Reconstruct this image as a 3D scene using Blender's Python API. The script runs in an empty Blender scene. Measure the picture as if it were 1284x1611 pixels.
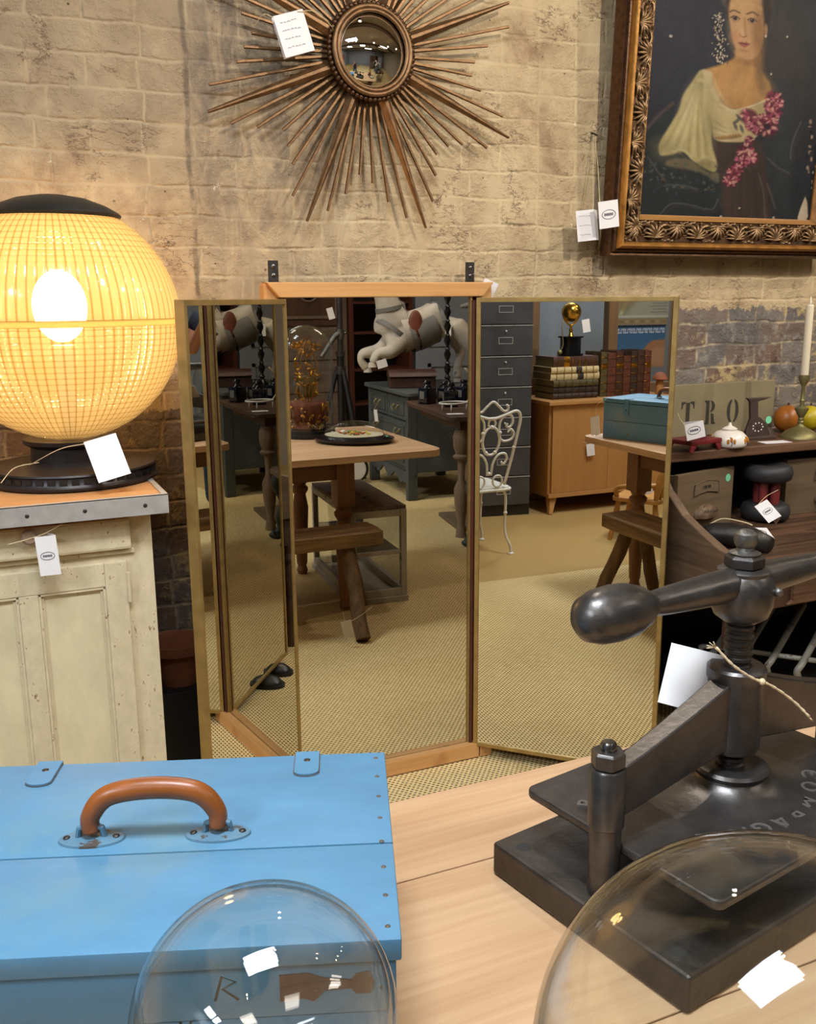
import bpy, bmesh, math, random
import numpy as np
from mathutils import Vector, Matrix, Euler, Quaternion, noise as mnoise
R = math.radians
PI = math.pi
rnd = random.Random(7)
scene = bpy.context.scene
COL = scene.collection

# ------------------------------------------------------------------ camera
CAM_H = 1.42
PITCH, YAW, ROLL = R(12.6), R(24.0), R(0.45)
fwd = Vector((math.sin(YAW) * math.cos(PITCH), math.cos(YAW) * math.cos(PITCH), -math.sin(PITCH)))
rgt = Vector((math.cos(YAW), -math.sin(YAW), 0))
upv = rgt.cross(fwd)
rgt, upv = rgt * math.cos(ROLL) - upv * math.sin(ROLL), upv * math.cos(ROLL) + rgt * math.sin(ROLL)
cd = bpy.data.cameras.new('camera')
cd.sensor_fit = 'HORIZONTAL'
cd.sensor_width = 36.0
cd.lens = 36.0 * 1500.0 / 1284.0
cd.clip_start = 0.02
cam = bpy.data.objects.new('camera', cd)
COL.objects.link(cam)
mw = Matrix.Identity(4)
for i in range(3):
    mw[i][0], mw[i][1], mw[i][2] = rgt[i], upv[i], -fwd[i]
mw[2][3] = CAM_H
cam.matrix_world = mw
scene.camera = cam

# ------------------------------------------------------------------ view, world, light
scene.view_settings.view_transform = 'Standard'
scene.view_settings.look = 'None'
scene.view_settings.gamma = 1.0
scene.view_settings.use_curve_mapping = False
scene.view_settings.exposure = 0.0
cy = scene.cycles
cy.max_bounces = 16
cy.glossy_bounces = 10
cy.transmission_bounces = 10
cy.transparent_max_bounces = 24
cy.diffuse_bounces = 4
cy.use_denoising = True
cy.sample_clamp_indirect = 6.0
cy.caustics_reflective = False
cy.caustics_refractive = False

wd = bpy.data.worlds.new('world')
scene.world = wd
wd.use_nodes = True
wd.node_tree.nodes['Background'].inputs[0].default_value = (0.9, 0.93, 1.0, 1)
wd.node_tree.nodes['Background'].inputs[1].default_value = 0.3


def light(name, kind, loc, power, color, size=0.1, size_y=None, target=None, angle=None, blend=0.6):
    d = bpy.data.lights.new(name, kind)
    d.energy = power
    d.color = color
    if kind == 'AREA':
        d.shape = 'RECTANGLE'
        d.size = size
        d.size_y = size_y or size
    else:
        d.shadow_soft_size = size
    if kind == 'SPOT':
        d.spot_size = angle
        d.spot_blend = blend
    o = bpy.data.objects.new(name, d)
    COL.objects.link(o)
    o.location = loc
    t = Vector(target) if target else Vector((loc[0], loc[1], loc[2] - 1))
    dirv = (t - Vector(loc))
    o.rotation_euler = dirv.to_track_quat('-Z', 'Y').to_euler()
    return o


COOL = (0.80, 0.90, 1.0)
WARM = (1.0, 0.74, 0.46)
NEUT = (1.0, 0.93, 0.84)
CEIL = 3.25
PANELS = [(0.05, 0.42, 0.9, 0.5, 72, COOL), (0.75, -1.3, 0.6, 0.6, 4, NEUT), (3.4, -0.7, 1.2, 0.6, 26, NEUT), (-1.1, -1.5, 0.6, 0.6, 8, NEUT), (1.6, -3.0, 1.2, 0.6, 24, COOL), (-2.55, -0.5, 0.5, 0.9, 150, COOL)]  # oak side, shop back and window panels are added fill light
SPOTS = [((3.15, 0.55, 3.0), (2.0, 2.6, 1.7), 84), ((1.75, 0.35, 3.0), (1.3, 2.6, 1.8), 108), ((0.45, 0.5, 3.0), (-0.6, 2.6, 1.2), 5),
         ((-0.6, -0.4, 3.0), (-1.8, 0.0, 1.0), 80), ((3.9, 1.3, 3.0), (2.4, 2.4, 0.9), 70), ((1.6, -0.9, 3.0), (2.9, -1.7, 1.0), 80), ((1.0, 2.05, 3.0), (0.85, 1.15, 0.3), 34)]
for k, (px, py, sx, sy, pw, c) in enumerate(PANELS):
    light('panel_lamp', 'AREA', (px, py, CEIL - 0.07), pw, c, sx * 0.95, sy * 0.95)
for k, (p, t, pw) in enumerate(SPOTS):
    q = Vector(p) + (Vector(t) - Vector(p)).normalized() * 0.075
    light('spot_lamp', 'SPOT', tuple(q), pw, NEUT, 0.03, target=t, angle=R(85), blend=0.8)


# ------------------------------------------------------------------ materials
def srgb(h):
    h = h.lstrip('#')
    out = []
    for i in (0, 2, 4):
        c = int(h[i:i + 2], 16) / 255.0
        out.append(c / 12.92 if c <= 0.04045 else ((c + 0.055) / 1.055) ** 2.4)
    return (out[0], out[1], out[2], 1.0)


class NT:
    """small node-tree writer"""
    def __init__(s, name):
        s.m = bpy.data.materials.new(name)
        s.m.use_nodes = True
        s.t = s.m.node_tree
        s.b = s.t.nodes['Principled BSDF']
        s.out = s.t.nodes['Material Output']

    def n(s, kind, **kw):
        nd = s.t.nodes.new('ShaderNode' + kind)
        for k, v in kw.items():
            if k in nd.inputs:
                s.put(nd.inputs[k], v)
            else:
                setattr(nd, k, v)
        return nd

    def put(s, sock, v):
        if isinstance(v, bpy.types.NodeSocket):
            s.t.links.new(v, sock)
        else:
            sock.default_value = v

    def pos(s, scale=(1, 1, 1), rot=(0, 0, 0), loc=(0, 0, 0)):
        tc = s.n('TexCoord')
        mp = s.n('Mapping')
        s.t.links.new(tc.outputs['Object'], mp.inputs[0])
        mp.inputs['Location'].default_value = loc
        mp.inputs['Rotation'].default_value = rot
        mp.inputs['Scale'].default_value = scale
        return mp.outputs[0]

    def noise(s, vec, scale=5, detail=4, rough=0.55, dist=0.0):
        nd = s.n('TexNoise')
        s.t.links.new(vec, nd.inputs['Vector'])
        nd.inputs['Scale'].default_value = scale
        nd.inputs['Detail'].default_value = detail
        nd.inputs['Roughness'].default_value = rough
        nd.inputs['Distortion'].default_value = dist
        return nd.outputs['Fac']

    def ramp(s, fac, stops):
        nd = s.n('ValToRGB')
        s.put(nd.inputs[0], fac)
        e = nd.color_ramp.elements
        while len(e) > 1:
            e.remove(e[-1])
        e[0].position = stops[0][0]
        e[0].color = stops[0][1]
        for p, c in stops[1:]:
            x = e.new(p)
            x.color = c
        return nd.outputs[0]

    def mix(s, fac, a, b, mode='MIX'):
        nd = s.n('MixRGB', blend_type=mode)
        s.put(nd.inputs[0], fac)
        s.put(nd.inputs[1], a)
        s.put(nd.inputs[2], b)
        return nd.outputs[0]

    def math(s, op, a, b=0.0, clamp=False):
        nd = s.n('Math', operation=op, use_clamp=clamp)
        s.put(nd.inputs[0], a)
        s.put(nd.inputs[1], b)
        return nd.outputs[0]

    def step(s, v, lo, hi):
        nd = s.n('MapRange', interpolation_type='SMOOTHSTEP')
        s.put(nd.inputs[0], v)
        nd.inputs[1].default_value = lo
        nd.inputs[2].default_value = hi
        return nd.outputs[0]

    def bump(s, h, strength=0.3, dist=0.01):
        nd = s.n('Bump')
        nd.inputs['Strength'].default_value = strength
        nd.inputs['Distance'].default_value = dist
        s.t.links.new(h, nd.inputs['Height'])
        s.t.links.new(nd.outputs[0], s.b.inputs['Normal'])

    def base(s, c, rough=0.5, metal=0.0, spec=0.5):
        s.put(s.b.inputs['Base Color'], c)
        s.put(s.b.inputs['Roughness'], rough)
        s.put(s.b.inputs['Metallic'], metal)
        s.put(s.b.inputs['Specular IOR Level'], spec)
        return s.m


def plain(name, c, rough=0.5, metal=0.0, var=0.15, scale=12, bump=0.0, spec=0.5):
    """one colour, broken by noise"""
    t = NT(name)
    c = srgb(c)
    p = t.pos()
    f = t.noise(p, scale, 5)
    d = tuple(x * (1 - var) for x in c[:3]) + (1,)
    l = tuple(min(1, x * (1 + var)) for x in c[:3]) + (1,)
    col = t.ramp(f, [(0.3, d), (0.7, l)])
    if bump:
        t.bump(t.noise(p, scale * 3, 4), bump, 0.004)
    r = t.math('ADD', t.math('MULTIPLY', f, 0.2), max(0.0, rough - 0.1))
    return t.base(col, r, metal, spec)


def wood(name, light_c, dark_c, axis='X', scale=1.0, rough=0.5, grain=0.25, contrast=1.0, spots=None, spec=0.4):
    t = NT(name)
    st = {'X': (1.2, 16, 16), 'Y': (16, 1.2, 16), 'Z': (16, 16, 1.2)}[axis]
    p = t.pos(tuple(v * scale for v in st))
    big = t.noise(p, 1.0, 5, 0.6, 0.6)
    fine = t.noise(t.pos(tuple(v * scale * (4 if v > 2 else 1.5) for v in st)), 1.5, 3, 0.6)
    f = t.math('ADD', t.math('MULTIPLY', big, 0.7), t.math('MULTIPLY', fine, 0.3))
    w = 0.22 / contrast
    col = t.ramp(f, [(0.5 - w, srgb(dark_c)), (0.5 + w, srgb(light_c))])
    if spots:
        sp = t.step(t.noise(t.pos(), 9 * scale, 3), 0.6, 0.75)
        col = t.mix(sp, col, srgb(spots))
    t.bump(f, grain, 0.003)
    return t.base(col, rough, 0, spec)


def worn(name, paint_c, under_c, amount=0.42, scale=14, rough=0.6, stretch=(1, 1, 1), tint=None, bump=0.25):
    """old paint, chipped through to what is under it"""
    t = NT(name)
    p = t.pos(stretch)
    n1 = t.noise(p, scale, 8, 0.7)
    n2 = t.noise(p, scale * 0.25, 3)
    chip = t.step(t.math('ADD', t.math('MULTIPLY', n1, 0.75), t.math('MULTIPLY', n2, 0.25)), 1 - amount, 1 - amount + 0.03)
    c = srgb(paint_c)
    col = t.ramp(t.noise(p, scale * 0.5, 6, 0.65), [(0.3, tuple(x * 0.78 for x in c[:3]) + (1,)), (0.7, c)])
    if tint:
        col = t.mix(t.step(t.noise(t.pos(loc=(3, 1, 2)), 4.5, 5, 0.7), 0.52, 0.72), col, srgb(tint))
    col = t.mix(chip, col, srgb(under_c))
    t.bump(t.math('SUBTRACT', t.math('MULTIPLY', t.noise(p, scale * 2, 4), 0.3), chip), bump, 0.002)
    return t.base(col, rough)


def emit(name, c, strength):
    t = NT(name)
    t.base(srgb(c), 0.5)
    t.b.inputs['Emission Color'].default_value = srgb(c)
    t.b.inputs['Emission Strength'].default_value = strength
    return t.m


def thin_glass(name, tint='#fdfefd', gloss=1.0, rough=0.0, edge='#d3d7d4'):
    t = NT(name)
    lw = t.n('LayerWeight')
    lw.inputs['Blend'].default_value = 0.5
    fres = t.math('ADD', t.math('MULTIPLY', t.math('POWER', lw.outputs['Facing'], 5.0), 0.9), 0.045)
    tr = t.n('BsdfTransparent')
    t.put(tr.inputs[0], t.ramp(lw.outputs['Facing'], [(0.75, srgb(tint)), (1.0, srgb(edge))]))
    gl = t.n('BsdfGlossy')
    gl.inputs['Roughness'].default_value = rough
    mx = t.n('MixShader')
    t.put(mx.inputs[0], t.math('MULTIPLY', fres, gloss, True))
    t.t.links.new(tr.outputs[0], mx.inputs[1])
    t.t.links.new(gl.outputs[0], mx.inputs[2])
    t.t.links.new(mx.outputs[0], t.out.inputs[0])
    return t.m


def attr_mat(name, rough=0.5, spec=0.4, bump=0.0):
    t = NT(name)
    a = t.n('VertexColor', layer_name='paint')
    if bump:
        t.bump(t.noise(t.pos(), 60, 5), bump, 0.002)
    return t.base(a.outputs[0], rough, 0, spec)


M = {}
M['paper'] = plain('paper', '#e9e4e2', 0.7, var=0.03, scale=8)
M['paper_back'] = plain('paper_back', '#e0cdbb', 0.7, var=0.03, scale=8)
M['ink'] = plain('ink', '#4a4654', 0.7, var=0.05)
M['ink_dark'] = plain('ink_dark', '#262422', 0.7, var=0.05)
M['string'] = plain('string', '#ddc79e', 0.9, var=0.2, scale=200, bump=0.4)
M['string_white'] = plain('string_white', '#d9d2c6', 0.9, var=0.15, scale=200)
M['pine'] = wood('pine', '#dcb78f', '#b2875f', 'X', 0.9, 0.5, 0.25, 0.95, spec=0.3)
M['pine_z'] = wood('pine_z', '#9c6f4a', '#6f4a30', 'Z', 1.2, 0.55)
M['pine_apron'] = wood('pine_apron', '#8f6340', '#5d3d26', 'X', 1.2, 0.55)
M['beam'] = wood('beam_wood', '#d9a66a', '#b07c45', 'X', 1.0, 0.5, 0.15, 0.9, spots='#b07c48')
M['darkwood'] = wood('dark_wood', '#5a3b28', '#2e1d14', 'Z', 1.0, 0.5)
M['darkwood_x'] = wood('dark_wood_x', '#5e4131', '#2a1b13', 'X', 1.2, 0.5, 0.5)
M['redwood'] = wood('red_wood', '#5c2f22', '#38190f', 'Z', 1.0, 0.45)
M['bench_top'] = wood('bench_top', '#7a583f', '#2c1b11', 'X', 0.9, 0.55, 0.8, 1.5, spots='#46301f')
M['bench_side'] = wood('bench_side', '#7d634b', '#4b3929', 'Y', 1.2, 0.6, 0.6)
M['greywood'] = wood('grey_wood', '#7c6852', '#57472f', 'X', 1.0, 0.65, 0.3, 0.7)
M['log'] = wood('log_wood', '#a37f54', '#4f3822', 'X', 1.5, 0.7, 0.8, 1.2)
M['log_z'] = wood('log_wood_z', '#84633b', '#44311c', 'Z', 1.5, 0.7, 0.8, 1.2)
M['oak'] = wood('oak', '#c08c52', '#a5733e', 'Z', 1.0, 0.45, 0.1, 0.6)
M['oak_y'] = wood('oak_y', '#c8955c', '#a87743', 'Y', 1.0, 0.45, 0.1, 0.6)
M['oldwood'] = wood('old_wood', '#7d6855', '#4a3c31', 'Z', 1.0, 0.65, 0.4)
M['oldwood_x'] = wood('old_wood_x', '#776251', '#483a2f', 'X', 1.0, 0.65, 0.4)
M['windowwood'] = wood('window_wood', '#8d6d4c', '#5d4430', 'Z', 1.0, 0.55, 0.3)
M['brass'] = plain('brass', '#ab8f58', 0.42, 0.7, 0.15, 30)
M['brass_bright'] = plain('brass_bright', '#d8ae4c', 0.2, 1.0, 0.15, 30)
M['brass_old'] = plain('brass_old', '#8a8055', 0.5, 0.7, 0.25, 20)
M['bronze'] = plain('bronze_gilt', '#7a5c3e', 0.42, 0.7, 0.3, 40, 0.2)
M['bronze_dark'] = plain('bronze_dark', '#5a412d', 0.4, 0.8, 0.35, 60, 0.3)
M['iron'] = plain('iron', '#5a5653', 0.35, 0.8, 0.22, 35, 0.12)
M['iron_dark'] = plain('iron_dark', '#403c39', 0.42, 0.7, 0.25, 40, 0.2)
M['iron_base'] = plain('iron_base', '#4c4641', 0.42, 0.72, 0.25, 30, 0.25)
M['steel'] = plain('steel', '#7b7a78', 0.25, 1.0, 0.15, 40)
M['steel_dull'] = plain('steel_dull', '#6f6c66', 0.4, 0.8, 0.3, 60, 0.3)
M['alu'] = plain('aluminium', '#b9b5b0', 0.45, 0.45, 0.1, 50)
M['chrome'] = plain('chrome', '#c4c3c0', 0.3, 0.35, 0.08, 30)
M['letter'] = plain('pale_letter_metal', '#8d8883', 0.35, 0.7, 0.15, 60)  # lighter than the iron so the raised letters show
M['black'] = plain('black', '#171615', 0.45, 0.0, 0.2)
M['black_gloss'] = plain('black_gloss', '#101114', 0.15, 0.0, 0.1)
M['lamp_base'] = plain('lamp_base', '#2b2422', 0.4, 0.3, 0.2, 20, 0.1)
M['filing'] = plain('filing_steel', '#545559', 0.4, 0.5, 0.18, 6, 0.05)
M['filing_dark'] = plain('filing_dark', '#34302d', 0.5, 0.5, 0.2, 6)
M['cream'] = worn('cream_paint', '#d3c4a2', '#84684c', 0.40, 95, 0.6, (1, 1, 0.6), '#cdbb92')
M['cream_plain'] = worn('cream_paint_smooth', '#d9cca6', '#8a6c4a', 0.33, 30, 0.6, (1, 1, 0.5), '#c7b68f', 0.15)
M['blue'] = worn('blue_paint', '#5486a6', '#80705c', 0.335, 34, 0.5, (0.35, 1, 1), '#5d8496')
M['chair_white'] = worn('white_iron', '#e4dfd2', '#8a7560', 0.3, 60, 0.5)
M['greygreen'] = worn('blue_grey_paint', '#505453', '#343432', 0.40, 18, 0.6, (1, 1, 0.4), '#5c605f')
M['vit_white'] = worn('white_paint_worn', '#b9b0a4', '#6c5a4a', 0.40, 25, 0.7)
M['glass'] = thin_glass('dome_glass')
M['glass_flat'] = thin_glass('pane_glass', '#f2f3f2', 0.8)
M['bottle'] = plain('bottle_glass', '#0c1020', 0.08, 0.0, 0.2, spec=0.8)
M['velvet'] = plain('velvet', '#6d3417', 0.9, 0, 0.3, 60, 0.4)
M['red'] = plain('red_enamel', '#6e2026', 0.35, 0, 0.15)
M['red_spindle'] = plain('red_spindle', '#7c2b28', 0.5, 0, 0.15)
M['rubber'] = plain('rubber_black', '#2c2a2a', 0.55, 0, 0.2, 20, 0.2)
M['porcelain'] = plain('porcelain', '#e6ddd0', 0.25, 0, 0.05)
M['ochre'] = plain('ochre_glaze', '#b8792a', 0.3, 0, 0.1)
M['orange'] = plain('orange_glaze', '#a5611f', 0.4, 0, 0.2)
M['yellow'] = plain('yellow_glaze', '#c9b21c', 0.4, 0, 0.12)
M['candle'] = plain('candle_wax', '#ecdcbc', 0.5, 0, 0.04, 4)
M['green_dot'] = plain('green_sticker', '#7fd8a8', 0.6, 0, 0.05)
M['terracotta'] = plain('terracotta', '#8a4f30', 0.8, 0, 0.25, 12, 0.2)
M['leather'] = plain('tan_leather', '#8d4d1e', 0.34, 0, 0.25, 20, 0.1)
M['trunk'] = plain('trunk_leather', '#4b2f28', 0.45, 0, 0.35, 10, 0.2)
M['horse'] = worn('horse_paint', '#cdc2b2', '#6f6355', 0.39, 16, 0.6, (1, 1, 1), '#b5a590')
M['strap'] = plain('grey_strap', '#77746f', 0.7, 0, 0.15)
M['saddle'] = plain('brown_saddle', '#7a4430', 0.5, 0, 0.2)
M['skin'] = plain('skin', '#c98f74', 0.5, 0, 0.06, 8)
M['denim'] = plain('denim', '#2f4f78', 0.85, 0, 0.25, 60, 0.3)
M['shirt'] = plain('navy_shirt', '#23283a', 0.85, 0, 0.15, 40, 0.2)
M['hair'] = plain('hair', '#3a2a1e', 0.6, 0, 0.3, 80, 0.5)
M['shoe'] = plain('shoe_leather', '#1c1a1b', 0.35, 0, 0.2)
M['enamel_white'] = plain('white_enamel', '#d2cfc8', 0.3, 0, 0.05)
M['gilt'] = plain('gilt_leaf', '#c28a34', 0.3, 1.0, 0.25, 60)
M['tanwood'] = plain('tan_turned_wood', '#b5813f', 0.45, 0, 0.25, 14)
M['stencil'] = plain('stencil_ink', '#39352b', 0.7, 0, 0.2, 40)
M['board'] = plain('khaki_board', '#877b5c', 0.7, 0, 0.12, 9, 0.1)
M['wallpaint'] = plain('plaster', '#a89c8c', 0.85, 0, 0.08, 2)
M['wallgrey'] = plain('grey_panelling', '#868a92', 0.8, 0, 0.08, 3)
M['ceiling'] = plain('ceiling_paint', '#b9b0a6', 0.9, 0, 0.06, 2)


# ------------------------------------------------------------------ mesh helpers
class MB:
    def __init__(s):
        s.bm = bmesh.new()
        s.m = Matrix.Identity(4)

    def at(s, loc=(0, 0, 0), rot=(0, 0, 0)):
        s.m = Matrix.Translation(loc) @ Euler(rot).to_matrix().to_4x4()
        return s

    def v(s, p):
        return s.bm.verts.new(s.m @ Vector(p))

    def f(s, vs):
        try:
            return s.bm.faces.new(vs)
        except ValueError:
            return None

    def box(s, x0, x1, y0, y1, z0, z1, bev=0.0):
        b = bmesh.new()
        r = bmesh.ops.create_cube(b, size=1.0)
        for q in r['verts']:
            q.co = Vector(((q.co.x + .5) * (x1 - x0) + x0, (q.co.y + .5) * (y1 - y0) + y0, (q.co.z + .5) * (z1 - z0) + z0))
        if bev:
            bmesh.ops.bevel(b, geom=b.edges[:], offset=bev, segments=2, affect='EDGES', profile=0.6)
        s.merge(b)
        return s

    def merge(s, b, m=None):
        m = s.m @ m if m is not None else s.m
        mp = {q: s.bm.verts.new(m @ q.co) for q in b.verts}
        for fa in b.faces:
            s.f([mp[q] for q in fa.verts])
        b.free()
        return s

    def lathe(s, prof, c=(0, 0, 0), seg=32, axis='Z', cap=True, sx=1.0, sy=1.0):
        rings = []
        for r, h in prof:
            ring = []
            for k in range(seg):
                a = 2 * PI * k / seg
                x, y = r * math.cos(a) * sx, r * math.sin(a) * sy
                p = {'Z': (x, y, h), 'X': (h, x, y), 'Y': (x, h, y)}[axis]
                ring.append(s.v((p[0] + c[0], p[1] + c[1], p[2] + c[2])))
            rings.append(ring)
        for a, b in zip(rings, rings[1:]):
            for k in range(seg):
                s.f([a[k], a[(k + 1) % seg], b[(k + 1) % seg], b[k]])
        if cap:
            for ring, rv in ((rings[0], True), (rings[-1], False)):
                s.f(list(reversed(ring)) if rv else ring)
        return s

    def tube(s, pts, r, seg=8, closed=False, cap=True):
        pts = [Vector(p) for p in pts]
        n = len(pts)
        rs = r if isinstance(r, (list, tuple)) else [r] * n
        rings = []
        prev = None
        for i, p in enumerate(pts):
            if closed:
                t = pts[(i + 1) % n] - pts[i - 1]
            else:
                t = pts[min(i + 1, n - 1)] - pts[max(i - 1, 0)]
            t = t.normalized() if t.length > 1e-9 else Vector((0, 0, 1))
            if prev is None:
                u = t.orthogonal().normalized()
            else:
                u = prev - t * prev.dot(t)
                u = u.normalized() if u.length > 1e-6 else t.orthogonal().normalized()
            prev = u
            w = t.cross(u)
            rings.append([s.v(p + (u * math.cos(2 * PI * k / seg) + w * math.sin(2 * PI * k / seg)) * rs[i]) for k in range(seg)])
        pairs = list(zip(rings, rings[1:]))
        if closed:
            pairs.append((rings[-1], rings[0]))
        for a, b in pairs:
            for k in range(seg):
                s.f([a[k], a[(k + 1) % seg], b[(k + 1) % seg], b[k]])
        if cap and not closed:
            s.f(list(reversed(rings[0])))
            s.f(rings[-1])
        return s

    def prism(s, poly, h, axis='Z', off=0.0):
        """extrude a 2-D polygon: axis Z -> (x,y), Y -> (x,z), X -> (y,z)"""
        def P(a, b, t):
            return {'Z': (a, b, t), 'Y': (a, t, b), 'X': (t, a, b)}[axis]
        lo = [s.v(P(a, b, off)) for a, b in poly]
        hi = [s.v(P(a, b, off + h)) for a, b in poly]
        n = len(poly)
        for k in range(n):
            s.f([lo[k], lo[(k + 1) % n], hi[(k + 1) % n], hi[k]])
        s.f(list(reversed(lo)))
        s.f(hi)
        return s

    def ball(s, c, r, sx=1, sy=1, sz=1, seg=20, rings=12):
        b = bmesh.new()
        bmesh.ops.create_uvsphere(b, u_segments=seg, v_segments=rings, radius=r)
        for q in b.verts:
            q.co = Vector((q.co.x * sx + c[0], q.co.y * sy + c[1], q.co.z * sz + c[2]))
        return s.merge(b)

    def quad(s, a, b, c, d, th=0.0):
        a, b, c, d = [Vector(q) for q in (a, b, c, d)]
        if not th:
            s.f([s.v(q) for q in (a, b, c, d)])
            return s
        n = (b - a).cross(d - a).normalized() * th
        t = [s.v(q) for q in (a, b, c, d)]
        u = [s.v(q - n) for q in (a, b, c, d)]
        s.f(t)
        s.f(list(reversed(u)))
        for k in range(4):
            s.f([t[k], u[k], u[(k + 1) % 4], t[(k + 1) % 4]])
        return s

    def build(s, name, mat, parent=None, smooth=38, bevel=0.0, world=False, mods=None):
        bmesh.ops.recalc_face_normals(s.bm, faces=s.bm.faces[:])
        me = bpy.data.meshes.new(name)
        s.bm.to_mesh(me)
        s.bm.free()
        o = bpy.data.objects.new(name, me)
        COL.objects.link(o)
        me.materials.append(mat)
        if world and parent is not None:
            r = parent
            off = Vector(r.location)
            while r.parent is not None:
                r = r.parent
                off += Vector(r.location)
            me.transform(Matrix.Translation(-off))
        if parent is not None:
            o.parent = parent
        if bevel:
            b = o.modifiers.new('bevel', 'BEVEL')
            b.width = bevel
            b.segments = 2
            b.limit_method = 'ANGLE'
            b.angle_limit = R(40)
        if smooth:
            for p in me.polygons:
                p.use_smooth = True
            if smooth < 180:
                try:
                    me.set_sharp_from_angle(angle=R(smooth))
                except Exception:
                    pass
        return o


def thing(name, label, cat, loc=(0, 0, 0), rotz=0.0, group=None):
    o = bpy.data.objects.new(name, None)
    o.empty_display_size = 0.05
    COL.objects.link(o)
    o.location = loc
    o.rotation_euler = (0, 0, rotz)
    return tag(o, label, cat, group)


def tag(o, label, cat, group=None):
    o['label'] = label
    o['category'] = cat
    if group:
        o['group'] = group
    return o


def struct(o):
    o['kind'] = 'structure'
    return o


def copy_tree(o, parent=None):
    c = o.copy()
    COL.objects.link(c)
    if parent is not None:
        c.parent = parent
    for ch in list(o.children):
        copy_tree(ch, c)
    return c


def text_bm(body, size, depth=0.001, align='CENTER', bold=0.0):
    cu = bpy.data.curves.new('text', 'FONT')
    cu.body = body
    cu.size = size
    cu.extrude = depth
    cu.offset = bold
    cu.align_x = align
    cu.align_y = 'CENTER'
    cu.resolution_u = 3
    o = bpy.data.objects.new('text', cu)
    COL.objects.link(o)
    dg = bpy.context.evaluated_depsgraph_get()
    me = o.evaluated_get(dg).to_mesh()
    b = bmesh.new()
    b.from_mesh(me)
    o.evaluated_get(dg).to_mesh_clear()
    bpy.data.objects.remove(o)
    bpy.data.curves.remove(cu)
    return b


def spline(pts, n=8):
    """Catmull-Rom through pts"""
    P = [Vector(p) for p in pts]
    P = [P[0] * 2 - P[1]] + P + [P[-1] * 2 - P[-2]]
    out = []
    for i in range(1, len(P) - 2):
        for k in range(n):
            t = k / n
            a, b, c, d = P[i - 1], P[i], P[i + 1], P[i + 2]
            out.append(0.5 * ((2 * b) + (c - a) * t + (2 * a - 5 * b + 4 * c - d) * t * t + (3 * b - a - 3 * c + d) * t ** 3))
    out.append(P[-2])
    return out


def frame_axes(right, down):
    r = Vector(right).normalized()
    d = Vector(down)
    d = (d - r * d.dot(r)).normalized()
    n = d.cross(r)
    return r, d, n


def price_tag(label, corner, right, down, w, h, strings=(), fold=None, fold_side='L', logo=True, lines=0, group='paper price tags', logo_at=(0.5, 0.5), th=0.0009):
    """a card (optionally folded) hanging from a string; corner is its top left"""
    r, d, n = frame_axes(right, down)
    c = Vector(corner)
    root = thing('price_tag', label, 'price tag', tuple(c), 0, group)
    mb = MB()
    mb.quad((0, 0, 0), d * h, d * h + r * w, r * w, th)
    mb.build('card', M['paper'], root, smooth=0)
    if fold is not None:
        ang = R(fold)
        side = r * math.cos(ang) - n * math.sin(ang)
        b = MB()
        if fold_side == 'L':
            b.quad(-n * 0.0012, d * h - n * 0.0012, d * h + side * w - n * 0.0012, side * w - n * 0.0012, th)
        else:
            e = r * w - n * 0.0012
            side = -r * math.cos(ang) - n * math.sin(ang)
            b.quad(e + side * w, e + side * w + d * h, e + d * h, e, th)
        b.build('back_leaf', M['paper'], root, smooth=0)
    up = n * 0.0006
    if logo:
        k = MB()
        cc = r * (w * logo_at[0]) + d * (h * logo_at[1]) + up
        a, b2 = w * 0.34, w * 0.2
        k.tube([cc + r * (a * math.cos(t)) + d * (b2 * math.sin(t)) for t in [2 * PI * i / 28 for i in range(28)]], w * 0.012, 5, closed=True)
        for q in range(7):
            x0 = -a * 0.66 + q * a * 0.19
            hh = b2 * (0.26 if q % 2 else 0.32)
            p = cc + r * x0
            k.quad(p - d * hh, p + d * hh, p + d * hh + r * a * 0.14, p - d * hh + r * a * 0.14)
        k.build('logo', M['ink'], root, smooth=0)
    if lines:
        k = MB()
        for q in range(lines):
            y = h * (0.2 + 0.6 * q / max(1, lines - 1)) if lines > 1 else h * 0.5
            x = w * 0.16
            while x < w * 0.72:
                L = w * rnd.uniform(0.05, 0.12)
                p = r * x + d * (y + rnd.uniform(-0.01, 0.01) * h) + up
                k.tube([p, p + r * L * 0.5 - d * h * 0.02, p + r * L], w * 0.007, 4)
                x += L + w * rnd.uniform(0.02, 0.05)
        k.build('handwriting', M['ink'], root, smooth=0)
    for i, st in enumerate(strings):
        sb = MB()
        sb.tube([Vector(q) - c for q in spline(st, 6)], 0.0009, 6)
        sb.build('string', M['string'], root, smooth=180)
    return root


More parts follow.
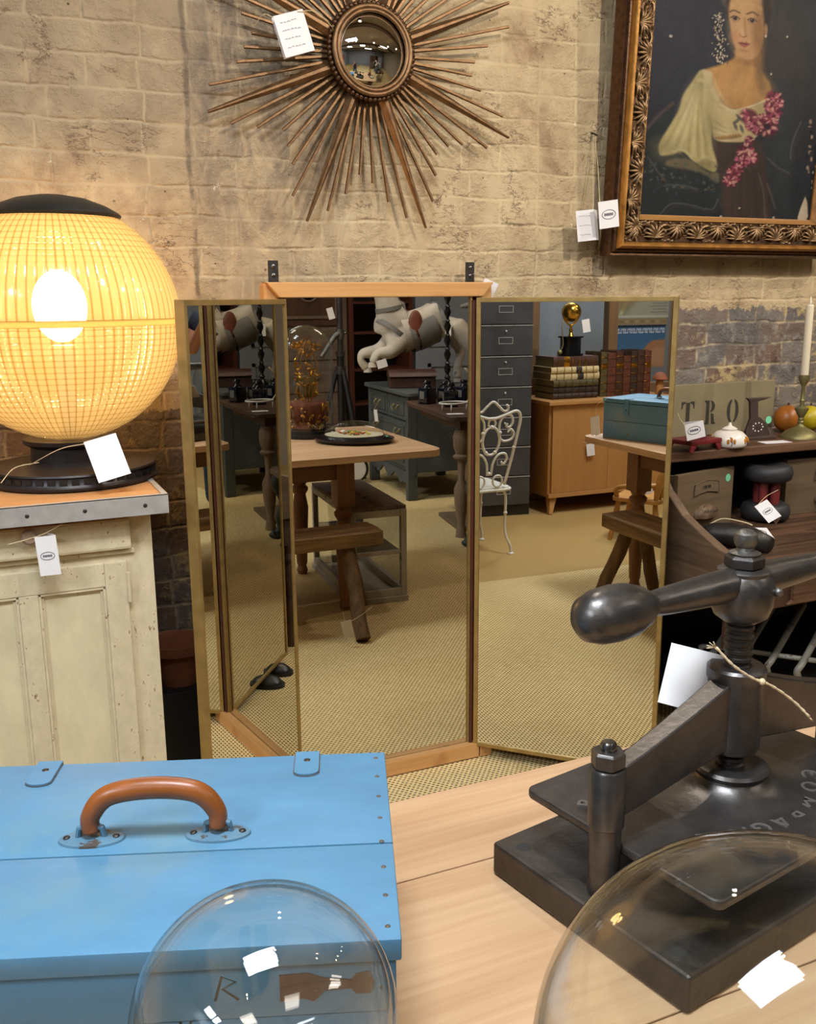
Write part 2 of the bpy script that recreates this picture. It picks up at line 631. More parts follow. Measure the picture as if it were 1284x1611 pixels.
def paint_canvas(name, w, h, nx, nz, func, mat, parent, y=0.0, flip=False):
    """a flat panel in the X-Z plane whose own picture is written per vertex by func(U, V) -> rgb"""
    me = bpy.data.meshes.new(name)
    xs = np.linspace(0, w, nx)
    zs = np.linspace(0, h, nz)
    X, Z = np.meshgrid(xs, zs)
    co = np.zeros((nx * nz, 3))
    co[:, 0] = X.ravel()
    co[:, 1] = y
    co[:, 2] = Z.ravel()
    idx = np.arange(nx * nz).reshape(nz, nx)
    q = np.stack([idx[:-1, :-1], idx[:-1, 1:], idx[1:, 1:], idx[1:, :-1]], -1).reshape(-1, 4)
    me.from_pydata(co.tolist(), [], q.tolist())
    rgb = func(X / w, Z / h)
    lin = np.where(rgb <= 0.04045, rgb / 12.92, ((np.clip(rgb, 0, 1) + 0.055) / 1.055) ** 2.4)
    col = np.ones((nx * nz, 4), dtype=np.float32)
    col[:, :3] = lin.reshape(-1, 3)
    at = me.color_attributes.new('paint', 'FLOAT_COLOR', 'POINT')
    at.data.foreach_set('color', col.ravel())
    me.materials.append(mat)
    o = bpy.data.objects.new(name, me)
    COL.objects.link(o)
    o.parent = parent
    return o


def hexrgb(h):
    h = h.lstrip('#')
    return np.array([int(h[i:i + 2], 16) / 255 for i in (0, 2, 4)])


def sd_poly(X, Y, poly):
    """signed distance to a polygon, negative inside"""
    d = np.full(X.shape, 1e9)
    s = np.ones(X.shape)
    n = len(poly)
    for i in range(n):
        ax, ay = poly[i]
        bx, by = poly[i - 1]
        ex, ey = bx - ax, by - ay
        wx, wy = X - ax, Y - ay
        t = np.clip((wx * ex + wy * ey) / (ex * ex + ey * ey + 1e-9), 0, 1)
        d = np.minimum(d, (wx - ex * t) ** 2 + (wy - ey * t) ** 2)
        c1, c2, c3 = Y >= ay, Y < by, ex * wy > ey * wx
        s = np.where((c1 & c2 & c3) | (~c1 & ~c2 & ~c3), -s, s)
    return s * np.sqrt(d)


def smooth_poly(pts, n=5):
    P = [Vector((p[0], p[1], 0)) for p in pts]
    out = []
    m = len(P)
    for i in range(m):
        a, b, c, d = P[i - 1], P[i], P[(i + 1) % m], P[(i + 2) % m]
        for k in range(n):
            t = k / n
            q = 0.5 * ((2 * b) + (c - a) * t + (2 * a - 5 * b + 4 * c - d) * t * t + (3 * b - a - 3 * c + d) * t ** 3)
            out.append((q.x, q.y))
    return out


class Brush:
    def __init__(s, X, Y, bg):
        s.X, s.Y = X, Y
        s.img = np.ones(X.shape + (3,)) * hexrgb(bg)
        rs = np.random.RandomState(3)
        s.n = rs.rand(*X.shape)
        g = rs.rand(40, 30)
        s.cloud = g

    def lay(s, mask, c):
        c = hexrgb(c) if isinstance(c, str) else c
        s.img = s.img * (1 - mask[..., None]) + c * mask[..., None]

    def poly(s, pts, c, soft=6, a=1.0, smooth=True):
        d = sd_poly(s.X, s.Y, smooth_poly(pts) if smooth else pts)
        s.lay(np.clip(0.5 - d / soft, 0, 1) * a, c)

    def ell(s, x, y, rx, ry, c, soft=0.2, a=1.0, rot=0.0):
        cs, sn = math.cos(rot), math.sin(rot)
        dx, dy = s.X - x, s.Y - y
        u, v = (dx * cs + dy * sn) / rx, (-dx * sn + dy * cs) / ry
        d = np.sqrt(u * u + v * v)
        s.lay(np.clip((1 + soft / 2 - d) / soft, 0, 1) * a, c)

    def line(s, pts, w, c, a=1.0, soft=3):
        P = [(p.x, p.y) for p in spline([(q[0], q[1], 0) for q in pts], 6)] if len(pts) > 2 else pts
        d = np.full(s.X.shape, 1e9)
        for (ax, ay), (bx, by) in zip(P, P[1:]):
            ex, ey = bx - ax, by - ay
            wx, wy = s.X - ax, s.Y - ay
            t = np.clip((wx * ex + wy * ey) / (ex * ex + ey * ey + 1e-9), 0, 1)
            d = np.minimum(d, (wx - ex * t) ** 2 + (wy - ey * t) ** 2)
        s.lay(np.clip(0.5 - (np.sqrt(d) - w / 2) / soft, 0, 1) * a, c)


# ------------------------------------------------------------------ the room
X0, X1, Y0, Y1 = -3.0, 6.0, -4.6, 2.6


def carpet_mat():
    t = NT('sisal_carpet')
    tc = t.n('TexCoord')
    sp = t.n('SeparateXYZ')
    t.t.links.new(tc.outputs['Object'], sp.inputs[0])
    wob = t.noise(t.pos((6, 6, 1)), 1.0, 2)

    def weave(px, py, lo, hi):
        x = t.math('ADD', sp.outputs[0], t.math('MULTIPLY', wob, 0.004))
        y = t.math('ADD', sp.outputs[1], t.math('MULTIPLY', wob, 0.006))
        row = t.math('FLOOR', t.math('DIVIDE', y, py))
        sh = t.math('MULTIPLY', t.math('MODULO', row, 2.0), 0.5)
        fx = t.math('FRACT', t.math('ADD', t.math('DIVIDE', x, px), sh))
        fy = t.math('FRACT', t.math('DIVIDE', y, py))
        dx = t.math('ABSOLUTE', t.math('SUBTRACT', fx, 0.5))
        dy = t.math('ABSOLUTE', t.math('SUBTRACT', fy, 0.5))
        d = t.math('ADD', t.math('MULTIPLY', dx, 1.0), t.math('MULTIPLY', dy, 1.25))
        return t.step(d, lo, hi)
    a = weave(0.0172, 0.0105, 0.28, 0.42)
    b = weave(0.0085, 0.0075, 0.10, 0.40)
    side = t.math('LESS_THAN', t.math('ADD', sp.outputs[0], t.math('MULTIPLY', sp.outputs[1], 0.04)), -0.31)
    fac = t.math('ADD', t.math('MULTIPLY', a, t.math('SUBTRACT', 1.0, side)), t.math('MULTIPLY', b, side))
    thr = t.noise(t.pos((90, 25, 1)), 1.0, 3)
    big = t.noise(t.pos(), 1.3, 4)
    yarn = t.ramp(t.math('ADD', t.math('MULTIPLY', thr, 0.5), t.math('MULTIPLY', big, 0.5)), [(0.3, srgb('#cdae72')), (0.7, srgb('#efd69e'))])
    yarn = t.mix(side, yarn, srgb('#b3935c'))
    hole = t.mix(side, srgb('#46361c'), srgb('#7a5e36'))
    col = t.mix(fac, hole, yarn)
    t.bump(fac, 0.6, 0.004)
    return t.base(col, 0.85, 0, 0.15)


def brick_mat():
    t = NT('old_brick')
    tc = t.n('TexCoord')
    sp = t.n('SeparateXYZ')
    t.t.links.new(tc.outputs['Object'], sp.inputs[0])
    wob = t.noise(t.pos((3, 1, 3)), 2.0, 4)
    wob2 = t.noise(t.pos((3, 1, 3), loc=(4, 2, 9)), 3.0, 4)
    cb = t.n('CombineXYZ')
    t.put(cb.inputs[0], t.math('ADD', sp.outputs[0], t.math('MULTIPLY', wob2, 0.035)))
    t.put(cb.inputs[1], t.math('ADD', sp.outputs[2], t.math('MULTIPLY', wob, 0.034)))

    def brick(ms, smooth):
        b = t.n('TexBrick')
        b.offset = 0.5
        b.squash = 0.56
        b.squash_frequency = 2
        t.t.links.new(cb.outputs[0], b.inputs['Vector'])
        b.inputs['Scale'].default_value = 1.0
        b.inputs['Mortar Size'].default_value = ms
        b.inputs['Mortar Smooth'].default_value = smooth
        b.inputs['Brick Width'].default_value = 0.23
        b.inputs['Row Height'].default_value = 0.075
        b.inputs['Color1'].default_value = (0, 0, 0, 1)
        b.inputs['Color2'].default_value = (1, 1, 1, 1)
        return b
    b1 = brick(0.0075, 1.0)
    mort = b1.outputs['Fac']
    rb = t.n('RGBToBW')
    t.t.links.new(b1.outputs['Color'], rb.inputs[0])
    per = rb.outputs[0]
    n_f = t.noise(t.pos(), 26, 7, 0.7)
    n_m = t.noise(t.pos(), 7, 6, 0.65)
    n_b = t.noise(t.pos(), 2.2, 4, 0.6)
    n_d = t.noise(t.pos(loc=(7, 3, 1)), 11, 6, 0.75)
    # painted upper wall
    paint = t.ramp(t.math('ADD', t.math('MULTIPLY', n_m, 0.6), t.math('MULTIPLY', n_b, 0.4)),
                   [(0.34, srgb('#94795e')), (0.45, srgb('#bba37f')), (0.58, srgb('#cab48e')), (0.7, srgb('#dcc9a4'))])
    paint = t.mix(t.math('MULTIPLY', t.math('MULTIPLY', mort, 0.5), t.step(n_b, 0.35, 0.6)), paint, srgb('#dac69c'))
    # grimy band of scraped render, left of the sunburst
    xs = sp.outputs[0]
    g = t.math('MULTIPLY', t.step(xs, 0.50, 0.60), t.math('SUBTRACT', 1.0, t.step(xs, 0.85, 1.25)))
    streak = t.noise(t.pos((4.5, 1, 1.8)), 3.0, 8, 0.72, 0.8)
    dirt = t.math('MULTIPLY', t.math('MULTIPLY', g, t.step(streak, 0.36, 0.62)), t.math('ADD', 0.35, t.math('MULTIPLY', t.step(sp.outputs[2], 1.45, 2.1), 0.6)))
    paint = t.mix(dirt, paint, srgb('#665f59'))
    ln = t.math('MULTIPLY', t.math('SUBTRACT', 1.0, t.step(t.math('ABSOLUTE', t.math('SUBTRACT', t.math('ADD', xs, t.math('MULTIPLY', wob, 0.03)), 0.565)), 0.002, 0.010)), t.step(n_m, 0.42, 0.54))
    paint = t.mix(t.math('MULTIPLY', ln, 0.75), paint, srgb('#4c463f'))
    # upper left shows greyer brown bricks through thin paint, darkened further against spot light
    thin = t.math('MULTIPLY', t.step(t.math('ADD', n_b, t.math('MULTIPLY', sp.outputs[2], 0.16)), 0.58, 0.82), t.math('SUBTRACT', 1.0, t.step(xs, 0.3, 1.2)))
    paint = t.mix(t.math('MULTIPLY', t.math('MULTIPLY', thin, t.math('SUBTRACT', 1.0, t.math('MULTIPLY', mort, 0.35))), t.math('ADD', 0.35, t.math('MULTIPLY', n_m, 0.7))), paint, srgb('#83705b'))
    # chips, stains and holes
    chip = t.math('MULTIPLY', t.step(t.noise(t.pos((1, 1, 2.6)), 11, 8, 0.74), 0.635, 0.66), t.step(n_b, 0.44, 0.56))
    paint = t.mix(chip, paint, srgb('#7c5f4c'))
    for cs, cl, th in ((5.0, (1, 4, 2), 0.010), (9.0, (6, 2, 5), 0.014)):
        cn = t.noise(t.pos((1, 1, 2.4), loc=cl), cs, 6, 0.65, 0.4)
        cr = t.math('SUBTRACT', 1.0, t.step(t.math('ABSOLUTE', t.math('SUBTRACT', cn, 0.5)), th * 0.4, th))
        cr = t.math('MULTIPLY', cr, t.step(t.noise(t.pos(loc=(2, 9, 4)), 6.0, 4), 0.55, 0.62))
        paint = t.mix(t.math('MULTIPLY', cr, 0.75), paint, srgb('#6b5644'))
    flake = t.step(t.noise(t.pos((1, 1, 1.3), loc=(3, 3, 8)), 20, 8, 0.75), 0.63, 0.66)
    paint = t.mix(t.math('MULTIPLY', t.math('MULTIPLY', flake, t.step(n_d, 0.5, 0.56)), 0.75), paint, srgb('#e6dcc6'))
    vor = t.n('TexVoronoi')
    t.t.links.new(t.pos(), vor.inputs['Vector'])
    vor.inputs['Scale'].default_value = 22
    pit = t.math('SUBTRACT', 1.0, t.step(vor.outputs['Distance'], 0.05, 0.085))
    pit = t.math('MULTIPLY', pit, t.step(n_d, 0.48, 0.52))
    paint = t.mix(t.math('MULTIPLY', pit, 0.85), paint, srgb('#4a3d30'))
    # cracked joints with missing pointing: darker mortar in patches
    crack = t.math('MULTIPLY', t.step(mort, 0.35, 0.7), t.step(n_d, 0.56, 0.66))
    paint = t.mix(t.math('MULTIPLY', crack, 0.55), paint, srgb('#8a7459'))
    # bare brick below
    bare = t.ramp(t.math('ADD', t.math('MULTIPLY', per, 0.55), t.math('MULTIPLY', n_m, 0.5)),
                  [(0.25, srgb('#6a6461')), (0.48, srgb('#837a70')), (0.66, srgb('#746459')), (0.86, srgb('#806352'))])
    bare = t.mix(t.step(n_f, 0.50, 0.66), bare, srgb('#8f877e'))
    bare = t.mix(t.math('MULTIPLY', t.step(n_d, 0.6, 0.66), 0.7), bare, srgb('#38322f'))
    mcol = t.mix(t.step(n_m, 0.40, 0.58), srgb('#6f6458'), srgb('#c0ae8c'))
    bare = t.mix(t.math('MULTIPLY', mort, t.step(n_f, 0.3, 0.5)), bare, mcol)
    bare = t.mix(t.math('MULTIPLY', t.step(n_m, 0.53, 0.62), t.step(n_f, 0.45, 0.52)), bare, srgb('#b8a274'))
    # boundary climbs to the right
    bz = t.math('ADD', t.math('MULTIPLY', t.step(xs, 0.9, 2.0), 0.245), 1.135)
    edge = t.math('ADD', t.math('SUBTRACT', sp.outputs[2], bz), t.math('MULTIPLY', t.math('SUBTRACT', n_f, 0.5), 0.09))
    up = t.step(edge, -0.004, 0.006)
    col = t.mix(up, bare, paint)
    low = t.math('MULTIPLY', t.math('SUBTRACT', 1.0, up), t.math('SUBTRACT', 1.0, t.step(xs, 0.5, 0.9)))
    col = t.mix(t.math('MULTIPLY', low, 0.45), col, srgb('#5a4027'))
    h = t.math('ADD', t.math('MULTIPLY', t.math('SUBTRACT', 1.0, mort), t.math('ADD', 0.08, t.math('MULTIPLY', t.step(n_d, 0.42, 0.62), 0.34))), t.math('MULTIPLY', n_m, 0.5))
    h = t.math('ADD', h, t.math('MULTIPLY', n_f, 0.24))
    h = t.math('SUBTRACT', h, t.math('MULTIPLY', chip, 0.3))
    t.bump(h, 0.7, 0.015)
    return t.base(col, 0.85, 0, 0.2)


M['carpet'] = carpet_mat()
M['brick'] = brick_mat()

b = MB(); b.box(X0, X1, Y0, Y1, -0.06, 0.0)
struct(b.build('floor', M['carpet'], smooth=0))
b = MB(); b.box(X0, X1, Y1, Y1 + 0.12, 0, CEIL)
struct(b.build('wall_back', M['brick'], smooth=0))
b = MB(); b.box(X0 - 0.1, X0, Y0, Y1, 0, CEIL)
struct(b.build('wall_left', M['wallgrey'], smooth=0))
b = MB(); b.box(X1, X1 + 0.1, Y0, Y1, 0, CEIL)
struct(b.build('wall_right', M['wallpaint'], smooth=0))
b = MB(); b.box(X0, X1, Y0 - 0.1, Y0, 0, CEIL)
struct(b.build('wall_front', M['wallgrey'], smooth=0))
b = MB(); b.box(X0, X1, Y0, Y1, CEIL, CEIL + 0.1)
struct(b.build('ceiling', M['ceiling'], smooth=0))
for k, yy in enumerate((-3.0, -0.6, 1.75)):
    b = MB(); b.box(X0, X1, yy - 0.08, yy + 0.08, CEIL - 0.16, CEIL)
    struct(b.build('trim_%d' % (k + 1), M['oldwood_x'], smooth=0))

M['diff_cool'] = emit('panel_diffuser_cool', '#d6e6ff', 6.0)
M['diff_neut'] = emit('panel_diffuser', '#fff4e4', 5.0)
M['bulb'] = emit('spot_bulb', '#ffdcab', 160.0)
names = ['white ceiling light panel above the blue box', 'white ceiling light panel behind the photographer', 'white ceiling light panel over the bottle table', 'added fill light panel above the oak cupboard side', 'added fill light panel at the back of the shop', 'added fill light panel for the posters beyond the wooden window']
for (px, py, sx, sy, pw, c), lb in zip(PANELS, names):
    t = thing('ceiling_light', lb, 'ceiling light', (px, py, CEIL), 0, 'ceiling light panels')
    b = MB()
    for q in ((-sx / 2 - .02, -sx / 2, -sy / 2 - .02, sy / 2 + .02), (sx / 2, sx / 2 + .02, -sy / 2 - .02, sy / 2 + .02),
              (-sx / 2, sx / 2, -sy / 2 - .02, -sy / 2), (-sx / 2, sx / 2, sy / 2, sy / 2 + .02)):
        b.box(*q, -0.06, 0)
    b.build('frame', M['enamel_white'], t, smooth=0)
    b = MB(); b.box(-sx / 2, sx / 2, -sy / 2, sy / 2, -0.05, -0.02)
    b.build('diffuser', M['diff_cool'] if c is COOL else M['diff_neut'], t, smooth=0)
for k, (p, tg, pw) in enumerate(SPOTS):
    lb = ['black spotlight aimed at the gilt framed portrait', 'black spotlight aimed at the sunburst mirror', 'black spotlight aimed above the globe lamp',
          'black spotlight aimed at the oak cupboard', 'black spotlight aimed at the old workbench', 'black spotlight aimed at the carved horse', 'black spotlight aimed down at the log bench'][k]
    t = thing('spotlight', lb, 'spotlight', p, 0, 'ceiling spotlights')
    q = (Vector(tg) - Vector(p)).to_track_quat('-Z', 'Y').to_euler()
    b = MB(); b.at((0, 0, 0), q)
    b.lathe([(0.0, 0.16), (0.035, 0.16), (0.04, 0.10), (0.05, -0.02), (0.055, -0.05), (0.05, -0.05), (0.045, 0.0), (0.0, 0.02)], seg=20, cap=False)
    b.build('housing', M['black'], t)
    b = MB(); b.tube([(0, 0, 0.04), (0, 0, CEIL - p[2])], 0.012, 8)
    b.build('stem', M['black'], t)
    b = MB(); b.at((0, 0, 0), q)
    b.ball((0, 0, -0.024), 0.03, seg=14, rings=10)
    b.build('bulb', M['bulb'], t)


# ------------------------------------------------------------------ folding mirror
def mirror_mat():
    t = NT('silvered_glass')
    f = t.noise(t.pos(), 3, 4)
    return t.base(t.ramp(f, [(0.3, srgb('#dbd8d0')), (0.7, srgb('#e2e0d8'))]), 0.004, 1.0)


M['mirror'] = mirror_mat()
HZ = 1.425
t = thing('folding_mirror', 'tall three-panel folding mirror in brass and wood against the brick wall', 'mirror', (1.03, 2.475, 0))
b = MB(); b.box(0.752, 1.305, 2.475, 2.481, 0.05, HZ)
b.build('centre_glass', M['mirror'], t, smooth=0, world=True)
b = MB(); b.box(0.72, 1.335, 2.482, 2.492, 0.03, HZ)
b.build('back_board', M['darkwood'], t, smooth=0, world=True)
b = MB()
b.prism([(0.735, HZ), (1.338, HZ), (1.372, HZ + 0.04), (0.70, HZ + 0.04)], 0.055, 'Y', 2.462)
b.build('top_rail', M['beam'], t, smooth=0, bevel=0.003, world=True)
for s, xs in (((-1), (0.698, 0.742)), (1, (1.332, 1.376))):
    b = MB(); b.box(xs[0], xs[1], 2.48, 2.53, 0.0, HZ + (0.0395 if s > 0 else 0.039))
    b.build('side_post', M['beam'], t, smooth=0, bevel=0.008, world=True)
b = MB(); b.box(0.742, 1.33, 2.448, 2.475, 0.004, 0.05)
b.build('bottom_rail', M['beam'], t, smooth=0, bevel=0.002, world=True)
b = MB(); b.box(1.335, 1.375, 2.45, 2.48, 0.0, 0.05)
b.build('foot_block', M['beam'], t, smooth=0, bevel=0.003, world=True)
for xx in (0.752, 1.305):
    s = 1 if xx < 1 else -1
    b = MB(); b.box(min(xx, xx + s * (0.002 if xx < 1 else 0.006)), max(xx, xx + s * (0.002 if xx < 1 else 0.006)), 2.468, 2.476, 0.05, HZ)
    b.build('edge_strip', M['brass'], t, smooth=0, world=True)
    b = MB(); b.tube([(xx - s * 0.004, 2.467, 0.05), (xx - s * 0.004, 2.467, HZ - 0.01)], 0.004 if xx < 1 else 0.006, 10)
    b.build('hinge_rod', M['redwood'], t, world=True)
for s, hx, ang, w in ((-1, 0.752, 49.5, 0.537), (1, 1.305, 45.5, 0.572)):
    a = R(ang) if s < 0 else R(-ang)
    b = MB()
    b.at((hx, 2.47, 0), (0, 0, a))
    u0, u1 = (-w, -0.007) if s < 0 else (0.014, w)
    z0, z1, fw = 0.042, 1.422, 0.013
    fa = 0.005 if s < 0 else fw
    b.box(u0, u0 + fw, -0.004, 0.02, z0, z1)
    b.box(u1 - fa, u1, -0.004, 0.02, z0, z1)
    b.box(u0 + fw, u1 - fa, -0.004, 0.02, z0, z0 + fw)
    b.box(u0 + fw, u1 - fa, -0.004, 0.02, z1 - fw, z1)
    wing = b.build('wing_frame', M['brass'], t, smooth=0, bevel=0.001, world=True)
    b = MB(); b.at((hx, 2.47, 0), (0, 0, a)); b.box(u0 + 0.01, u1 - 0.004, 0.0, 0.006, z0 + 0.01, z1 - 0.01)
    b.build('wing_glass', M['mirror'], wing, smooth=0, world=True)
    b = MB(); b.at((hx, 2.47, 0), (0, 0, a)); b.box(u0 + 0.004, u1 - 0.004, 0.0085, 0.0195, z0 + 0.004, z1 - 0.004)
    b.build('wing_back', M['darkwood'], wing, smooth=0, world=True)
for xx in (0.745, 1.338):
    b = MB(); b.box(xx - 0.014, xx + 0.014, 2.545, 2.55, HZ + 0.02, HZ + 0.098)
    b.box(xx - 0.014, xx + 0.014, 2.515, 2.55, HZ + 0.0375, HZ + 0.0415)
    br = b.build('wall_bracket', M['iron_dark'], t, smooth=0, bevel=0.001, world=True)
    for zz in (0.06, 0.083):
        b = MB(); b.ball((xx, 2.5445, HZ + zz), 0.006, sy=0.5, seg=12, rings=8)
        b.build('screw', M['steel'], br, world=True)
price_tag('white price tag on a string beside the right top corner of the folding mirror', (1.366, 2.505, 1.478), (0.039, -0.01, -0.018), (0.055, -0.01, -0.069), 0.044, 0.095,
          [[(1.345, 2.54, 1.49), (1.355, 2.515, 1.487), (1.368, 2.503, 1.476)]], logo=False)

# ------------------------------------------------------------------ sunburst mirror
SC = Vector((1.033, 2.55, 2.061))
t = thing('sunburst_mirror', 'gilt sunburst convex mirror with radiating rods on the brick wall', 'mirror', tuple(SC))
b = MB(); b.lathe([(0.0, 0.045), (0.118, 0.045), (0.118, 0.0), (0.112, -0.02), (0.0, -0.02)], seg=48, axis='Y', cap=False)
b.build('backing', M['bronze_dark'], t)
# convex glass
b = MB()
pr = []
Rs = 0.17
for k in range(13):
    a = k / 12 * math.asin(0.094 / Rs)
    pr.append((max(1e-4, Rs * math.sin(a)), -(Rs * math.cos(a) - Rs * math.cos(math.asin(0.094 / Rs))) - 0.022))
b.lathe(pr, seg=64, axis='Y', cap=False)
b.build('convex_glass', M['mirror'], t, smooth=180)
b = MB()
for rr, rad, yy in ((0.098, 0.0055, -0.028), (0.108, 0.007, -0.026)):
    b.tube([(rr * math.cos(x), yy, rr * math.sin(x)) for x in [2 * PI * k / 64 for k in range(64)]], rad, 10, closed=True)
b.build('rim', M['bronze'], t, smooth=180)
b = MB()
for k in range(58):
    a = 2 * PI * k / 58
    b.ball((0.119 * math.cos(a), -0.016, 0.119 * math.sin(a)), 0.0075, seg=10, rings=6)
b.build('beading', M['bronze_dark'], t, smooth=180)
# rods: (angle clockwise from up, length, wide)
lens = [.36, .44, .40, .44, .40, .36, .44]
k = 0
for g in range(8):
    a0 = 24 + g * 45
    rods = [(0.0, 0.468, True)] + [(d, L, False) for d, L in ((6.6, .43), (12.6, .37), (19.0, .335), (25.6, .32), (32.4, .36), (38.6, .425))]
    for d, L, wide in rods:
        an = R(a0 + d + rnd.uniform(-0.8, 0.8))
        L = L * (1.0 + rnd.uniform(-0.04, 0.04))
        b = MB()
        b.at((0, 0, 0), (0, an, 0))
        yy = 0.004 if wide else 0.012
        if wide:
            w0, w1, dp = 0.0175, 0.004, 0.014
        else:
            w0, w1, dp = 0.0052, 0.0042, 0.006
        z0 = 0.105
        sect = [(-1, 0.0), (-0.25, -1.0), (0.25, -1.0), (1, 0.0)] if wide else [(-1, 0), (-0.6, -1), (0.6, -1), (1, 0)]
        lo = [b.v((x * w0, yy + y * dp, z0)) for x, y in sect]
        hi = [b.v((x * w1, yy + y * dp * (0.45 if wide else 0.9), L)) for x, y in sect]
        for q in range(4):
            b.f([lo[q], lo[(q + 1) % 4], hi[(q + 1) % 4], hi[q]])
        b.f(list(reversed(lo))); b.f(hi)
        b.build('rod', M['bronze'], t, smooth=0)
price_tag('folded price tag with handwriting hanging on the sunburst mirror rods', (0.752, 2.492, 2.108), (0.93, 0, 0.30), (0.25, 0.0, -0.80), 0.082, 0.098,
          [[(0.815, 2.491, 2.125), (0.86, 2.485, 2.128), (0.91, 2.505, 2.105), (0.925, 2.53, 2.1)], [(0.755, 2.492, 2.105), (0.73, 2.5, 2.112), (0.715, 2.53, 2.09)]],
          fold=12, fold_side='R', logo=False, lines=4)

# ------------------------------------------------------------------ portrait
PW, PH = 0.97, 1.16
t = thing('portrait_painting', 'oil portrait of a lady with pink flowers in a carved gilt frame', 'painting', (1.80, 2.56, 1.545))
t.rotation_euler = (R(3.0), 0, 0)
FW = 0.128


def frame_ring(mb, w, h, prof):
    """sweep a profile (inset, forward) round a rectangle in XZ with mitred corners"""
    rings = []
    for ins, fo in prof:
        rings.append([mb.v(p) for p in ((ins, -fo, ins), (w - ins, -fo, ins), (w - ins, -fo, h - ins), (ins, -fo, h - ins))])
    for a, c in zip(rings, rings[1:]):
        for q in range(4):
            mb.f([a[q], a[(q + 1) % 4], c[(q + 1) % 4], c[q]])


b = MB(); frame_ring(b, PW, PH, [(0.0, 0.0), (0.0, 0.035), (0.005, 0.045), (0.012, 0.042), (0.015, 0.05), (0.02, 0.052), (0.023, 0.05)])
b.build('outer_moulding', M['bronze_dark'], t, smooth=30)
M['gold_wood'] = wood('gold_wood', '#b98645', '#6f4a2a', 'X', 2.0, 0.4, 0.3, 0.8)
b = MB(); frame_ring(b, PW, PH, [(0.023, 0.05), (0.026, 0.062), (0.032, 0.068), (0.039, 0.066), (0.044, 0.058)])
b.build('gilt_moulding', plain('frame_gold', '#b07c3a', 0.38, 0.75, 0.3, 25, 0.25), t, smooth=40)
b = MB(); frame_ring(b, PW, PH, [(0.044, 0.058), (0.048, 0.046), (0.075, 0.040), (0.107, 0.036), (0.109, 0.03)])
b.build('carved_bed', M['bronze_dark'], t, smooth=30)
b = MB(); frame_ring(b, PW, PH, [(0.109, 0.03), (0.111, 0.034), (0.114, 0.034), (0.121, 0.022), (0.128, 0.018), (FW, 0.01)])
b.build('inner_slip', M['gold_wood'], t, smooth=30)


def carve(mb, p0, dirv, inw, L):
    """a run of acanthus leaves and scrolls along one side of the frame"""
    d, n = Vector(dirv), Vector(inw)
    f = Vector((0, -1, 0))
    s = 0.045
    q = 0
    while s < L - 0.03:
        c = Vector(p0) + d * s + n * 0.078
        fl = 1 if q % 2 else -1
        pts, rad = [], []
        for k in range(17):
            a = k * 0.52
            r = 0.024 * (1 - k / 19)
            pts.append(c + d * (r * math.cos(a) * 1.2) * fl + n * (r * math.sin(a)) + f * (0.045 + 0.005 * math.sin(k * 0.5)))
            rad.append(0.0052 * (1 - k / 24))
        mb.tube(pts, rad, 6)
        mb.ball(tuple(c + f * 0.045), 0.0058, seg=8, rings=6)
        c2 = Vector(p0) + d * (s + 0.042) + n * (0.078 - fl * 0.02)
        for k in range(9):
            a = (-1.45 + 0.3625 * k)
            dv = d * math.sin(a) + n * (math.cos(a) * fl)
            l = 0.026 + 0.020 * math.cos(a)
            bend = d * (0.006 * math.sin(a))
            mb.tube([c2 + f * 0.042, c2 + dv * l * 0.5 + f * 0.054, c2 + dv * l * 0.85 + bend + f * 0.05, c2 + dv * l + bend * 2 + f * 0.040], [0.0016, 0.0042, 0.0034, 0.001], 6)
        for k in range(4):
            o = Vector(p0) + d * (s + 0.014 * k - 0.02) + n * (0.078 + fl * (0.024 + 0.003 * (k % 2)))
            mb.tube([o + f * 0.039, o + d * 0.008 + f * 0.047, o + d * 0.017 + n * fl * 0.006 + f * 0.039], [0.002, 0.0042, 0.0012], 6)
            o = Vector(p0) + d * (s + 0.02 * k - 0.02) + n * (0.05 if k % 2 else 0.104)
            mb.ball(tuple(o + f * 0.041), 0.0042, seg=8, rings=6)
        s += 0.082
        q += 1


b = MB()
carve(b, (0, 0, 0), (1, 0, 0), (0, 0, 1), PW)
carve(b, (0, 0, PH), (1, 0, 0), (0, 0, -1), PW)
carve(b, (0, 0, 0), (0, 0, 1), (1, 0, 0), PH)
carve(b, (PW, 0, 0), (0, 0, 1), (-1, 0, 0), PH)
b.build('carved_leaves', plain('carved_gilt', '#8a6d4c', 0.4, 0.65, 0.4, 70, 0.3), t, smooth=60)


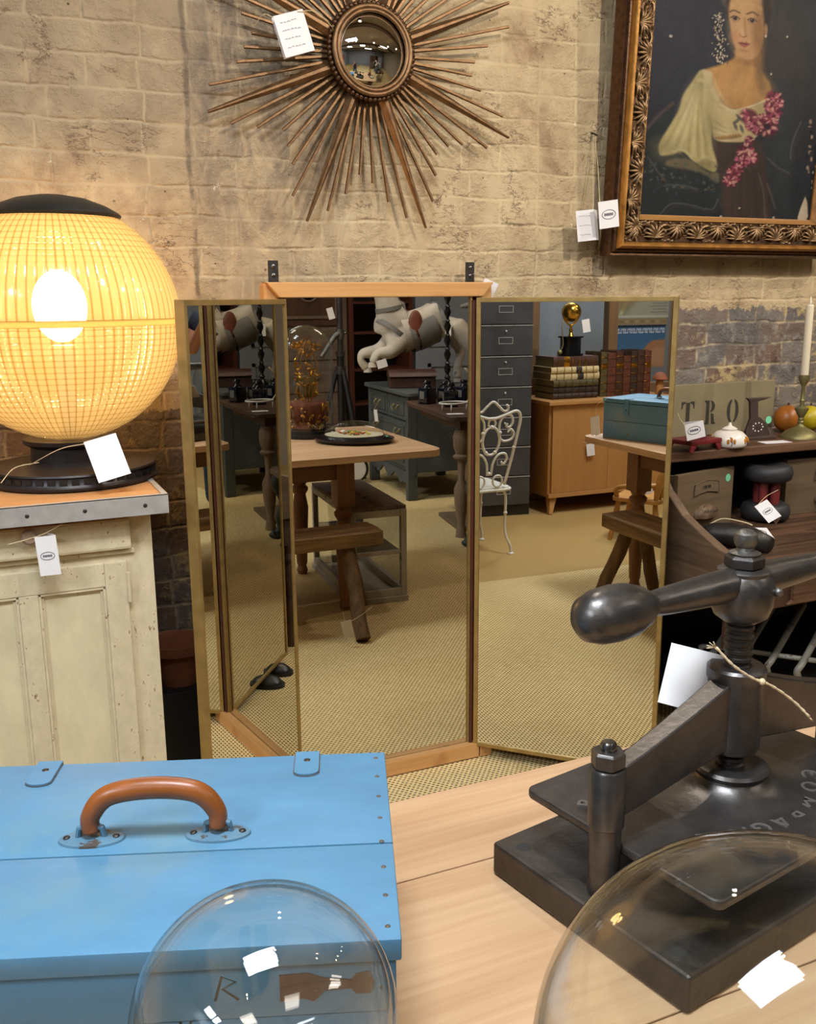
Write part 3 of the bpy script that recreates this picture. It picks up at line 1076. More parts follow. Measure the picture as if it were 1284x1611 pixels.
def lady(U, V):
    Hc = 0.9
    tz = V * Hc / 0.62
    X = 300 + 115 * tz + U * (935 + 20 * tz)
    Y = 1275 * (1 - tz)
    B = Brush(X, Y, '#2c2e33')
    # ground: blue-black left, brown glow right of the head
    B.ell(250, 100, 420, 700, '#31323f', 1.2, 0.8)
    B.ell(1060, 260, 190, 420, '#3f3934', 1.4, 0.9)
    B.ell(640, 1150, 420, 260, '#25302f', 1.3, 0.7)
    # dark cloak
    B.poly([(345, 790), (420, 700), (500, 600), (480, 760), (430, 900), (600, 980), (720, 1040), (740, 1290), (310, 1290), (330, 900)], '#2b3031', 40, 0.9)
    B.line([(345, 780), (420, 680), (495, 600)], 16, '#5d4a42', 0.8, 14)
    B.poly([(1030, 420), (1120, 430), (1180, 640), (1150, 900), (1090, 1285), (960, 1285), (960, 900), (1000, 650)], '#33373a', 50, 0.8)
    # skirt / bodice
    B.poly([(700, 800), (930, 770), (985, 960), (990, 1290), (760, 1290), (730, 1060)], '#43352f', 30, 1)
    for q in range(5):
        B.line([(800 + 34 * q, 860), (800 + 40 * q, 1080), (790 + 46 * q, 1290)], 12, '#392c28', 0.5, 12)
    # neck, shoulders and chest
    sk = '#c08a4c'
    B.poly([(650, 400), (740, 352), (815, 300), (825, 255), (950, 250), (955, 350), (1005, 430), (1010, 480), (975, 540), (880, 590), (800, 600), (745, 560), (690, 470)], sk, 16)
    B.ell(800, 480, 110, 90, '#d09a58', 1.2, 0.7)
    B.ell(950, 340, 26, 130, '#74583a', 1.2, 0.75, -0.1)
    B.ell(985, 450, 40, 70, '#8d6a40', 1.2, 0.6, -0.5)
    B.ell(880, 315, 66, 24, '#8d6238', 1.0, 0.6)
    # head
    B.poly([(792, -10), (796, 120), (806, 200), (832, 270), (872, 303), (905, 300), (945, 265), (968, 190), (975, 100), (970, -10)], '#c28f5c', 12)
    B.ell(845, 110, 48, 150, '#d3a26c', 1.3, 0.8)
    B.ell(948, 150, 30, 150, '#8d6238', 1.2, 0.75)
    B.ell(880, -60, 110, 100, '#c9995f', 0.8, 0.9)
    B.poly([(770, -200), (880, -240), (1000, -190), (1010, 20), (985, 110), (970, 20), (960, -70), (890, -110), (810, -80), (790, 10), (782, 90), (775, 0)], '#33261f', 18)
    B.line([(794, 46), (815, 34), (845, 44)], 8, '#4a3222', 0.8, 6)
    B.line([(884, 44), (915, 30), (943, 44)], 8, '#4a3222', 0.8, 6)
    for ex in (822, 912):
        B.ell(ex, 78, 23, 13, '#9d7e64', 0.4, 0.9)
        B.ell(ex - 1, 77, 10, 11, '#2a201d', 0.4, 1)
        B.line([(ex - 24, 76), (ex, 64), (ex + 24, 78)], 5, '#3d291f', 0.9, 4)
        B.ell(ex - 4, 73, 2.6, 2.6, '#d8c8b4', 0.4, 0.8)
        B.line([(ex - 20, 90), (ex, 96), (ex + 20, 91)], 6, '#9a6d46', 0.5, 6)
    B.line([(872, 70), (874, 130), (880, 165)], 9, '#a3703f', 0.6, 10)
    B.line([(846, 168), (862, 178), (880, 170)], 6, '#7d4a30', 0.8, 5)
    B.ell(855, 150, 9, 22, '#ddb07c', 1.0, 0.7)
    B.poly([(834, 214), (856, 206), (866, 210), (878, 206), (898, 214), (866, 219)], '#8f3f35', 4)
    B.poly([(838, 217), (866, 220), (896, 216), (868, 236)], '#ad5a48', 5)
    B.line([(832, 214), (866, 219), (900, 213)], 3, '#6b2c28', 0.8, 3)
    B.ell(866, 254, 24, 8, '#9c6b40', 1.0, 0.5)
    B.ell(820, 190, 26, 30, '#cc8460', 1.4, 0.5)
    B.ell(985, 118, 9, 34, '#b47f50', 0.6, 0.9)
    B.ell(984, 155, 7, 8, '#d8b9a4', 0.5, 0.9)
    # blouse
    bl = '#c4ac77'
    B.poly([(640, 395), (690, 400), (700, 470), (740, 555), (800, 605), (880, 590), (975, 535), (985, 600), (950, 720), (900, 780), (800, 800), (705, 790), (690, 700), (670, 640), (640, 560), (615, 480)], bl, 10)
    B.poly([(640, 395), (590, 470), (545, 550), (520, 640), (470, 740), (420, 840), (425, 905), (480, 900), (540, 880), (600, 935), (660, 975), (705, 985), (715, 930), (690, 820), (690, 700), (670, 600), (655, 480)], '#b7a468', 12)
    for q, (xa, xb, xc) in enumerate(((630, 560, 470), (640, 590, 520), (650, 610, 590), (655, 640, 640), (662, 660, 690))):
        B.line([(xa, 450), (xb, 650), (xc, 870 + 12 * q)], 12, '#d6c48c', 0.55, 16)
        B.line([(xa - 14, 470), (xb - 20, 660), (xc - 24, 860 + 12 * q)], 9, '#8c7c4c', 0.5, 14)
    B.line([(430, 900), (490, 880), (545, 870), (600, 930), (650, 900), (700, 920)], 14, '#dcc98e', 0.6, 12)
    B.line([(520, 880), (570, 930), (620, 965)], 12, '#6d5f3c', 0.7, 12)
    B.poly([(470, 930), (560, 920), (660, 990), (720, 990), (715, 1055), (640, 1000), (540, 980), (450, 965)], '#77684a', 16, 0.85)
    for q in range(6):
        B.line([(650 + 9 * q, 400), (690 + 12 * q, 500 + 6 * q), (735 + 22 * q, 590 + 12 * q)], 5, '#e0cfa0', 0.45, 7)
    B.line([(735, 580), (800, 608), (870, 588), (930, 560), (980, 530)], 9, '#e7d7a8', 0.85, 7)
    for q in range(3):
        B.line([(700, 660 + 40 * q), (770, 700 + 26 * q), (850, 690 + 22 * q)], 10, '#d8c690', 0.5, 14)
        B.line([(700, 680 + 40 * q), (770, 722 + 24 * q), (850, 712 + 20 * q)], 8, '#8f7d50', 0.45, 12)
    B.line([(712, 782), (770, 778), (840, 760)], 16, '#7c5a34', 0.7, 10)
    for q in range(8):
        B.ell(728 + 15 * q, 778 - 4 * q, 6, 8, '#a8763c', 0.5, 0.9)
    # soft modelling of the sleeve and bodice
    B.ell(450, 870, 60, 60, '#8a7a4c', 1.4, 0.5)
    B.ell(680, 700, 30, 190, '#8c7c50', 1.3, 0.5)
    B.ell(560, 660, 40, 170, '#d2c290', 1.4, 0.4, 0.25)
    B.ell(650, 950, 60, 36, '#6f623f', 1.2, 0.5)
    B.ell(850, 690, 150, 40, '#a8945c', 1.4, 0.4)
    B.ell(960, 620, 40, 80, '#8d7c50', 1.4, 0.5)
    B.ell(800, 570, 60, 30, '#a87844', 1.3, 0.5)
    # flowers
    rs = np.random.RandomState(5)
    flowers = [(1030, 520, 46), (1050, 545, 30), (1005, 570, 34), (1030, 600, 40), (990, 690, 58), (890, 640, 48), (905, 690, 34), (1010, 640, 40), (890, 780, 26),
               (870, 850, 44), (900, 890, 44), (850, 910, 36), (820, 960, 34), (810, 1010, 34), (780, 1040, 34), (790, 985, 26), (930, 720, 26), (965, 640, 26)]
    for x, y, r in flowers:
        B.ell(x, y, r, r, '#5d2430', 0.4, 0.9)
        for k in range(22):
            a = rs.rand() * 6.28
            rr = r * rs.rand() ** 0.6
            c = ['#a8465a', '#c06472', '#d08a80', '#8d3046', '#d8a08a'][rs.randint(5)]
            B.ell(x + rr * math.cos(a), y + rr * math.sin(a), r * 0.28, r * 0.15, c, 0.7, 0.85, a)
    B.ell(990, 690, 20, 20, '#2f1c2a', 0.5, 0.9)
    for x, y in ((825, 670), (815, 700), (850, 715), (838, 650)):
        B.ell(x, y, 26, 9, '#4c4f45', 0.6, 0.8, rs.rand() * 3)
    # cloak glints
    for pts in ([(360, 920), (400, 990), (440, 1050)], [(460, 1080), (540, 1080), (610, 1100)], [(1120, 880), (1130, 780), (1180, 640)], [(990, 880), (1040, 930), (1110, 965)], [(940, 980), (965, 1100), (975, 1270)],
                [(415, 1260), (470, 1195), (560, 1195), (650, 1220)], [(720, 1150), (690, 1215), (650, 1215)], [(985, 1040), (1010, 1120), (1030, 1200)]):
        B.line(pts, 7, '#74736a', 0.55, 9)
        B.line([(p[0] + 14, p[1] + 16) for p in pts], 6, '#5a4032', 0.5, 10)
    for k in range(60):
        B.ell(rs.uniform(340, 720), rs.uniform(950, 1130), 9, 6, ['#4c5a55', '#6c6a5c', '#5d4634', '#39484a'][rs.randint(4)], 0.8, 0.6, rs.rand() * 3)
    # paint losses
    for k in range(150):
        yy = rs.uniform(60, 345)
        B.ell(738 + rs.randn() * 15 + (yy - 200) * 0.03, yy, rs.uniform(1.5, 6), rs.uniform(2, 7), ['#cbb594', '#b9a384', '#d2bfa4', '#1b1716'][rs.randint(4)], 0.3, 0.9)
    for x, y, r in ((1102, 143, 6), (832, 1203, 6), (1022, 1258, 7), (730, 1262, 7), (492, 225, 8), (838, 1278, 6), (1012, 372, 5)):
        B.ell(x, y, r, r, '#cdbfa6', 0.4, 0.9)
    B.poly([(1205, 1110), (1218, 1150), (1222, 1240), (1205, 1290), (1165, 1290), (1160, 1250), (1180, 1180)], '#c6b394', 5, 1, False)
    for k in range(26):
        B.ell(rs.uniform(1215, 1290), rs.uniform(620, 1060), rs.uniform(3, 9), rs.uniform(4, 16), ['#c6b394', '#b28c6c', '#211a18'][rs.randint(3)], 0.4, 0.8)
    gr = np.zeros(X.shape)
    for fx, fy, am in ((37, 29, 1.0), (71, 53, 0.7), (13, 17, 1.2), (131, 97, 0.5)):
        gr += am * np.sin(U * fx + 2.1 * np.sin(V * fy * 0.7)) * np.cos(V * fy + 1.7 * np.sin(U * fx * 0.6))
    out = B.img * (1 + 0.035 * gr[..., None]) + (B.n[..., None] - 0.5) * 0.03
    g = out.mean(-1, keepdims=True)
    return np.clip((out * 0.88 + g * 0.12) * 0.80, 0, 1)


cv = paint_canvas('canvas', PW - 2 * FW + 0.01, PH - 2 * FW + 0.01, 230, 330, lady, attr_mat('oil_paint', 0.5, 0.12, 0.12), t)
cv.location = (FW - 0.005, -0.012, FW - 0.005)
price_tag('open price tag with oval logo hanging left of the portrait frame', (1.687, 2.53, 1.674), (0.066, -0.02, 0.007), (-0.006, 0, -0.089), 0.056, 0.09,
          [[(1.78, 2.585, 1.905), (1.765, 2.56, 1.80), (1.745, 2.525, 1.69), (1.735, 2.518, 1.675)]], fold=118, fold_side='R', logo=False, lines=3)
price_tag('price tag with oval logo overlapping the lower corner of the portrait frame', (1.728, 2.475, 1.696), (0.068, -0.008, 0.010), (0.037, 0.0, -0.072), 0.066, 0.078,
          [[(1.783, 2.585, 1.905), (1.775, 2.55, 1.81), (1.75, 2.50, 1.71), (1.737, 2.474, 1.692)]])
b = MB(); b.at((1.782, 2.59, 1.908), (R(20), 0, 0)); b.lathe([(0.0, -0.02), (0.0025, -0.02), (0.0025, 0.02), (0.006, 0.021), (0.006, 0.023), (0.0, 0.024)], seg=10, axis='Y')
tag(b.build('nail', M['iron_dark']), 'bent iron nail in the brick wall holding two tag strings', 'nail')

# ------------------------------------------------------------------ painted cupboard and globe lamp
t = thing('painted_cupboard', 'cream distressed painted cupboard with drawer and panelled door under the globe lamp', 'cupboard', (-0.2, 2.3, 0))
CZ, CF, CR = 1.005, 2.055, 0.308
b = MB()
b.box(-0.62, CR, CF, 2.56, 0.08, 0.985, 0.003)
b.build('carcass', M['cream'], t, smooth=0, world=True)
b = MB(); b.box(-0.62, CR - 0.02, CF + 0.03, 2.54, 0.0, 0.079)
b.build('plinth', M['cream_plain'], t, smooth=0, world=True)
b = MB(); b.box(-0.645, 0.333, 2.003, 2.58, 0.987, 1.022, 0.002)
M['ply'] = wood('ply_top', '#cf9a66', '#b07d4c', 'X', 1.0, 0.5, 0.1, 0.7)
wt = b.build('worktop', M['ply'], t, smooth=0, world=True)
b = MB(); b.box(-0.648, 0.338, 1.997, 2.0025, 0.984, 1.0245); b.box(0.3335, 0.338, 2.0025, 2.58, 0.984, 1.0245)
b.box(-0.648, 0.338, 1.997, 2.009, 1.0228, 1.0248); b.box(0.326, 0.338, 2.009, 2.58, 1.0228, 1.0248)
ed = b.build('metal_edge', M['alu'], wt, smooth=0, world=True)
b = MB()
for xx in (-0.3, -0.12, 0.06, 0.17, 0.29):
    b.ball((xx, 1.997, 1.004), 0.0045, sy=0.4, seg=10, rings=6)
b.build('edge_screws', M['iron_dark'], wt, world=True)
b = MB(); b.box(-0.14, 0.262, CF - 0.018, CF, 0.905, 0.972, 0.006)
b.box(-0.15, 0.268, CF - 0.007, CF, 0.893, 0.904, 0.002)
dr = b.build('drawer', M['cream'], t, smooth=0, world=True)
b = MB(); b.lathe([(0.0, 2.017), (0.012, 2.017), (0.0165, 2.022), (0.0165, 2.026), (0.008, 2.031), (0.008, 2.04)], (0.062, 0, 0.955), 20, 'Y')
b.build('knob', plain('wood_knob', '#8e7863', 0.4, 0, 0.15, 40), dr, world=True)
b = MB()
x0, x1, z0, z1 = -0.152, 0.249, 0.12, 0.878
st = 0.046
b.box(x0, x0 + st, CF - 0.012, CF, z0, z1, 0.002); b.box(x1 - st, x1, CF - 0.012, CF, z0, z1, 0.002)
b.box(x0 + st, x1 - st, CF - 0.012, CF, z1 - 0.052, z1, 0.002); b.box(x0 + st, x1 - st, CF - 0.012, CF, z0, z0 + 0.1, 0.002)
b.box(0.03, 0.068, CF - 0.012, CF, z0 + 0.1, z1 - 0.052, 0.002)
dd = b.build('door', M['cream'], t, smooth=0, world=True)
for pa, pb in ((x0 + st, 0.03), (0.068, x1 - st)):
    b = MB()
    za, zb = z0 + 0.1, z1 - 0.052
    for i, (ins, dep) in enumerate(((0.0, 0.0105), (0.005, 0.0065))):
        b.box(pa + ins, pa + ins + 0.006, CF - dep, CF, za, zb, 0.0015); b.box(pb - ins - 0.006, pb - ins, CF - dep, CF, za, zb, 0.0015)
        b.box(pa + ins, pb - ins, CF - dep, CF, zb - ins - 0.006, zb - ins, 0.0015)
    b.build('panel_moulding', M['cream'], dd, smooth=0, world=True)
    b = MB(); b.box(pa + 0.011, pb - 0.011, CF - 0.003, CF, za, zb - 0.011)
    b.build('panel', M['cream_plain'], dd, smooth=0, world=True)
b = MB(); b.box(0.249, 0.253, CF - 0.014, CF, 0.79, 0.85, 0.001); b.tube([(0.251, CF - 0.013, 0.787), (0.251, CF - 0.013, 0.853)], 0.004, 8)
b.build('hinge', M['cream'], t, world=True)
price_tag('folded price tag with oval logo hanging from the cream cupboard knob', (0.070, 2.005, 0.958), (0.049, -0.012, 0.003), (0.021, -0.005, -0.08), 0.040, 0.082,
          [[(0.02, 2.02, 0.945), (0.055, 2.017, 0.952), (0.09, 2.012, 0.962), (0.125, 2.005, 0.98)]], fold=55, fold_side='R')

LP = Vector((0.178, 2.29, 1.0248))
t = thing('globe_lamp', 'large ribbed glass globe lamp with black base lit on the cream cupboard', 'table lamp', tuple(LP))
b = MB(); b.lathe([(0.0, 0.0), (0.186, 0.0), (0.188, 0.006), (0.182, 0.012), (0.180, 0.027), (0.184, 0.03), (0.182, 0.034), (0.12, 0.042), (0.09, 0.046), (0.088, 0.075), (0.094, 0.079), (0.104, 0.085), (0.104, 0.094), (0.0, 0.094)], seg=64)
b.build('base', M['lamp_base'], t)
b = MB()
for k in range(46):
    a = 2 * PI * k / 46
    b.at((0, 0, 0), (0, 0, a)); b.box(0.177, 0.1835, -0.008, 0.008, 0.0145, 0.0245)
b.at()
b.build('base_slots', M['black'], t, smooth=0)


def globe_mat():
    t = NT('ribbed_globe_glass')
    tc = t.n('TexCoord')
    sp = t.n('SeparateXYZ')
    t.t.links.new(tc.outputs['Object'], sp.inputs[0])
    az = t.math('ARCTAN2', sp.outputs[1], sp.outputs[0])
    el = t.math('ARCSINE', t.math('DIVIDE', t.math('SUBTRACT', sp.outputs[2], 0.351), 0.262), 0, True)
    la = t.math('ABSOLUTE', t.math('SINE', t.math('MULTIPLY', az, 40.0)))
    lb = t.math('ABSOLUTE', t.math('SINE', t.math('MULTIPLY', t.math('SUBTRACT', sp.outputs[2], 0.351), 260.0)))
    dz = t.math('SUBTRACT', sp.outputs[2], 0.351)
    mid = t.math('MULTIPLY', t.step(dz, 0.0, 0.006), t.math('SUBTRACT', 1.0, t.step(dz, 0.10, 0.15)))
    hline = t.math('ADD', t.step(lb, 0.1, 0.7), t.math('MULTIPLY', mid, 0.75), True)
    rib = t.math('MULTIPLY', t.math('ADD', 0.12, t.math('MULTIPLY', t.step(la, 0.05, 0.75), 0.88)), t.math('ADD', 0.3, t.math('MULTIPLY', hline, 0.7)))
    tr = t.n('BsdfTranslucent')
    t.put(tr.inputs[0], t.ramp(rib, [(0.0, srgb('#86703c')), (1.0, srgb('#eedfb4'))]))
    tp = t.n('BsdfTransparent')
    t.put(tp.inputs[0], srgb('#fff6dd'))
    m1 = t.n('MixShader')
    t.put(m1.inputs[0], t.math('ADD', 0.16, t.math('MULTIPLY', rib, 0.40)))
    t.t.links.new(tr.outputs[0], m1.inputs[1])
    t.t.links.new(tp.outputs[0], m1.inputs[2])
    gl = t.n('BsdfGlossy')
    gl.inputs['Roughness'].default_value = 0.12
    bp = t.n('Bump')
    bp.inputs['Strength'].default_value = 0.5
    bp.inputs['Distance'].default_value = 0.003
    t.t.links.new(rib, bp.inputs['Height'])
    t.t.links.new(bp.outputs[0], gl.inputs['Normal'])
    m2 = t.n('MixShader')
    fr = t.n('Fresnel')
    fr.inputs['IOR'].default_value = 1.5
    t.put(m2.inputs[0], t.math('MULTIPLY', fr.outputs[0], 0.9))
    t.t.links.new(m1.outputs[0], m2.inputs[1])
    t.t.links.new(gl.outputs[0], m2.inputs[2])
    t.t.links.new(m2.outputs[0], t.out.inputs[0])
    return t.m


M['globe'] = globe_mat()
GR, GC = 0.262, 0.351
pr = []
for k in range(41):
    a = R(-78 + 64 * 2.14 * k / 40)
    pr.append((GR * math.cos(a), GC + GR * math.sin(a)))
lowp = [p for p in pr if p[1] < GC - 0.008]
uppp = [p for p in pr if p[1] > GC + 0.008]
b = MB(); b.lathe(lowp + [(GR, GC - 0.006)], seg=96, cap=False); b.build('lower_globe', M['globe'], t, smooth=180)
b = MB(); b.lathe([(GR, GC + 0.006)] + uppp, seg=96, cap=False); b.build('upper_globe', M['globe'], t, smooth=180)
b = MB(); b.lathe([(GR - 0.004, GC - 0.007), (GR + 0.002, GC - 0.007), (GR + 0.003, GC), (GR + 0.002, GC + 0.007), (GR - 0.004, GC + 0.007)], seg=96, cap=False)
sg = NT('seam_glass')
stl = sg.n('BsdfTranslucent'); sg.put(stl.inputs[0], srgb('#b3a170'))
sg.t.links.new(stl.outputs[0], sg.out.inputs[0])
b.build('seam_ring', sg.m, t, smooth=180)
rt, zt = uppp[-1]
b = MB(); b.lathe([(rt + 0.006, zt - 0.006), (rt + 0.01, zt + 0.002), (rt + 0.004, zt + 0.008), (rt * 0.85, zt + 0.022), (rt * 0.55, zt + 0.037), (rt * 0.2, zt + 0.045), (0.0, zt + 0.046)], seg=64, cap=False)
b.build('top_cap', M['black'], t)
b = MB(); b.lathe([(0.0, 0.094), (0.02, 0.094), (0.02, 0.26), (0.026, 0.27), (0.026, 0.3), (0.0, 0.3)], seg=20)
b.build('lamp_holder', M['enamel_white'], t)
b = MB(); b.ball((0, 0, 0.385), 0.058, sz=1.35, seg=24, rings=16)
b.build('bulb', emit('globe_bulb', '#ffd092', 54.0), t, smooth=180)
price_tag('blank white price tag leaning on the globe lamp base', (0.187, 2.095, 1.131), (0.064, 0.0, 0.015), (0.045, -0.05, -0.068), 0.068, 0.098,
          [[(0.08, 2.19, 1.075), (0.14, 2.125, 1.115), (0.192, 2.094, 1.128)], [(0.02, 2.14, 1.05), (0.05, 2.17, 1.075), (0.10, 2.19, 1.08)]], logo=False)

# dark corner between cupboard and mirror, filled by an added black crate
b = MB(); b.box(0.335, 0.60, 2.40, 2.585, 0.0, 0.41, 0.004)
tag(b.build('crate', M['black'], smooth=0), 'added black crate filling the dark gap between cupboard and folding mirror', 'crate')
t = thing('flower_pot', 'terracotta flower pot on the black crate in the dark gap', 'flower pot', (0.42, 2.48, 0.41))
b = MB(); b.lathe([(0.0, 0.0), (0.05, 0.0), (0.068, 0.09), (0.078, 0.092), (0.08, 0.118), (0.072, 0.118), (0.066, 0.1), (0.05, 0.02), (0.0, 0.02)], seg=32, cap=False)
b.build('pot', M['terracotta'], t)
price_tag('small white tag standing behind the left wing of the folding mirror', (0.50, 2.42, 0.50), (0.9, -0.2, 0.2), (-0.15, 0, -1), 0.05, 0.06, [], logo=False)


# ------------------------------------------------------------------ pine table
TZ = 0.75
TX0, TX1, TY0, TY1 = -0.22, 1.905, 0.15, 1.092
t = thing('pine_table', 'long pale pine table with rounded corners in front of the folding mirror', 'table', (0.8, 0.6, 0))


def rounded(x0, x1, y0, y1, r, corners):
    out = []
    for cx, cyy, a0, on in ((x1 - r, y1 - r, 0, corners[0]), (x0 + r, y1 - r, 90, corners[1]), (x0 + r, y0 + r, 180, corners[2]), (x1 - r, y0 + r, 270, corners[3])):
        if on:
            for k in range(9):
                a = R(a0 + k * 11.25)
                out.append((cx + r * math.cos(a), cyy + r * math.sin(a)))
        else:
            a = R(a0 + 45)
            out.append((cx + r * (1 if math.cos(a) > 0 else -1), cyy + r * (1 if math.sin(a) > 0 else -1)))
    return out


seams = [TY1, 0.9185, 0.616, 0.372, TY0]
for k in range(4):
    b = MB()
    b.prism(rounded(TX0, TX1, seams[k + 1] + 0.0012, seams[k] - 0.0012, 0.07, (k == 0, k == 0, k == 3, k == 3)), 0.03, 'Z', TZ - 0.03)
    b.build('tabletop_board', M['pine'], t, smooth=30, bevel=0.0012, world=True)
b = MB(); b.box(0.03, 1.485, 0.925, 0.947, 0.624, 0.7195); b.box(0.03, 1.485, 0.235, 0.257, 0.624, 0.7195)
b.box(0.03, 0.052, 0.257, 0.925, 0.624, 0.7195); b.box(1.463, 1.485, 0.257, 0.925, 0.624, 0.7195)
b.build('apron', M['pine_apron'], t, smooth=0, bevel=0.002, world=True)
lp = [(0.0, 0.0), (0.022, 0.0), (0.03, 0.02), (0.022, 0.045), (0.028, 0.06), (0.034, 0.2), (0.042, 0.36), (0.03, 0.43), (0.042, 0.45), (0.044, 0.465), (0.03, 0.48), (0.042, 0.5), (0.0, 0.5)]
for lx in (0.045, 1.47):
    for ly in (0.918, 0.262):
        b = MB(); b.lathe(lp, (lx, ly, 0), 24)
        b.box(lx - 0.043, lx + 0.043, ly - 0.043, ly + 0.043, 0.5, 0.7195, 0.003)
        b.build('leg', M['pine_z'], t, smooth=35, world=True)

# ------------------------------------------------------------------ blue tool box
BA = R(-20.3)
t = thing('wooden_tool_box', 'light blue painted wooden box with leather handle on the pine table', 'box', (0.0775, 0.8165, TZ + 0.001), BA)
bl, bw, bh = 0.2405, 0.1495, 0.193


def box_group(pieces, name, mat, par, bev=0.002):
    b = MB()
    for p in pieces:
        b.box(*p, bev)
    return b.build(name, mat, par, smooth=30)


M['blue_dark'] = M['blue']
box_group([(-bl, bl, -bw + 0.004, -bw + 0.02, 0.0, 0.062), (-bl, bl, -bw + 0.004, -bw + 0.02, 0.0635, 0.122), (-bl, bl, -bw + 0.002, -bw + 0.02, 0.1235, 0.172)], 'front_boards', M['blue'], t)
box_group([(-bl, bl, bw - 0.018, bw, 0.0, 0.085), (-bl, bl, bw - 0.018, bw, 0.0865, 0.172)], 'back_boards', worn('blue_paint_back', '#5f8aa8', '#6f6a5c', 0.36, 18, 0.6, (0.5, 1, 1), '#7d8f9c'), t)
box_group([(-bl, -bl + 0.018, -bw + 0.02, bw - 0.018, 0.0, 0.172)], 'left_end', M['blue'], t)
box_group([(bl - 0.018, bl, -bw + 0.02, bw - 0.018, 0.0, 0.172)], 'right_end', M['blue'], t)
ysm = -0.0225
lid = box_group([(-bl - 0.004, bl + 0.004, -bw - 0.006, ysm - 0.0008, 0.174, bh)], 'lid_front_board', M['blue'], t)
lid2 = box_group([(-bl - 0.004, bl + 0.004, ysm + 0.0008, bw + 0.004, 0.174, bh)], 'lid_rear_board', M['blue'], t)
M['nail'] = plain('rusty_nail', '#5f5348', 0.6, 0.3, 0.3, 80)
for y in np.linspace(-bw + 0.01, bw - 0.01, 8):
    for x in (bl - 0.006, -bl + 0.006):
        b = MB(); b.ball((x, y, bh), 0.0024, sz=0.35, seg=8, rings=6); b.build('nail_head', M['nail'], t)
for z in (0.03, 0.09, 0.145):
    for x in (-bl + 0.012, bl - 0.012):
        b = MB(); b.ball((x, -bw + 0.003, z), 0.0032, sy=0.4, seg=8, rings=6); b.build('nail_head', M['nail'], t)
for hx in (-0.108, 0.162):
    b = MB()
    b.prism([(hx + 0.0125, bw + 0.0065), (hx - 0.0125, bw + 0.0065), (hx - 0.0125, bw - 0.036)] + [(hx - 0.0125 * math.cos(R(15 * k)), bw - 0.036 - 0.008 * math.sin(R(15 * k))) for k in range(1, 12)] + [(hx + 0.0125, bw - 0.036)], 0.0022, 'Z', bh + 0.0002)
    b.box(hx - 0.0125, hx + 0.0125, bw + 0.0043, bw + 0.0065, bh - 0.075, bh + 0.0002)
    e = 0.0011
    rb = MB()
    rb.prism([(hx + 0.0125 + e, bw + 0.004), (hx - 0.0125 - e, bw + 0.004), (hx - 0.0125 - e, bw - 0.036)] + [(hx - (0.0125 + e) * math.cos(R(15 * k)), bw - 0.036 - (0.008 + e) * math.sin(R(15 * k))) for k in range(1, 12)] + [(hx + 0.0125 + e, bw - 0.036)], 0.0007, 'Z', bh + 0.0001)
    hg = b.build('strap_hinge', M['blue'], t)
    b = MB()
    b.ball((hx, bw - 0.013, bh + 0.002), 0.004, sz=0.35, seg=10, rings=6)
    b.ball((hx, bw + 0.0065, bh - 0.05), 0.004, sy=0.4, seg=10, rings=6)
    b.build('rivet', M['iron_dark'], hg)
    rb.build('strap_outline', M['nail'], hg, smooth=0)  # rust-coloured plate that draws a dark outline round the strap
# handle
hy = 0.003
hx0, hx1 = -0.0275, 0.086
zb = bh
pts = spline([(hx0, hy, zb + 0.008), (hx0 + 0.001, hy + 0.002, zb + 0.024), (hx0 + 0.018, hy + 0.003, zb + 0.042), ((hx0 + hx1) / 2, hy + 0.004, zb + 0.047), (hx1 - 0.018, hy + 0.003, zb + 0.042), (hx1 - 0.001, hy + 0.002, zb + 0.024), (hx1, hy, zb + 0.008)], 8)
b = MB(); b.tube(pts, [0.0078 + 0.0022 * math.sin(PI * k / (len(pts) - 1)) for k in range(len(pts))], 14)
hd = b.build('handle', M['leather'], t, smooth=180)
b = MB(); b.tube([p + Vector((0, 0.0, 0.0094)) for p in pts[6:-6]], 0.0009, 5)
b.build('stitching', M['saddle'], hd)
for hx in (hx0, hx1):
    b = MB()
    b.lathe([(0.0, zb), (0.03, zb), (0.029, zb + 0.002), (0.012, zb + 0.004), (0.0, zb + 0.004)], (hx, hy, 0), 28, sy=0.5)
    b.at((hx, hy, 0)); b.tube([(-0.012, 0, zb + 0.002), (-0.01, 0, zb + 0.012), (0.0, 0, zb + 0.016), (0.01, 0, zb + 0.012), (0.012, 0, zb + 0.002)], 0.003, 8); b.at()
    bk = b.build('handle_plate', worn('plate_paint', '#587d92', '#4a4038', 0.45, 60, 0.5), hd)
    b = MB()
    for q in (-0.022, 0.022):
        b.ball((hx + q, hy, zb + 0.003), 0.0034, sz=0.5, seg=8, rings=6)
    b.build('screw', M['iron_dark'], bk)
# rusty hasp plate and chalk marks on the front
b = MB()
b.prism([(0.150, 0.138), (0.168, 0.14), (0.176, 0.137), (0.184, 0.146), (0.205, 0.147), (0.209, 0.142), (0.220, 0.142), (0.223, 0.151), (0.219, 0.161), (0.209, 0.159), (0.205, 0.154), (0.184, 0.157), (0.172, 0.162), (0.150, 0.161)], 0.0016, 'Y', -bw + 0.0005)
b.build('hasp_plate', plain('rusty_hasp', '#54382c', 0.7, 0.1, 0.3, 60), t, smooth=0)
for cz in (0.122, 0.132):
    b = MB(); b.tube([(0.076 + 0.0042 * math.cos(a), -bw + 0.0042, cz + 0.0052 * math.sin(a)) for a in [2 * PI * k / 14 for k in range(14)]], 0.0011, 5, closed=True)
    b.build('crayon_mark', M['ink_dark'], t)
b = MB(); b.tube([(0.100, -bw + 0.0022, 0.141), (0.106, -bw + 0.0022, 0.162), (0.116, -bw + 0.0022, 0.157), (0.106, -bw + 0.0022, 0.151), (0.118, -bw + 0.0022, 0.141)], 0.0011, 5)
b.build('crayon_mark', M['ink_dark'], t)
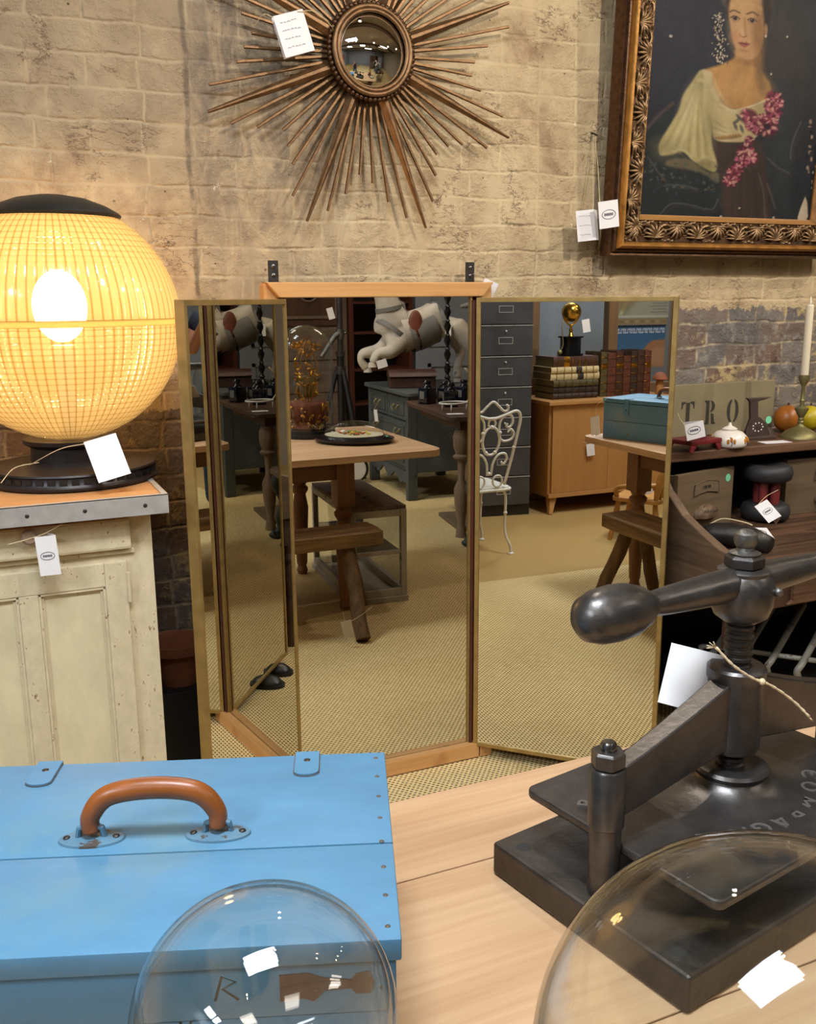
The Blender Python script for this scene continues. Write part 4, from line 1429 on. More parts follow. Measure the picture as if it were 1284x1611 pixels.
price_tag('folded white price tag hanging from the far left end of the blue box', (-0.075, 1.082, 0.862), (-0.9, 0.35, -0.25), (0.3, 0.1, -0.9), 0.05, 0.09,
          [[(-0.07, 1.045, 0.94), (-0.09, 1.075, 0.92), (-0.10, 1.085, 0.88), (-0.085, 1.083, 0.857)]], logo=False, fold=30)

# ------------------------------------------------------------------ glass domes
def dome_profile(r, h, th=0.0):
    r -= th
    p = [(r, 0.0), (r, h - r * 0.95)]
    for k in range(1, 19):
        a = k / 18 * PI / 2
        p.append((max(r * math.cos(a), 1e-4), h - r * 0.95 + (r * 0.95 - th) * math.sin(a)))
    return p


def glass_dome(name, label, loc, r, h, base_r, base_h, base_mat, group=None):
    t = thing(name, label, 'glass dome', loc, 0, group)
    b = MB(); b.lathe([(0.0, 0.0), (base_r, 0.0), (base_r + 0.003, base_h * 0.3), (base_r, base_h * 0.55), (base_r - 0.006, base_h * 0.6), (base_r - 0.006, base_h), (0.0, base_h)], seg=56)
    b.build('base', base_mat, t)
    b = MB()
    b.lathe([(p[0], p[1] + base_h + 0.0005) for p in dome_profile(r, h)], seg=96, cap=False)
    o = b.build('glass', M['glass'], t, smooth=180)
    b = MB()
    b.lathe([(p[0], p[1] + base_h + 0.0005) for p in dome_profile(r, h, 0.003)], seg=96, cap=False)
    b.build('glass_inner', M['glass'], t, smooth=180)
    return t


glass_dome('glass_dome', 'small clear glass dome standing in front of the light blue box', (0.100, 0.405, TZ + 0.001), 0.0665, 0.362, 0.082, 0.02, M['black'])
glass_dome('glass_dome', 'wide clear glass dome standing in front of the iron copying press', (0.374, 0.330, TZ + 0.001), 0.140, 0.348, 0.16, 0.022, M['black'])

# gilt wedding display dome
t = glass_dome('gilt_display_dome', 'tall glass dome over gilt flowers and a rust velvet cushion, right end of table', (1.485, 0.385, TZ + 0.001), 0.13, 0.515, 0.142, 0.035, M['black'])
b = MB(); b.lathe([(0.0, 0.036), (0.088, 0.036), (0.094, 0.05), (0.072, 0.06), (0.084, 0.08), (0.098, 0.12), (0.1, 0.155), (0.085, 0.175), (0.0, 0.165)], seg=32)
b.build('cushion', M['velvet'], t, smooth=180)
b = MB()
for k in range(70):
    a, z = rnd.uniform(0, 6.28), rnd.uniform(0.045, 0.165)
    c = Vector((0.104 * math.cos(a), 0.104 * math.sin(a), z))
    if k % 2:
        b.ball(tuple(c), rnd.uniform(0.004, 0.009), seg=8, rings=6)
    else:
        d = Vector((-math.sin(a), math.cos(a), 0))
        b.tube([c, c + d * 0.012 + Vector((0, 0, 0.012)), c + d * 0.02 + Vector((0, 0, -0.008))], [0.003, 0.005, 0.001], 6)
for k in range(46):
    a = rnd.uniform(0, 6.28); z = rnd.uniform(0.19, 0.47); rr = 0.085 * (1 - abs(z - 0.36) * 2.2)
    c = Vector((rr * math.cos(a) * rnd.uniform(.5, 1), rr * math.sin(a) * rnd.uniform(.5, 1), z))
    for q in range(3):
        d = Vector((rnd.uniform(-1, 1), rnd.uniform(-1, 1), rnd.uniform(-.4, 1))).normalized()
        b.tube([c, c + d * 0.012, c + d * 0.024], [0.002, 0.0058, 0.001], 6)
for k in range(12):
    a = 2 * PI * k / 12
    b.tube([(0.02 * math.cos(a), 0.02 * math.sin(a), 0.165), (0.05 * math.cos(a), 0.05 * math.sin(a), 0.27), (0.06 * math.cos(a + .3), 0.06 * math.sin(a + .3), 0.36), (0.015 * math.cos(a), 0.015 * math.sin(a), 0.45 + 0.004 * k)], 0.0014, 5)
b.build('gilt_flowers', M['gilt'], t)
b = MB(); b.box(-0.05, 0.05, -0.008, 0.0, 0.19, 0.30, 0.004)
b.build('dried_panel', plain('faded_mount', '#8f865a', 0.8, 0, 0.2), t)

# low framed dome
t = thing('domed_display_plaque', 'low glass dome on a black oval plinth with coloured flowers, at table corner', 'display dome', (1.618, 0.685, TZ + 0.001), R(36))
b = MB(); b.lathe([(0.0, 0.0), (0.175, 0.0), (0.195, 0.012), (0.196, 0.022), (0.165, 0.031), (0.15, 0.034), (0.0, 0.034)], seg=64, sy=0.76)
b.build('plinth', M['black_gloss'], t)
b = MB(); b.lathe([(0.0, 0.035), (0.143, 0.035), (0.143, 0.037), (0.0, 0.038)], seg=48, sy=0.8)
b.build('mount', plain('parchment_mount', '#c9bea0', 0.8, 0, 0.08), t)
b = MB()
pr = [(0.147 * math.cos(k / 14 * PI / 2) if k < 14 else 1e-4, 0.0345 + 0.068 * math.sin(k / 14 * PI / 2)) for k in range(15)]
b.lathe(pr, seg=64, cap=False, sy=0.76)
b.build('glass', M['glass'], t, smooth=180)
for nm, colr, xs in (('orange_petals', '#c9652a', -0.01), ('yellow_petals', '#d8c23c', 0.02), ('green_leaves', '#6f8a4a', 0.0)):
    b = MB()
    for k in range(9):
        a = rnd.uniform(0, 6.28)
        c = Vector((xs + rnd.uniform(-.05, .05), rnd.uniform(-.035, .035), 0.04))
        d = Vector((math.cos(a), math.sin(a), 0.25))
        b.tube([c, c + d * 0.014, c + d * 0.03], [0.002, 0.005, 0.001], 6)
    b.build(nm, plain(nm, colr, 0.7), t)
b = MB(); b.lathe([(0.0, 0), (0.013, 0), (0.013, 0.0008), (0.0, 0.0008)], seg=20)
gd = b.build('price_dot', M['green_dot'], None)
gd.location = (1.748, 0.796, TZ + 0.0262)
gd.rotation_euler = (R(-50), 0, R(-40))
tag(gd, 'green price dot stuck on the low dome plinth', 'sticker', 'green price dots')

# ------------------------------------------------------------------ iron copying press
PA = R(11)
t = thing('copying_press', 'dark iron screw copying press with long ball-ended handle on pine table', 'press', (0.770, 0.795, TZ + 0.001), PA)
b = MB()
bx, by = 0.245, 0.1435
b.box(-bx, bx, -by, by, 0.0, 0.041)
base = b.build('base', M['iron_base'], t, smooth=0, bevel=0.004)
for hx in (-bx + 0.022, bx - 0.022):
    for hy_ in (by - 0.03, -by + 0.03):
        b = MB(); b.lathe([(0.0, 0.0413), (0.0085, 0.0413), (0.009, 0.0408)], (hx, hy_, 0), 20, cap=False)
        b.build('bolt_hole', M['ink_dark'], base)
b = MB()
pl = rounded(-0.2, 0.2, -0.139, 0.139, 0.012, (1, 1, 1, 1))
for px in (-1, 1):
    pass
poly = []
for (x, y) in pl:
    poly.append((x, y))
b.prism(poly, 0.011, 'Z', 0.088)
# slots for the posts are left clear by waisting the plate
platen = b.build('platen', M['iron'], t, smooth=0, bevel=0.003)
b = MB()
b.lathe([(0.115, 0.0985), (0.085, 0.1015), (0.06, 0.107), (0.045, 0.113), (0.04, 0.119), (0.043, 0.121), (0.0445, 0.126), (0.042, 0.130), (0.034, 0.132), (0.02, 0.128), (0.0, 0.128)], seg=48, cap=False)
b.build('boss', M['iron'], platen)
PLZ = 0.0989


for ch, lx, ly in (('C', 0.100, -0.042), ('O', 0.072, -0.06), ('M', 0.037, -0.075), ('P', 0.005, -0.083), ('A', -0.024, -0.085), ('G', -0.052, -0.082), ('N', -0.079, -0.076), ('I', -0.100, -0.069), ('E', -0.121, -0.060), ('D', 0.125, 0.062), ('R', -0.168, 0.066)):
    an = math.atan2(ly / 0.0072, lx / 0.0225)
    tb = text_bm(ch, 0.03, 0.0022, bold=0.0004)
    b = MB(); b.merge(tb, Matrix.Translation((lx, ly, PLZ + 0.0006)) @ Matrix.Rotation(an - PI / 2, 4, 'Z'))
    b.build('raised_letter', M['letter'], platen, smooth=0)
for s in (-1, 1):
    b = MB()
    px = s * 0.210
    b.lathe([(0.0, 0.041), (0.0175, 0.041), (0.0175, 0.05), (0.017, 0.12), (0.0175, 0.1205), (0.0195, 0.122), (0.0195, 0.185), (0.0175, 0.188), (0.0, 0.188)], (px, 0, 0), 32)
    po = b.build('post', M['iron'], t)
    b = MB()
    b.lathe([(0.0, 0.188), (0.0165, 0.188), (0.0185, 0.190), (0.0185, 0.2045), (0.0165, 0.207), (0.0, 0.207)], (px, 0, 0), 6)
    b.build('nut', M['iron'], po, smooth=0, bevel=0.0008)
    b = MB(); b.lathe([(0.0, 0.207), (0.0085, 0.207), (0.0085, 0.2135), (0.0065, 0.2165), (0.0, 0.217)], (px, 0, 0), 20)
    b.build('stud', M['steel'], po)
# arched bridge: tapered arms rising to the centre socket
b = MB()
for s in (-1, 1):
    n = 14
    rings = []
    for k in range(n + 1):
        u = k / n
        x = s * (0.2 - 0.18 * u)
        top = 0.185 + 0.056 * u ** 1.15
        bot = 0.128 + 0.030 * u
        hw = 0.0105 + 0.0035 * u
        rings.append([b.v((x, -hw, bot)), b.v((x, hw, bot)), b.v((x, hw, top)), b.v((x, -hw, top))])
    for a, c in zip(rings, rings[1:]):
        for q in range(4):
            b.f([a[q], a[(q + 1) % 4], c[(q + 1) % 4], c[q]])
    b.f(rings[0]); b.f(list(reversed(rings[-1])))
b.build('bridge', M['iron'], t, smooth=30, bevel=0.002)
b = MB(); b.lathe([(0.0165, 0.15), (0.0295, 0.15), (0.0315, 0.155), (0.0315, 0.235), (0.0335, 0.238), (0.0335, 0.25), (0.03, 0.253), (0.0165, 0.253), (0.0165, 0.15)], seg=40, cap=False)
b.build('screw_socket', M['iron'], t)
# threaded screw
b = MB()
pr = [(0.0, 0.125)]
z = 0.125
while z < 0.318:
    pr += [(0.0135, z), (0.0162, z + 0.002), (0.0162, z + 0.0055), (0.0135, z + 0.0075)]
    z += 0.0095
pr.append((0.0, z))
b.lathe(pr, seg=32, cap=False)
b.build('screw', M['iron_dark'], t, smooth=30)
HA = R(8) - PA
b = MB()
b.lathe([(0.0, 0.307), (0.02, 0.307), (0.03, 0.314), (0.0345, 0.326), (0.036, 0.342), (0.034, 0.356), (0.0285, 0.363), (0.029, 0.367), (0.025, 0.37), (0.0, 0.371)], seg=40)
hub = b.build('hub', M['iron'], t)
b = MB(); b.lathe([(0.0, 0.371), (0.0225, 0.371), (0.0225, 0.382), (0.018, 0.385), (0.0, 0.385)], seg=6)
b.build('hub_nut', M['iron_dark'], hub, smooth=0, bevel=0.001)
b = MB(); b.lathe([(0.0, 0.385), (0.0165, 0.385), (0.0175, 0.387), (0.0105, 0.39), (0.0095, 0.393), (0.012, 0.397), (0.0135, 0.402), (0.012, 0.409), (0.007, 0.413), (0.0, 0.414)], seg=28)
b.build('finial', M['steel_dull'], hub)
b = MB(); b.ball((0.018, -0.034, 0.345), 0.0055, seg=12, rings=8)
b.build('grub_screw', M['steel_dull'], hub)
b = MB(); b.at((0, 0, 0.352), (0, 0, HA))
for s in (-1, 1):
    prof = [(0.0, s * 0.02), (0.0195, s * 0.02), (0.0185, s * 0.06), (0.0155, s * 0.12), (0.0135, s * 0.145), (0.0145, s * 0.148), (0.022, s * 0.16), (0.0285, s * 0.18), (0.030, s * 0.20), (0.0285, s * 0.222), (0.023, s * 0.238), (0.013, s * 0.247), (0.0, s * 0.25)]
    b.lathe(prof, seg=36, axis='X', cap=False)
b.build('handle_bar', M['iron'], t, smooth=60)
price_tag('large blank white price tag tied to the screw of the iron press', (0.726, 0.858, 1.016), (0.03, -0.03, -0.006), (-0.037, -0.02, -0.055), 0.075, 0.074,
          [[(0.745, 0.83, 0.995), (0.76, 0.782, 0.975), (0.79, 0.785, 0.982), (0.775, 0.82, 0.992), (0.752, 0.825, 0.994)]], logo=False)
b = MB()
pts = spline([(0.710, 0.766, 1.044), (0.727, 0.757, 1.024), (0.752, 0.752, 1.006), (0.777, 0.748, 0.994), (0.807, 0.744, 0.972), (0.826, 0.736, 0.952)], 8)
b.tube(pts, [0.0016 + 0.0004 * math.sin(k * 2.1) for k in range(len(pts))], 7)
for k in range(7):
    a = Vector((0.710, 0.766, 1.044)); b.tube([a, a + Vector((rnd.uniform(-.012, 0.0), rnd.uniform(-.004, .004), rnd.uniform(0.0, .012)))], 0.0006, 4)
    a = Vector((0.826, 0.736, 0.952)); b.tube([a, a + Vector((rnd.uniform(0, .009), rnd.uniform(-.003, .003), rnd.uniform(-.008, -.001)))], 0.0006, 4)
b.ball((0.765, 0.75, 1.0), 0.004, seg=8, rings=6)
tag(b.build('twine', M['string'], smooth=180), 'frayed length of natural twine knotted round the press screw', 'twine')

# ------------------------------------------------------------------ log bench under the table edge
t = thing('log_bench', 'rustic log bench with splayed legs partly under the pine table', 'bench', (0.85, 1.08, 0))
b = MB()
b.prism(smooth_poly([(-0.74, -0.095), (-0.745, 0.06), (-0.69, 0.10), (-0.3, 0.105), (0.3, 0.095), (0.67, 0.10), (0.715, 0.05), (0.71, -0.08), (0.66, -0.105), (0.1, -0.1), (-0.6, -0.108)], 4), 0.062, 'Z', 0.362)
b.build('seat', M['log'], t, smooth=30, bevel=0.015)
for (ax, ay, cx, cyy) in ((-0.60, 0.03, -0.66, 0.16), (-0.60, -0.04, -0.68, -0.19), (0.56, 0.03, 0.53, 0.29), (0.58, -0.05, 0.70, -0.17)):
    b = MB()
    n = 7
    b.tube([Vector((ax, ay, 0.385)).lerp(Vector((cx, cyy, 0.012)), k / (n - 1)) + Vector((rnd.uniform(-.003, .003), rnd.uniform(-.003, .003), 0)) for k in range(n)], [0.034, 0.032, 0.033, 0.031, 0.032, 0.031, 0.032], 12)
    b.build('leg', M['log_z'], t)
price_tag('white price tag with oval logo tied to the log bench leg', (1.275, 1.385, 0.108), (0.9, 0.25, 0.2), (0.35, 0.1, -0.9), 0.045, 0.075,
          [[(1.29, 1.38, 0.15), (1.30, 1.39, 0.105), (1.36, 1.40, 0.13), (1.415, 1.395, 0.16)]])

# ------------------------------------------------------------------ glazed crate under the table
t = thing('glazed_crate', 'old grey wooden crate with glazed sides under the pine table', 'crate', (1.67, 0.56, 0), R(4))
cx, cyy, ch = 0.125, 0.345, 0.455
b = MB()
for sx in (-1, 1):
    for sy in (-1, 1):
        b.box(sx * cx - 0.014, sx * cx + 0.014, sy * cyy - 0.014, sy * cyy + 0.014, 0.03, ch)
    b.box(sx * cx - 0.012, sx * cx + 0.012, -cyy + 0.014, cyy - 0.014, ch - 0.035, ch - 0.001)
    b.box(sx * cx - 0.012, sx * cx + 0.012, -cyy + 0.014, cyy - 0.014, 0.03, 0.065)
for sy in (-1, 1):
    b.box(-cx + 0.014, cx - 0.014, sy * cyy - 0.012, sy * cyy + 0.012, ch - 0.035, ch - 0.001)
    b.box(-cx + 0.014, cx - 0.014, sy * cyy - 0.012, sy * cyy + 0.012, 0.03, 0.065)
    b.box(-cx + 0.014, cx - 0.014, sy * cyy - 0.008, sy * cyy + 0.008, 0.235, 0.255)
b.build('frame', M['vit_white'], t, smooth=0, bevel=0.002)
b = MB(); b.box(-cx - 0.02, cx + 0.02, -cyy - 0.02, cyy + 0.02, 0.0, 0.029)
b.build('plinth', M['vit_white'], t, smooth=0, bevel=0.003)
b = MB(); b.box(-cx - 0.012, 0.0, -cyy - 0.012, cyy + 0.012, ch + 0.0005, ch + 0.016); b.box(0.0015, cx + 0.012, -cyy - 0.012, cyy + 0.012, ch + 0.0005, ch + 0.016)
b.build('lid', M['oldwood'], t, smooth=0, bevel=0.002)
b = MB(); b.tube([(-0.012, 0.15, ch + 0.017), (0.0, 0.13, ch + 0.021), (0.02, 0.11, ch + 0.018), (0.03, 0.09, ch + 0.018)], 0.003, 6)
b.build('latch_hook', M['iron_dark'], t)
b = MB(); b.box(-cx + 0.014, cx - 0.014, -cyy + 0.014, cyy - 0.014, 0.236, 0.25)
b.build('shelf', M['oldwood'], t, smooth=0)
for nm, q in (('pane', (-cx - 0.001, -cx + 0.001, -cyy + 0.014, cyy - 0.014)), ('pane', (cx - 0.001, cx + 0.001, -cyy + 0.014, cyy - 0.014)), ('pane', (-cx + 0.014, cx - 0.014, cyy - 0.001, cyy + 0.001))):
    b = MB(); b.box(*q, 0.0655, ch - 0.0355)
    b.build(nm, M['glass_flat'], t, smooth=0)


# ------------------------------------------------------------------ workbench on the right
t = thing('workbench', 'old dark wooden workbench with a shelf on top beside the folding mirror', 'workbench', (2.6, 2.25, 0))
b = MB(); b.prism([(1.78, 2.295), (3.6, 2.275), (3.6, 2.59), (1.78, 2.59)], 0.03, 'Z', 0.925)
b.build('upper_shelf', M['bench_top'], t, smooth=0, bevel=0.004, world=True)
for k, (ya, yb) in enumerate(((1.925, 2.09), (2.093, 2.30), (2.303, 2.585))):
    b = MB(); b.box(1.86, 3.6, ya, yb, 0.665, 0.70)
    b.build('bench_board', M['bench_top'], t, smooth=0, bevel=0.004, world=True)
b = MB()
b.prism([(1.90, 0.56), (1.90, 0.72), (1.93, 0.727), (1.98, 0.735), (2.06, 0.765), (2.14, 0.80), (2.22, 0.86), (2.27, 0.925), (2.585, 0.925), (2.585, 0.56)], 0.03, 'X', 1.825)
b.build('end_board', M['bench_side'], t, smooth=0, bevel=0.004, world=True)
b = MB(); b.box(1.856, 3.6, 1.93, 1.955, 0.555, 0.664)
ap = b.build('front_rail', M['darkwood_x'], t, smooth=0, bevel=0.004, world=True)
b = MB()
for x0, x1 in ((2.05, 2.55), (2.62, 3.2)):
    b.prism(smooth_poly([(x0, 0.575), (x0 + 0.02, 0.565), (x1 - 0.02, 0.565), (x1, 0.575), (x1 - 0.005, 0.64), (x1 - 0.03, 0.652), (x0 + 0.03, 0.652), (x0 + 0.005, 0.64)], 3), 0.012, 'Y', 1.918)
b.build('rail_panel', M['bench_top'], ap, smooth=0, bevel=0.004, world=True)
for lx in (1.885, 3.5):
    for ly in (1.955, 2.54):
        b = MB()
        b.box(lx - 0.03, lx + 0.03, ly - 0.03, ly + 0.03, 0.44, 0.5545, 0.004)
        b.lathe([(0.0, 0.0), (0.022, 0.0), (0.027, 0.05), (0.024, 0.2), (0.029, 0.33), (0.02, 0.36), (0.03, 0.38), (0.021, 0.405), (0.032, 0.43), (0.03, 0.44), (0.0, 0.44)], (lx, ly, 0), 20)
        b.build('leg', M['darkwood_x'], t, smooth=35, world=True)
b = MB(); b.box(1.858, 3.6, 2.57, 2.59, 0.0, 0.924)
b.build('shade_panel', M['black'], t, smooth=0, world=True)  # black panel added to darken the space under the bench
b = MB(); b.box(1.93, 3.45, 2.0, 2.56, 0.22, 0.24)
b.build('shade_shelf', M['black'], t, smooth=0, world=True)  # black shelf added, keeps the space below the bench dark


M['old_pull'] = plain('old_cup_pull', '#6d5843', 0.55, 0.35, 0.3, 50, 0.4)


def drawer_box(label, loc, rz, w, d, h):
    t = thing('drawer_box', label, 'drawer', loc, rz, 'grey wooden drawers on the workbench')
    b = MB()
    b.box(-w / 2, w / 2, -0.009, 0.009, 0.0, h)
    b.build('front', M['greywood'], t, smooth=0, bevel=0.0015)
    b = MB()
    b.box(-w / 2 + 0.001, -w / 2 + 0.011, 0.0095, d, 0.002, h - 0.004); b.box(w / 2 - 0.011, w / 2 - 0.001, 0.0095, d, 0.002, h - 0.004)
    b.box(-w / 2 + 0.011, w / 2 - 0.011, d - 0.011, d, 0.002, h - 0.004); b.box(-w / 2 + 0.011, w / 2 - 0.011, 0.0095, d - 0.011, 0.002, 0.012)
    b.build('sides', M['greywood'], t, smooth=0)
    # label holder
    b = MB()
    pz = h * 0.6
    b.prism([(-0.062, pz), (-0.058, pz + 0.036), (0.0, pz + 0.046), (0.058, pz + 0.036), (0.062, pz), (0.0, pz + 0.01)], 0.003, 'Y', -0.0125)
    pt = b.build('label_plate', M['greywood'], t, smooth=0, bevel=0.001)
    b = MB()
    o = [(-0.062, pz), (-0.058, pz + 0.036), (-0.03, pz + 0.042), (0.0, pz + 0.046), (0.03, pz + 0.042), (0.058, pz + 0.036), (0.062, pz), (0.03, pz + 0.007), (0.0, pz + 0.01), (-0.03, pz + 0.007)]
    b.tube([(x, -0.013, z) for x, z in o], 0.0015, 6, closed=True)
    b.build('plate_rim', M['old_pull'], pt)
    b = MB()
    for k in range(7):
        x = -0.021 + 0.0064 * k
        b.box(x, x + 0.0013, -0.0134, -0.0126, pz + 0.019, pz + 0.029); b.box(x, x + 0.0042, -0.0134, -0.0126, pz + (0.0277 if k % 2 else 0.019), pz + (0.029 if k % 2 else 0.0203))
        if k % 3:
            b.box(x + 0.0032, x + 0.0044, -0.0134, -0.0126, pz + 0.0205, pz + 0.0275)
    b.build('plate_lettering', M['ink_dark'], pt, smooth=0)
    # cup pull, cast with foliage
    b = MB()
    rings = []
    for i in range(25):
        th = PI + PI * i / 24
        ring = []
        for j in range(11):
            ph = R(-12 + 102 * j / 10)
            rr = 1 + 0.035 * math.sin(7 * th) * math.sin(4 * ph)
            ring.append(b.v((0.055 * math.cos(th) * math.cos(ph) * rr, -0.0095 + 0.03 * math.sin(th) * math.cos(ph) * rr, h * 0.25 + 0.034 * math.sin(ph) * rr)))
        rings.append(ring)
    for p, q in zip(rings, rings[1:]):
        for j in range(10):
            b.f([p[j], p[j + 1], q[j + 1], q[j]])
    pull = b.build('cup_pull', M['old_pull'], t, smooth=180)
    b = MB()
    for k in range(11):
        a = PI * (k + 0.5) / 11
        c = Vector((-math.cos(a) * 0.042, -0.0125 - 0.024 * math.sin(a), h * 0.25 + 0.012))
        b.tube([c, c + Vector((0.004, -0.004, 0.006)), c + Vector((0.008, 0.0, 0.002))], [0.0015, 0.0035, 0.001], 6)
    b.build('pull_foliage', M['old_pull'], pull)
    return t


drawer_box('grey wooden drawer with cup pull and green dot, left on the workbench', (2.055, 2.318, 0.7005), R(12), 0.28, 0.24, 0.186)
drawer_box('grey wooden drawer with cup pull, right of the black and red spool', (2.60, 2.335, 0.7005), R(-3), 0.36, 0.22, 0.188)
b = MB(); b.lathe([(0.0, 0), (0.0125, 0), (0.0125, 0.0008), (0.0, 0.0008)], seg=24, axis='Y')
g = b.build('price_dot', M['green_dot'])
g.location = (2.164, 2.3307, 0.852); g.rotation_euler = (0, 0, R(12))
tag(g, 'green price dot stuck on the left grey drawer', 'sticker', 'green price dots')

t = thing('spool', 'black rimmed spool with red spindles standing between the two grey drawers', 'spool', (2.325, 2.325, 0.7005))
for nm, zz in (('upper_rim', 0.158), ('lower_rim', 0.03)):
    b = MB(); b.lathe([(0.0, zz - 0.022), (0.03, zz - 0.024), (0.058, zz - 0.029), (0.074, zz - 0.02), (0.079, zz), (0.074, zz + 0.02), (0.058, zz + 0.029), (0.03, zz + 0.024), (0.0, zz + 0.02)], seg=40, cap=False)
    b.build(nm, M['rubber'], t, smooth=180)
for k in range(4):
    a = R(45 + 90 * k - 20)
    b = MB(); b.lathe([(0.0, 0.055), (0.014, 0.055), (0.0155, 0.09), (0.0145, 0.132), (0.0, 0.132)], (0.028 * math.cos(a), 0.028 * math.sin(a), 0), 16)
    b.build('spindle', M['red_spindle'], t)

b = MB()
b.prism([(2.0, 0.955), (2.56, 0.955), (2.56, 1.132), (2.0, 1.132)], 0.014, 'Y', 0.0)
t = thing('stencilled_board', 'khaki board stencilled TROI leaning on the brick wall above the workbench', 'sign', (0, 2.555, 0))
t.rotation_euler = (0, 0, 0)
bd = b.build('board', M['board'], t, smooth=0, bevel=0.002)
Zb, Hh = 0.992, 0.082


def glyph(parts, x):
    b = MB()
    for poly in parts:
        b.prism([(x + px, Zb + pz * Hh) for px, pz in poly], 0.0006, 'Y', -0.0006)
    b.build('letter', M['stencil'], t, smooth=0)


def crescent(cx, rx, s, thick, z0, z1, n=14):
    zc, rz = (z0 + z1) / 2, (z1 - z0) / 2
    o = [(cx + s * rx * math.cos(R(-82 + 164 * k / n)), zc + rz * math.sin(R(-82 + 164 * k / n))) for k in range(n + 1)]
    i = [(cx + s * max(0.003, (rx - thick) * math.cos(R(-82 + 164 * k / n))), zc + rz * 0.86 * math.sin(R(-82 + 164 * k / n))) for k in range(n, -1, -1)]
    return o + i


glyph([[(-0.008, 0), (0.008, 0), (0.008, 0.96), (-0.008, 0.96)], [(-0.028, 0.7), (-0.024, 0.7), (-0.020, 0.88), (-0.010, 0.93), (-0.010, 1.0), (-0.028, 1.0)], [(0.028, 0.7), (0.024, 0.7), (0.020, 0.88), (0.010, 0.93), (0.010, 1.0), (0.028, 1.0)]], 2.176)
glyph([[(-0.024, 0), (-0.024, 0.06), (-0.018, 0.1), (-0.018, 0.9), (-0.024, 0.94), (-0.024, 1.0), (-0.004, 1.0), (-0.004, 0.0)], crescent(-0.002, 0.022, 1, 0.013, 0.5, 1.0), [(0.004, 0.46), (0.016, 0.42), (0.020, 0.1), (0.026, 0.04), (0.026, 0), (0.008, 0)]], 2.272)
glyph([crescent(0.002, 0.024, 1, 0.014, 0.0, 1.0), crescent(-0.002, 0.024, -1, 0.014, 0.0, 1.0)], 2.372)
glyph([[(-0.016, 0), (0.016, 0), (0.016, 0.06), (0.008, 0.1), (0.008, 0.9), (0.016, 0.94), (0.016, 1.0), (-0.016, 1.0), (-0.016, 0.94), (-0.008, 0.9), (-0.008, 0.1), (-0.016, 0.06)]], 2.470)

SH = 0.9553
t = thing('candlestick', 'old brass candlestick with a flared foot on the workbench shelf', 'candlestick', (2.50, 2.372, SH))
b = MB(); b.lathe([(0.0, 0.0), (0.062, 0.0), (0.06, 0.008), (0.045, 0.022), (0.02, 0.034), (0.012, 0.04), (0.009, 0.048), (0.011, 0.052), (0.008, 0.056), (0.010, 0.062), (0.008, 0.066), (0.022, 0.094), (0.022, 0.099), (0.008, 0.104), (0.007, 0.12), (0.009, 0.124), (0.007, 0.128), (0.006, 0.17), (0.008, 0.174), (0.014, 0.186), (0.018, 0.196), (0.018, 0.208), (0.012, 0.209), (0.0, 0.2)], seg=36)
b.build('stem', M['brass_old'], t, smooth=50)
t = thing('candle', 'tall white candle in the brass candlestick', 'candle', (2.50, 2.372, SH + 0.2005))
b = MB(); b.lathe([(0.0, 0.0), (0.0115, 0.0), (0.0125, 0.01), (0.0122, 0.232), (0.009, 0.236), (0.0, 0.2365)], seg=24)
b.build('wax', M['candle'], t)
b = MB(); b.lathe([(0.0, 0.236), (0.0045, 0.238), (0.0048, 0.245), (0.002, 0.258), (0.0, 0.262)], seg=12)
b.build('tip', M['candle'], t)
for lab, x, y, r, m in (('amber glazed ball behind the brass candlestick', 2.56, 2.49, 0.047, 'orange'), ('yellow glazed ball at the far right of the workbench shelf', 2.655, 2.48, 0.044, 'yellow')):
    t = thing('glazed_ball', lab, 'ornament', (x, y, SH), 0, 'glazed balls')
    b = MB(); b.ball((0, 0, r), r, seg=28, rings=18)
    b.build('ball', M[m], t, smooth=180)
    b = MB(); b.tube([(0, 0, 2 * r - 0.002), (0.003, 0, 2 * r + 0.008)], 0.003, 8)
    b.build('stalk', M['darkwood'], t)
t = thing('inkwell', 'white domed inkwell painted with ochre flowers on the workbench shelf', 'inkwell', (2.152, 2.325, SH))
b = MB(); b.lathe([(0.0, 0.0), (0.048, 0.0), (0.055, 0.006), (0.057, 0.018), (0.053, 0.034), (0.04, 0.047), (0.024, 0.052), (0.0, 0.052)], seg=40)
b.build('body', M['porcelain'], t, smooth=60)
b = MB(); b.lathe([(0.0, 0.053), (0.022, 0.053), (0.0235, 0.057), (0.014, 0.063), (0.006, 0.066), (0.005, 0.071), (0.0025, 0.076), (0.0, 0.076)], seg=28)
b.build('lid', M['porcelain'], t, smooth=60)
b = MB()
for k in range(6):
    a = R(-125 + 60 * k)
    for q in (-1, 0, 1):
        for s in range(2):
            aa = a + q * 0.17
            c = (0.0565 * math.cos(aa), 0.0565 * math.sin(aa), 0.02 + 0.006 * (q == 0) + 0.004 * s)
            b.ball(c, 0.0042, sz=1.5, seg=8, rings=6)
b.build('painted_flowers', M['ochre'], t)
for k in range(6):
    a = R(-125 + 60 * k)
    b = MB()
    b.tube([(0.0578 * math.cos(a), 0.0578 * math.sin(a), 0.008), (0.0585 * math.cos(a + .05), 0.0585 * math.sin(a + .05), 0.018), (0.053 * math.cos(a - .08), 0.053 * math.sin(a - .08), 0.036)], 0.0012, 5)
    b.build('painted_stem', M['ink_dark'], t)
t = thing('footed_stand', 'low dark red footed stand on the workbench shelf', 'stand', (2.012, 2.325, SH), R(10))
b = MB(); b.box(-0.072, 0.072, -0.05, 0.05, 0.022, 0.036, 0.004)
b.build('plate', M['red'], t, smooth=0)
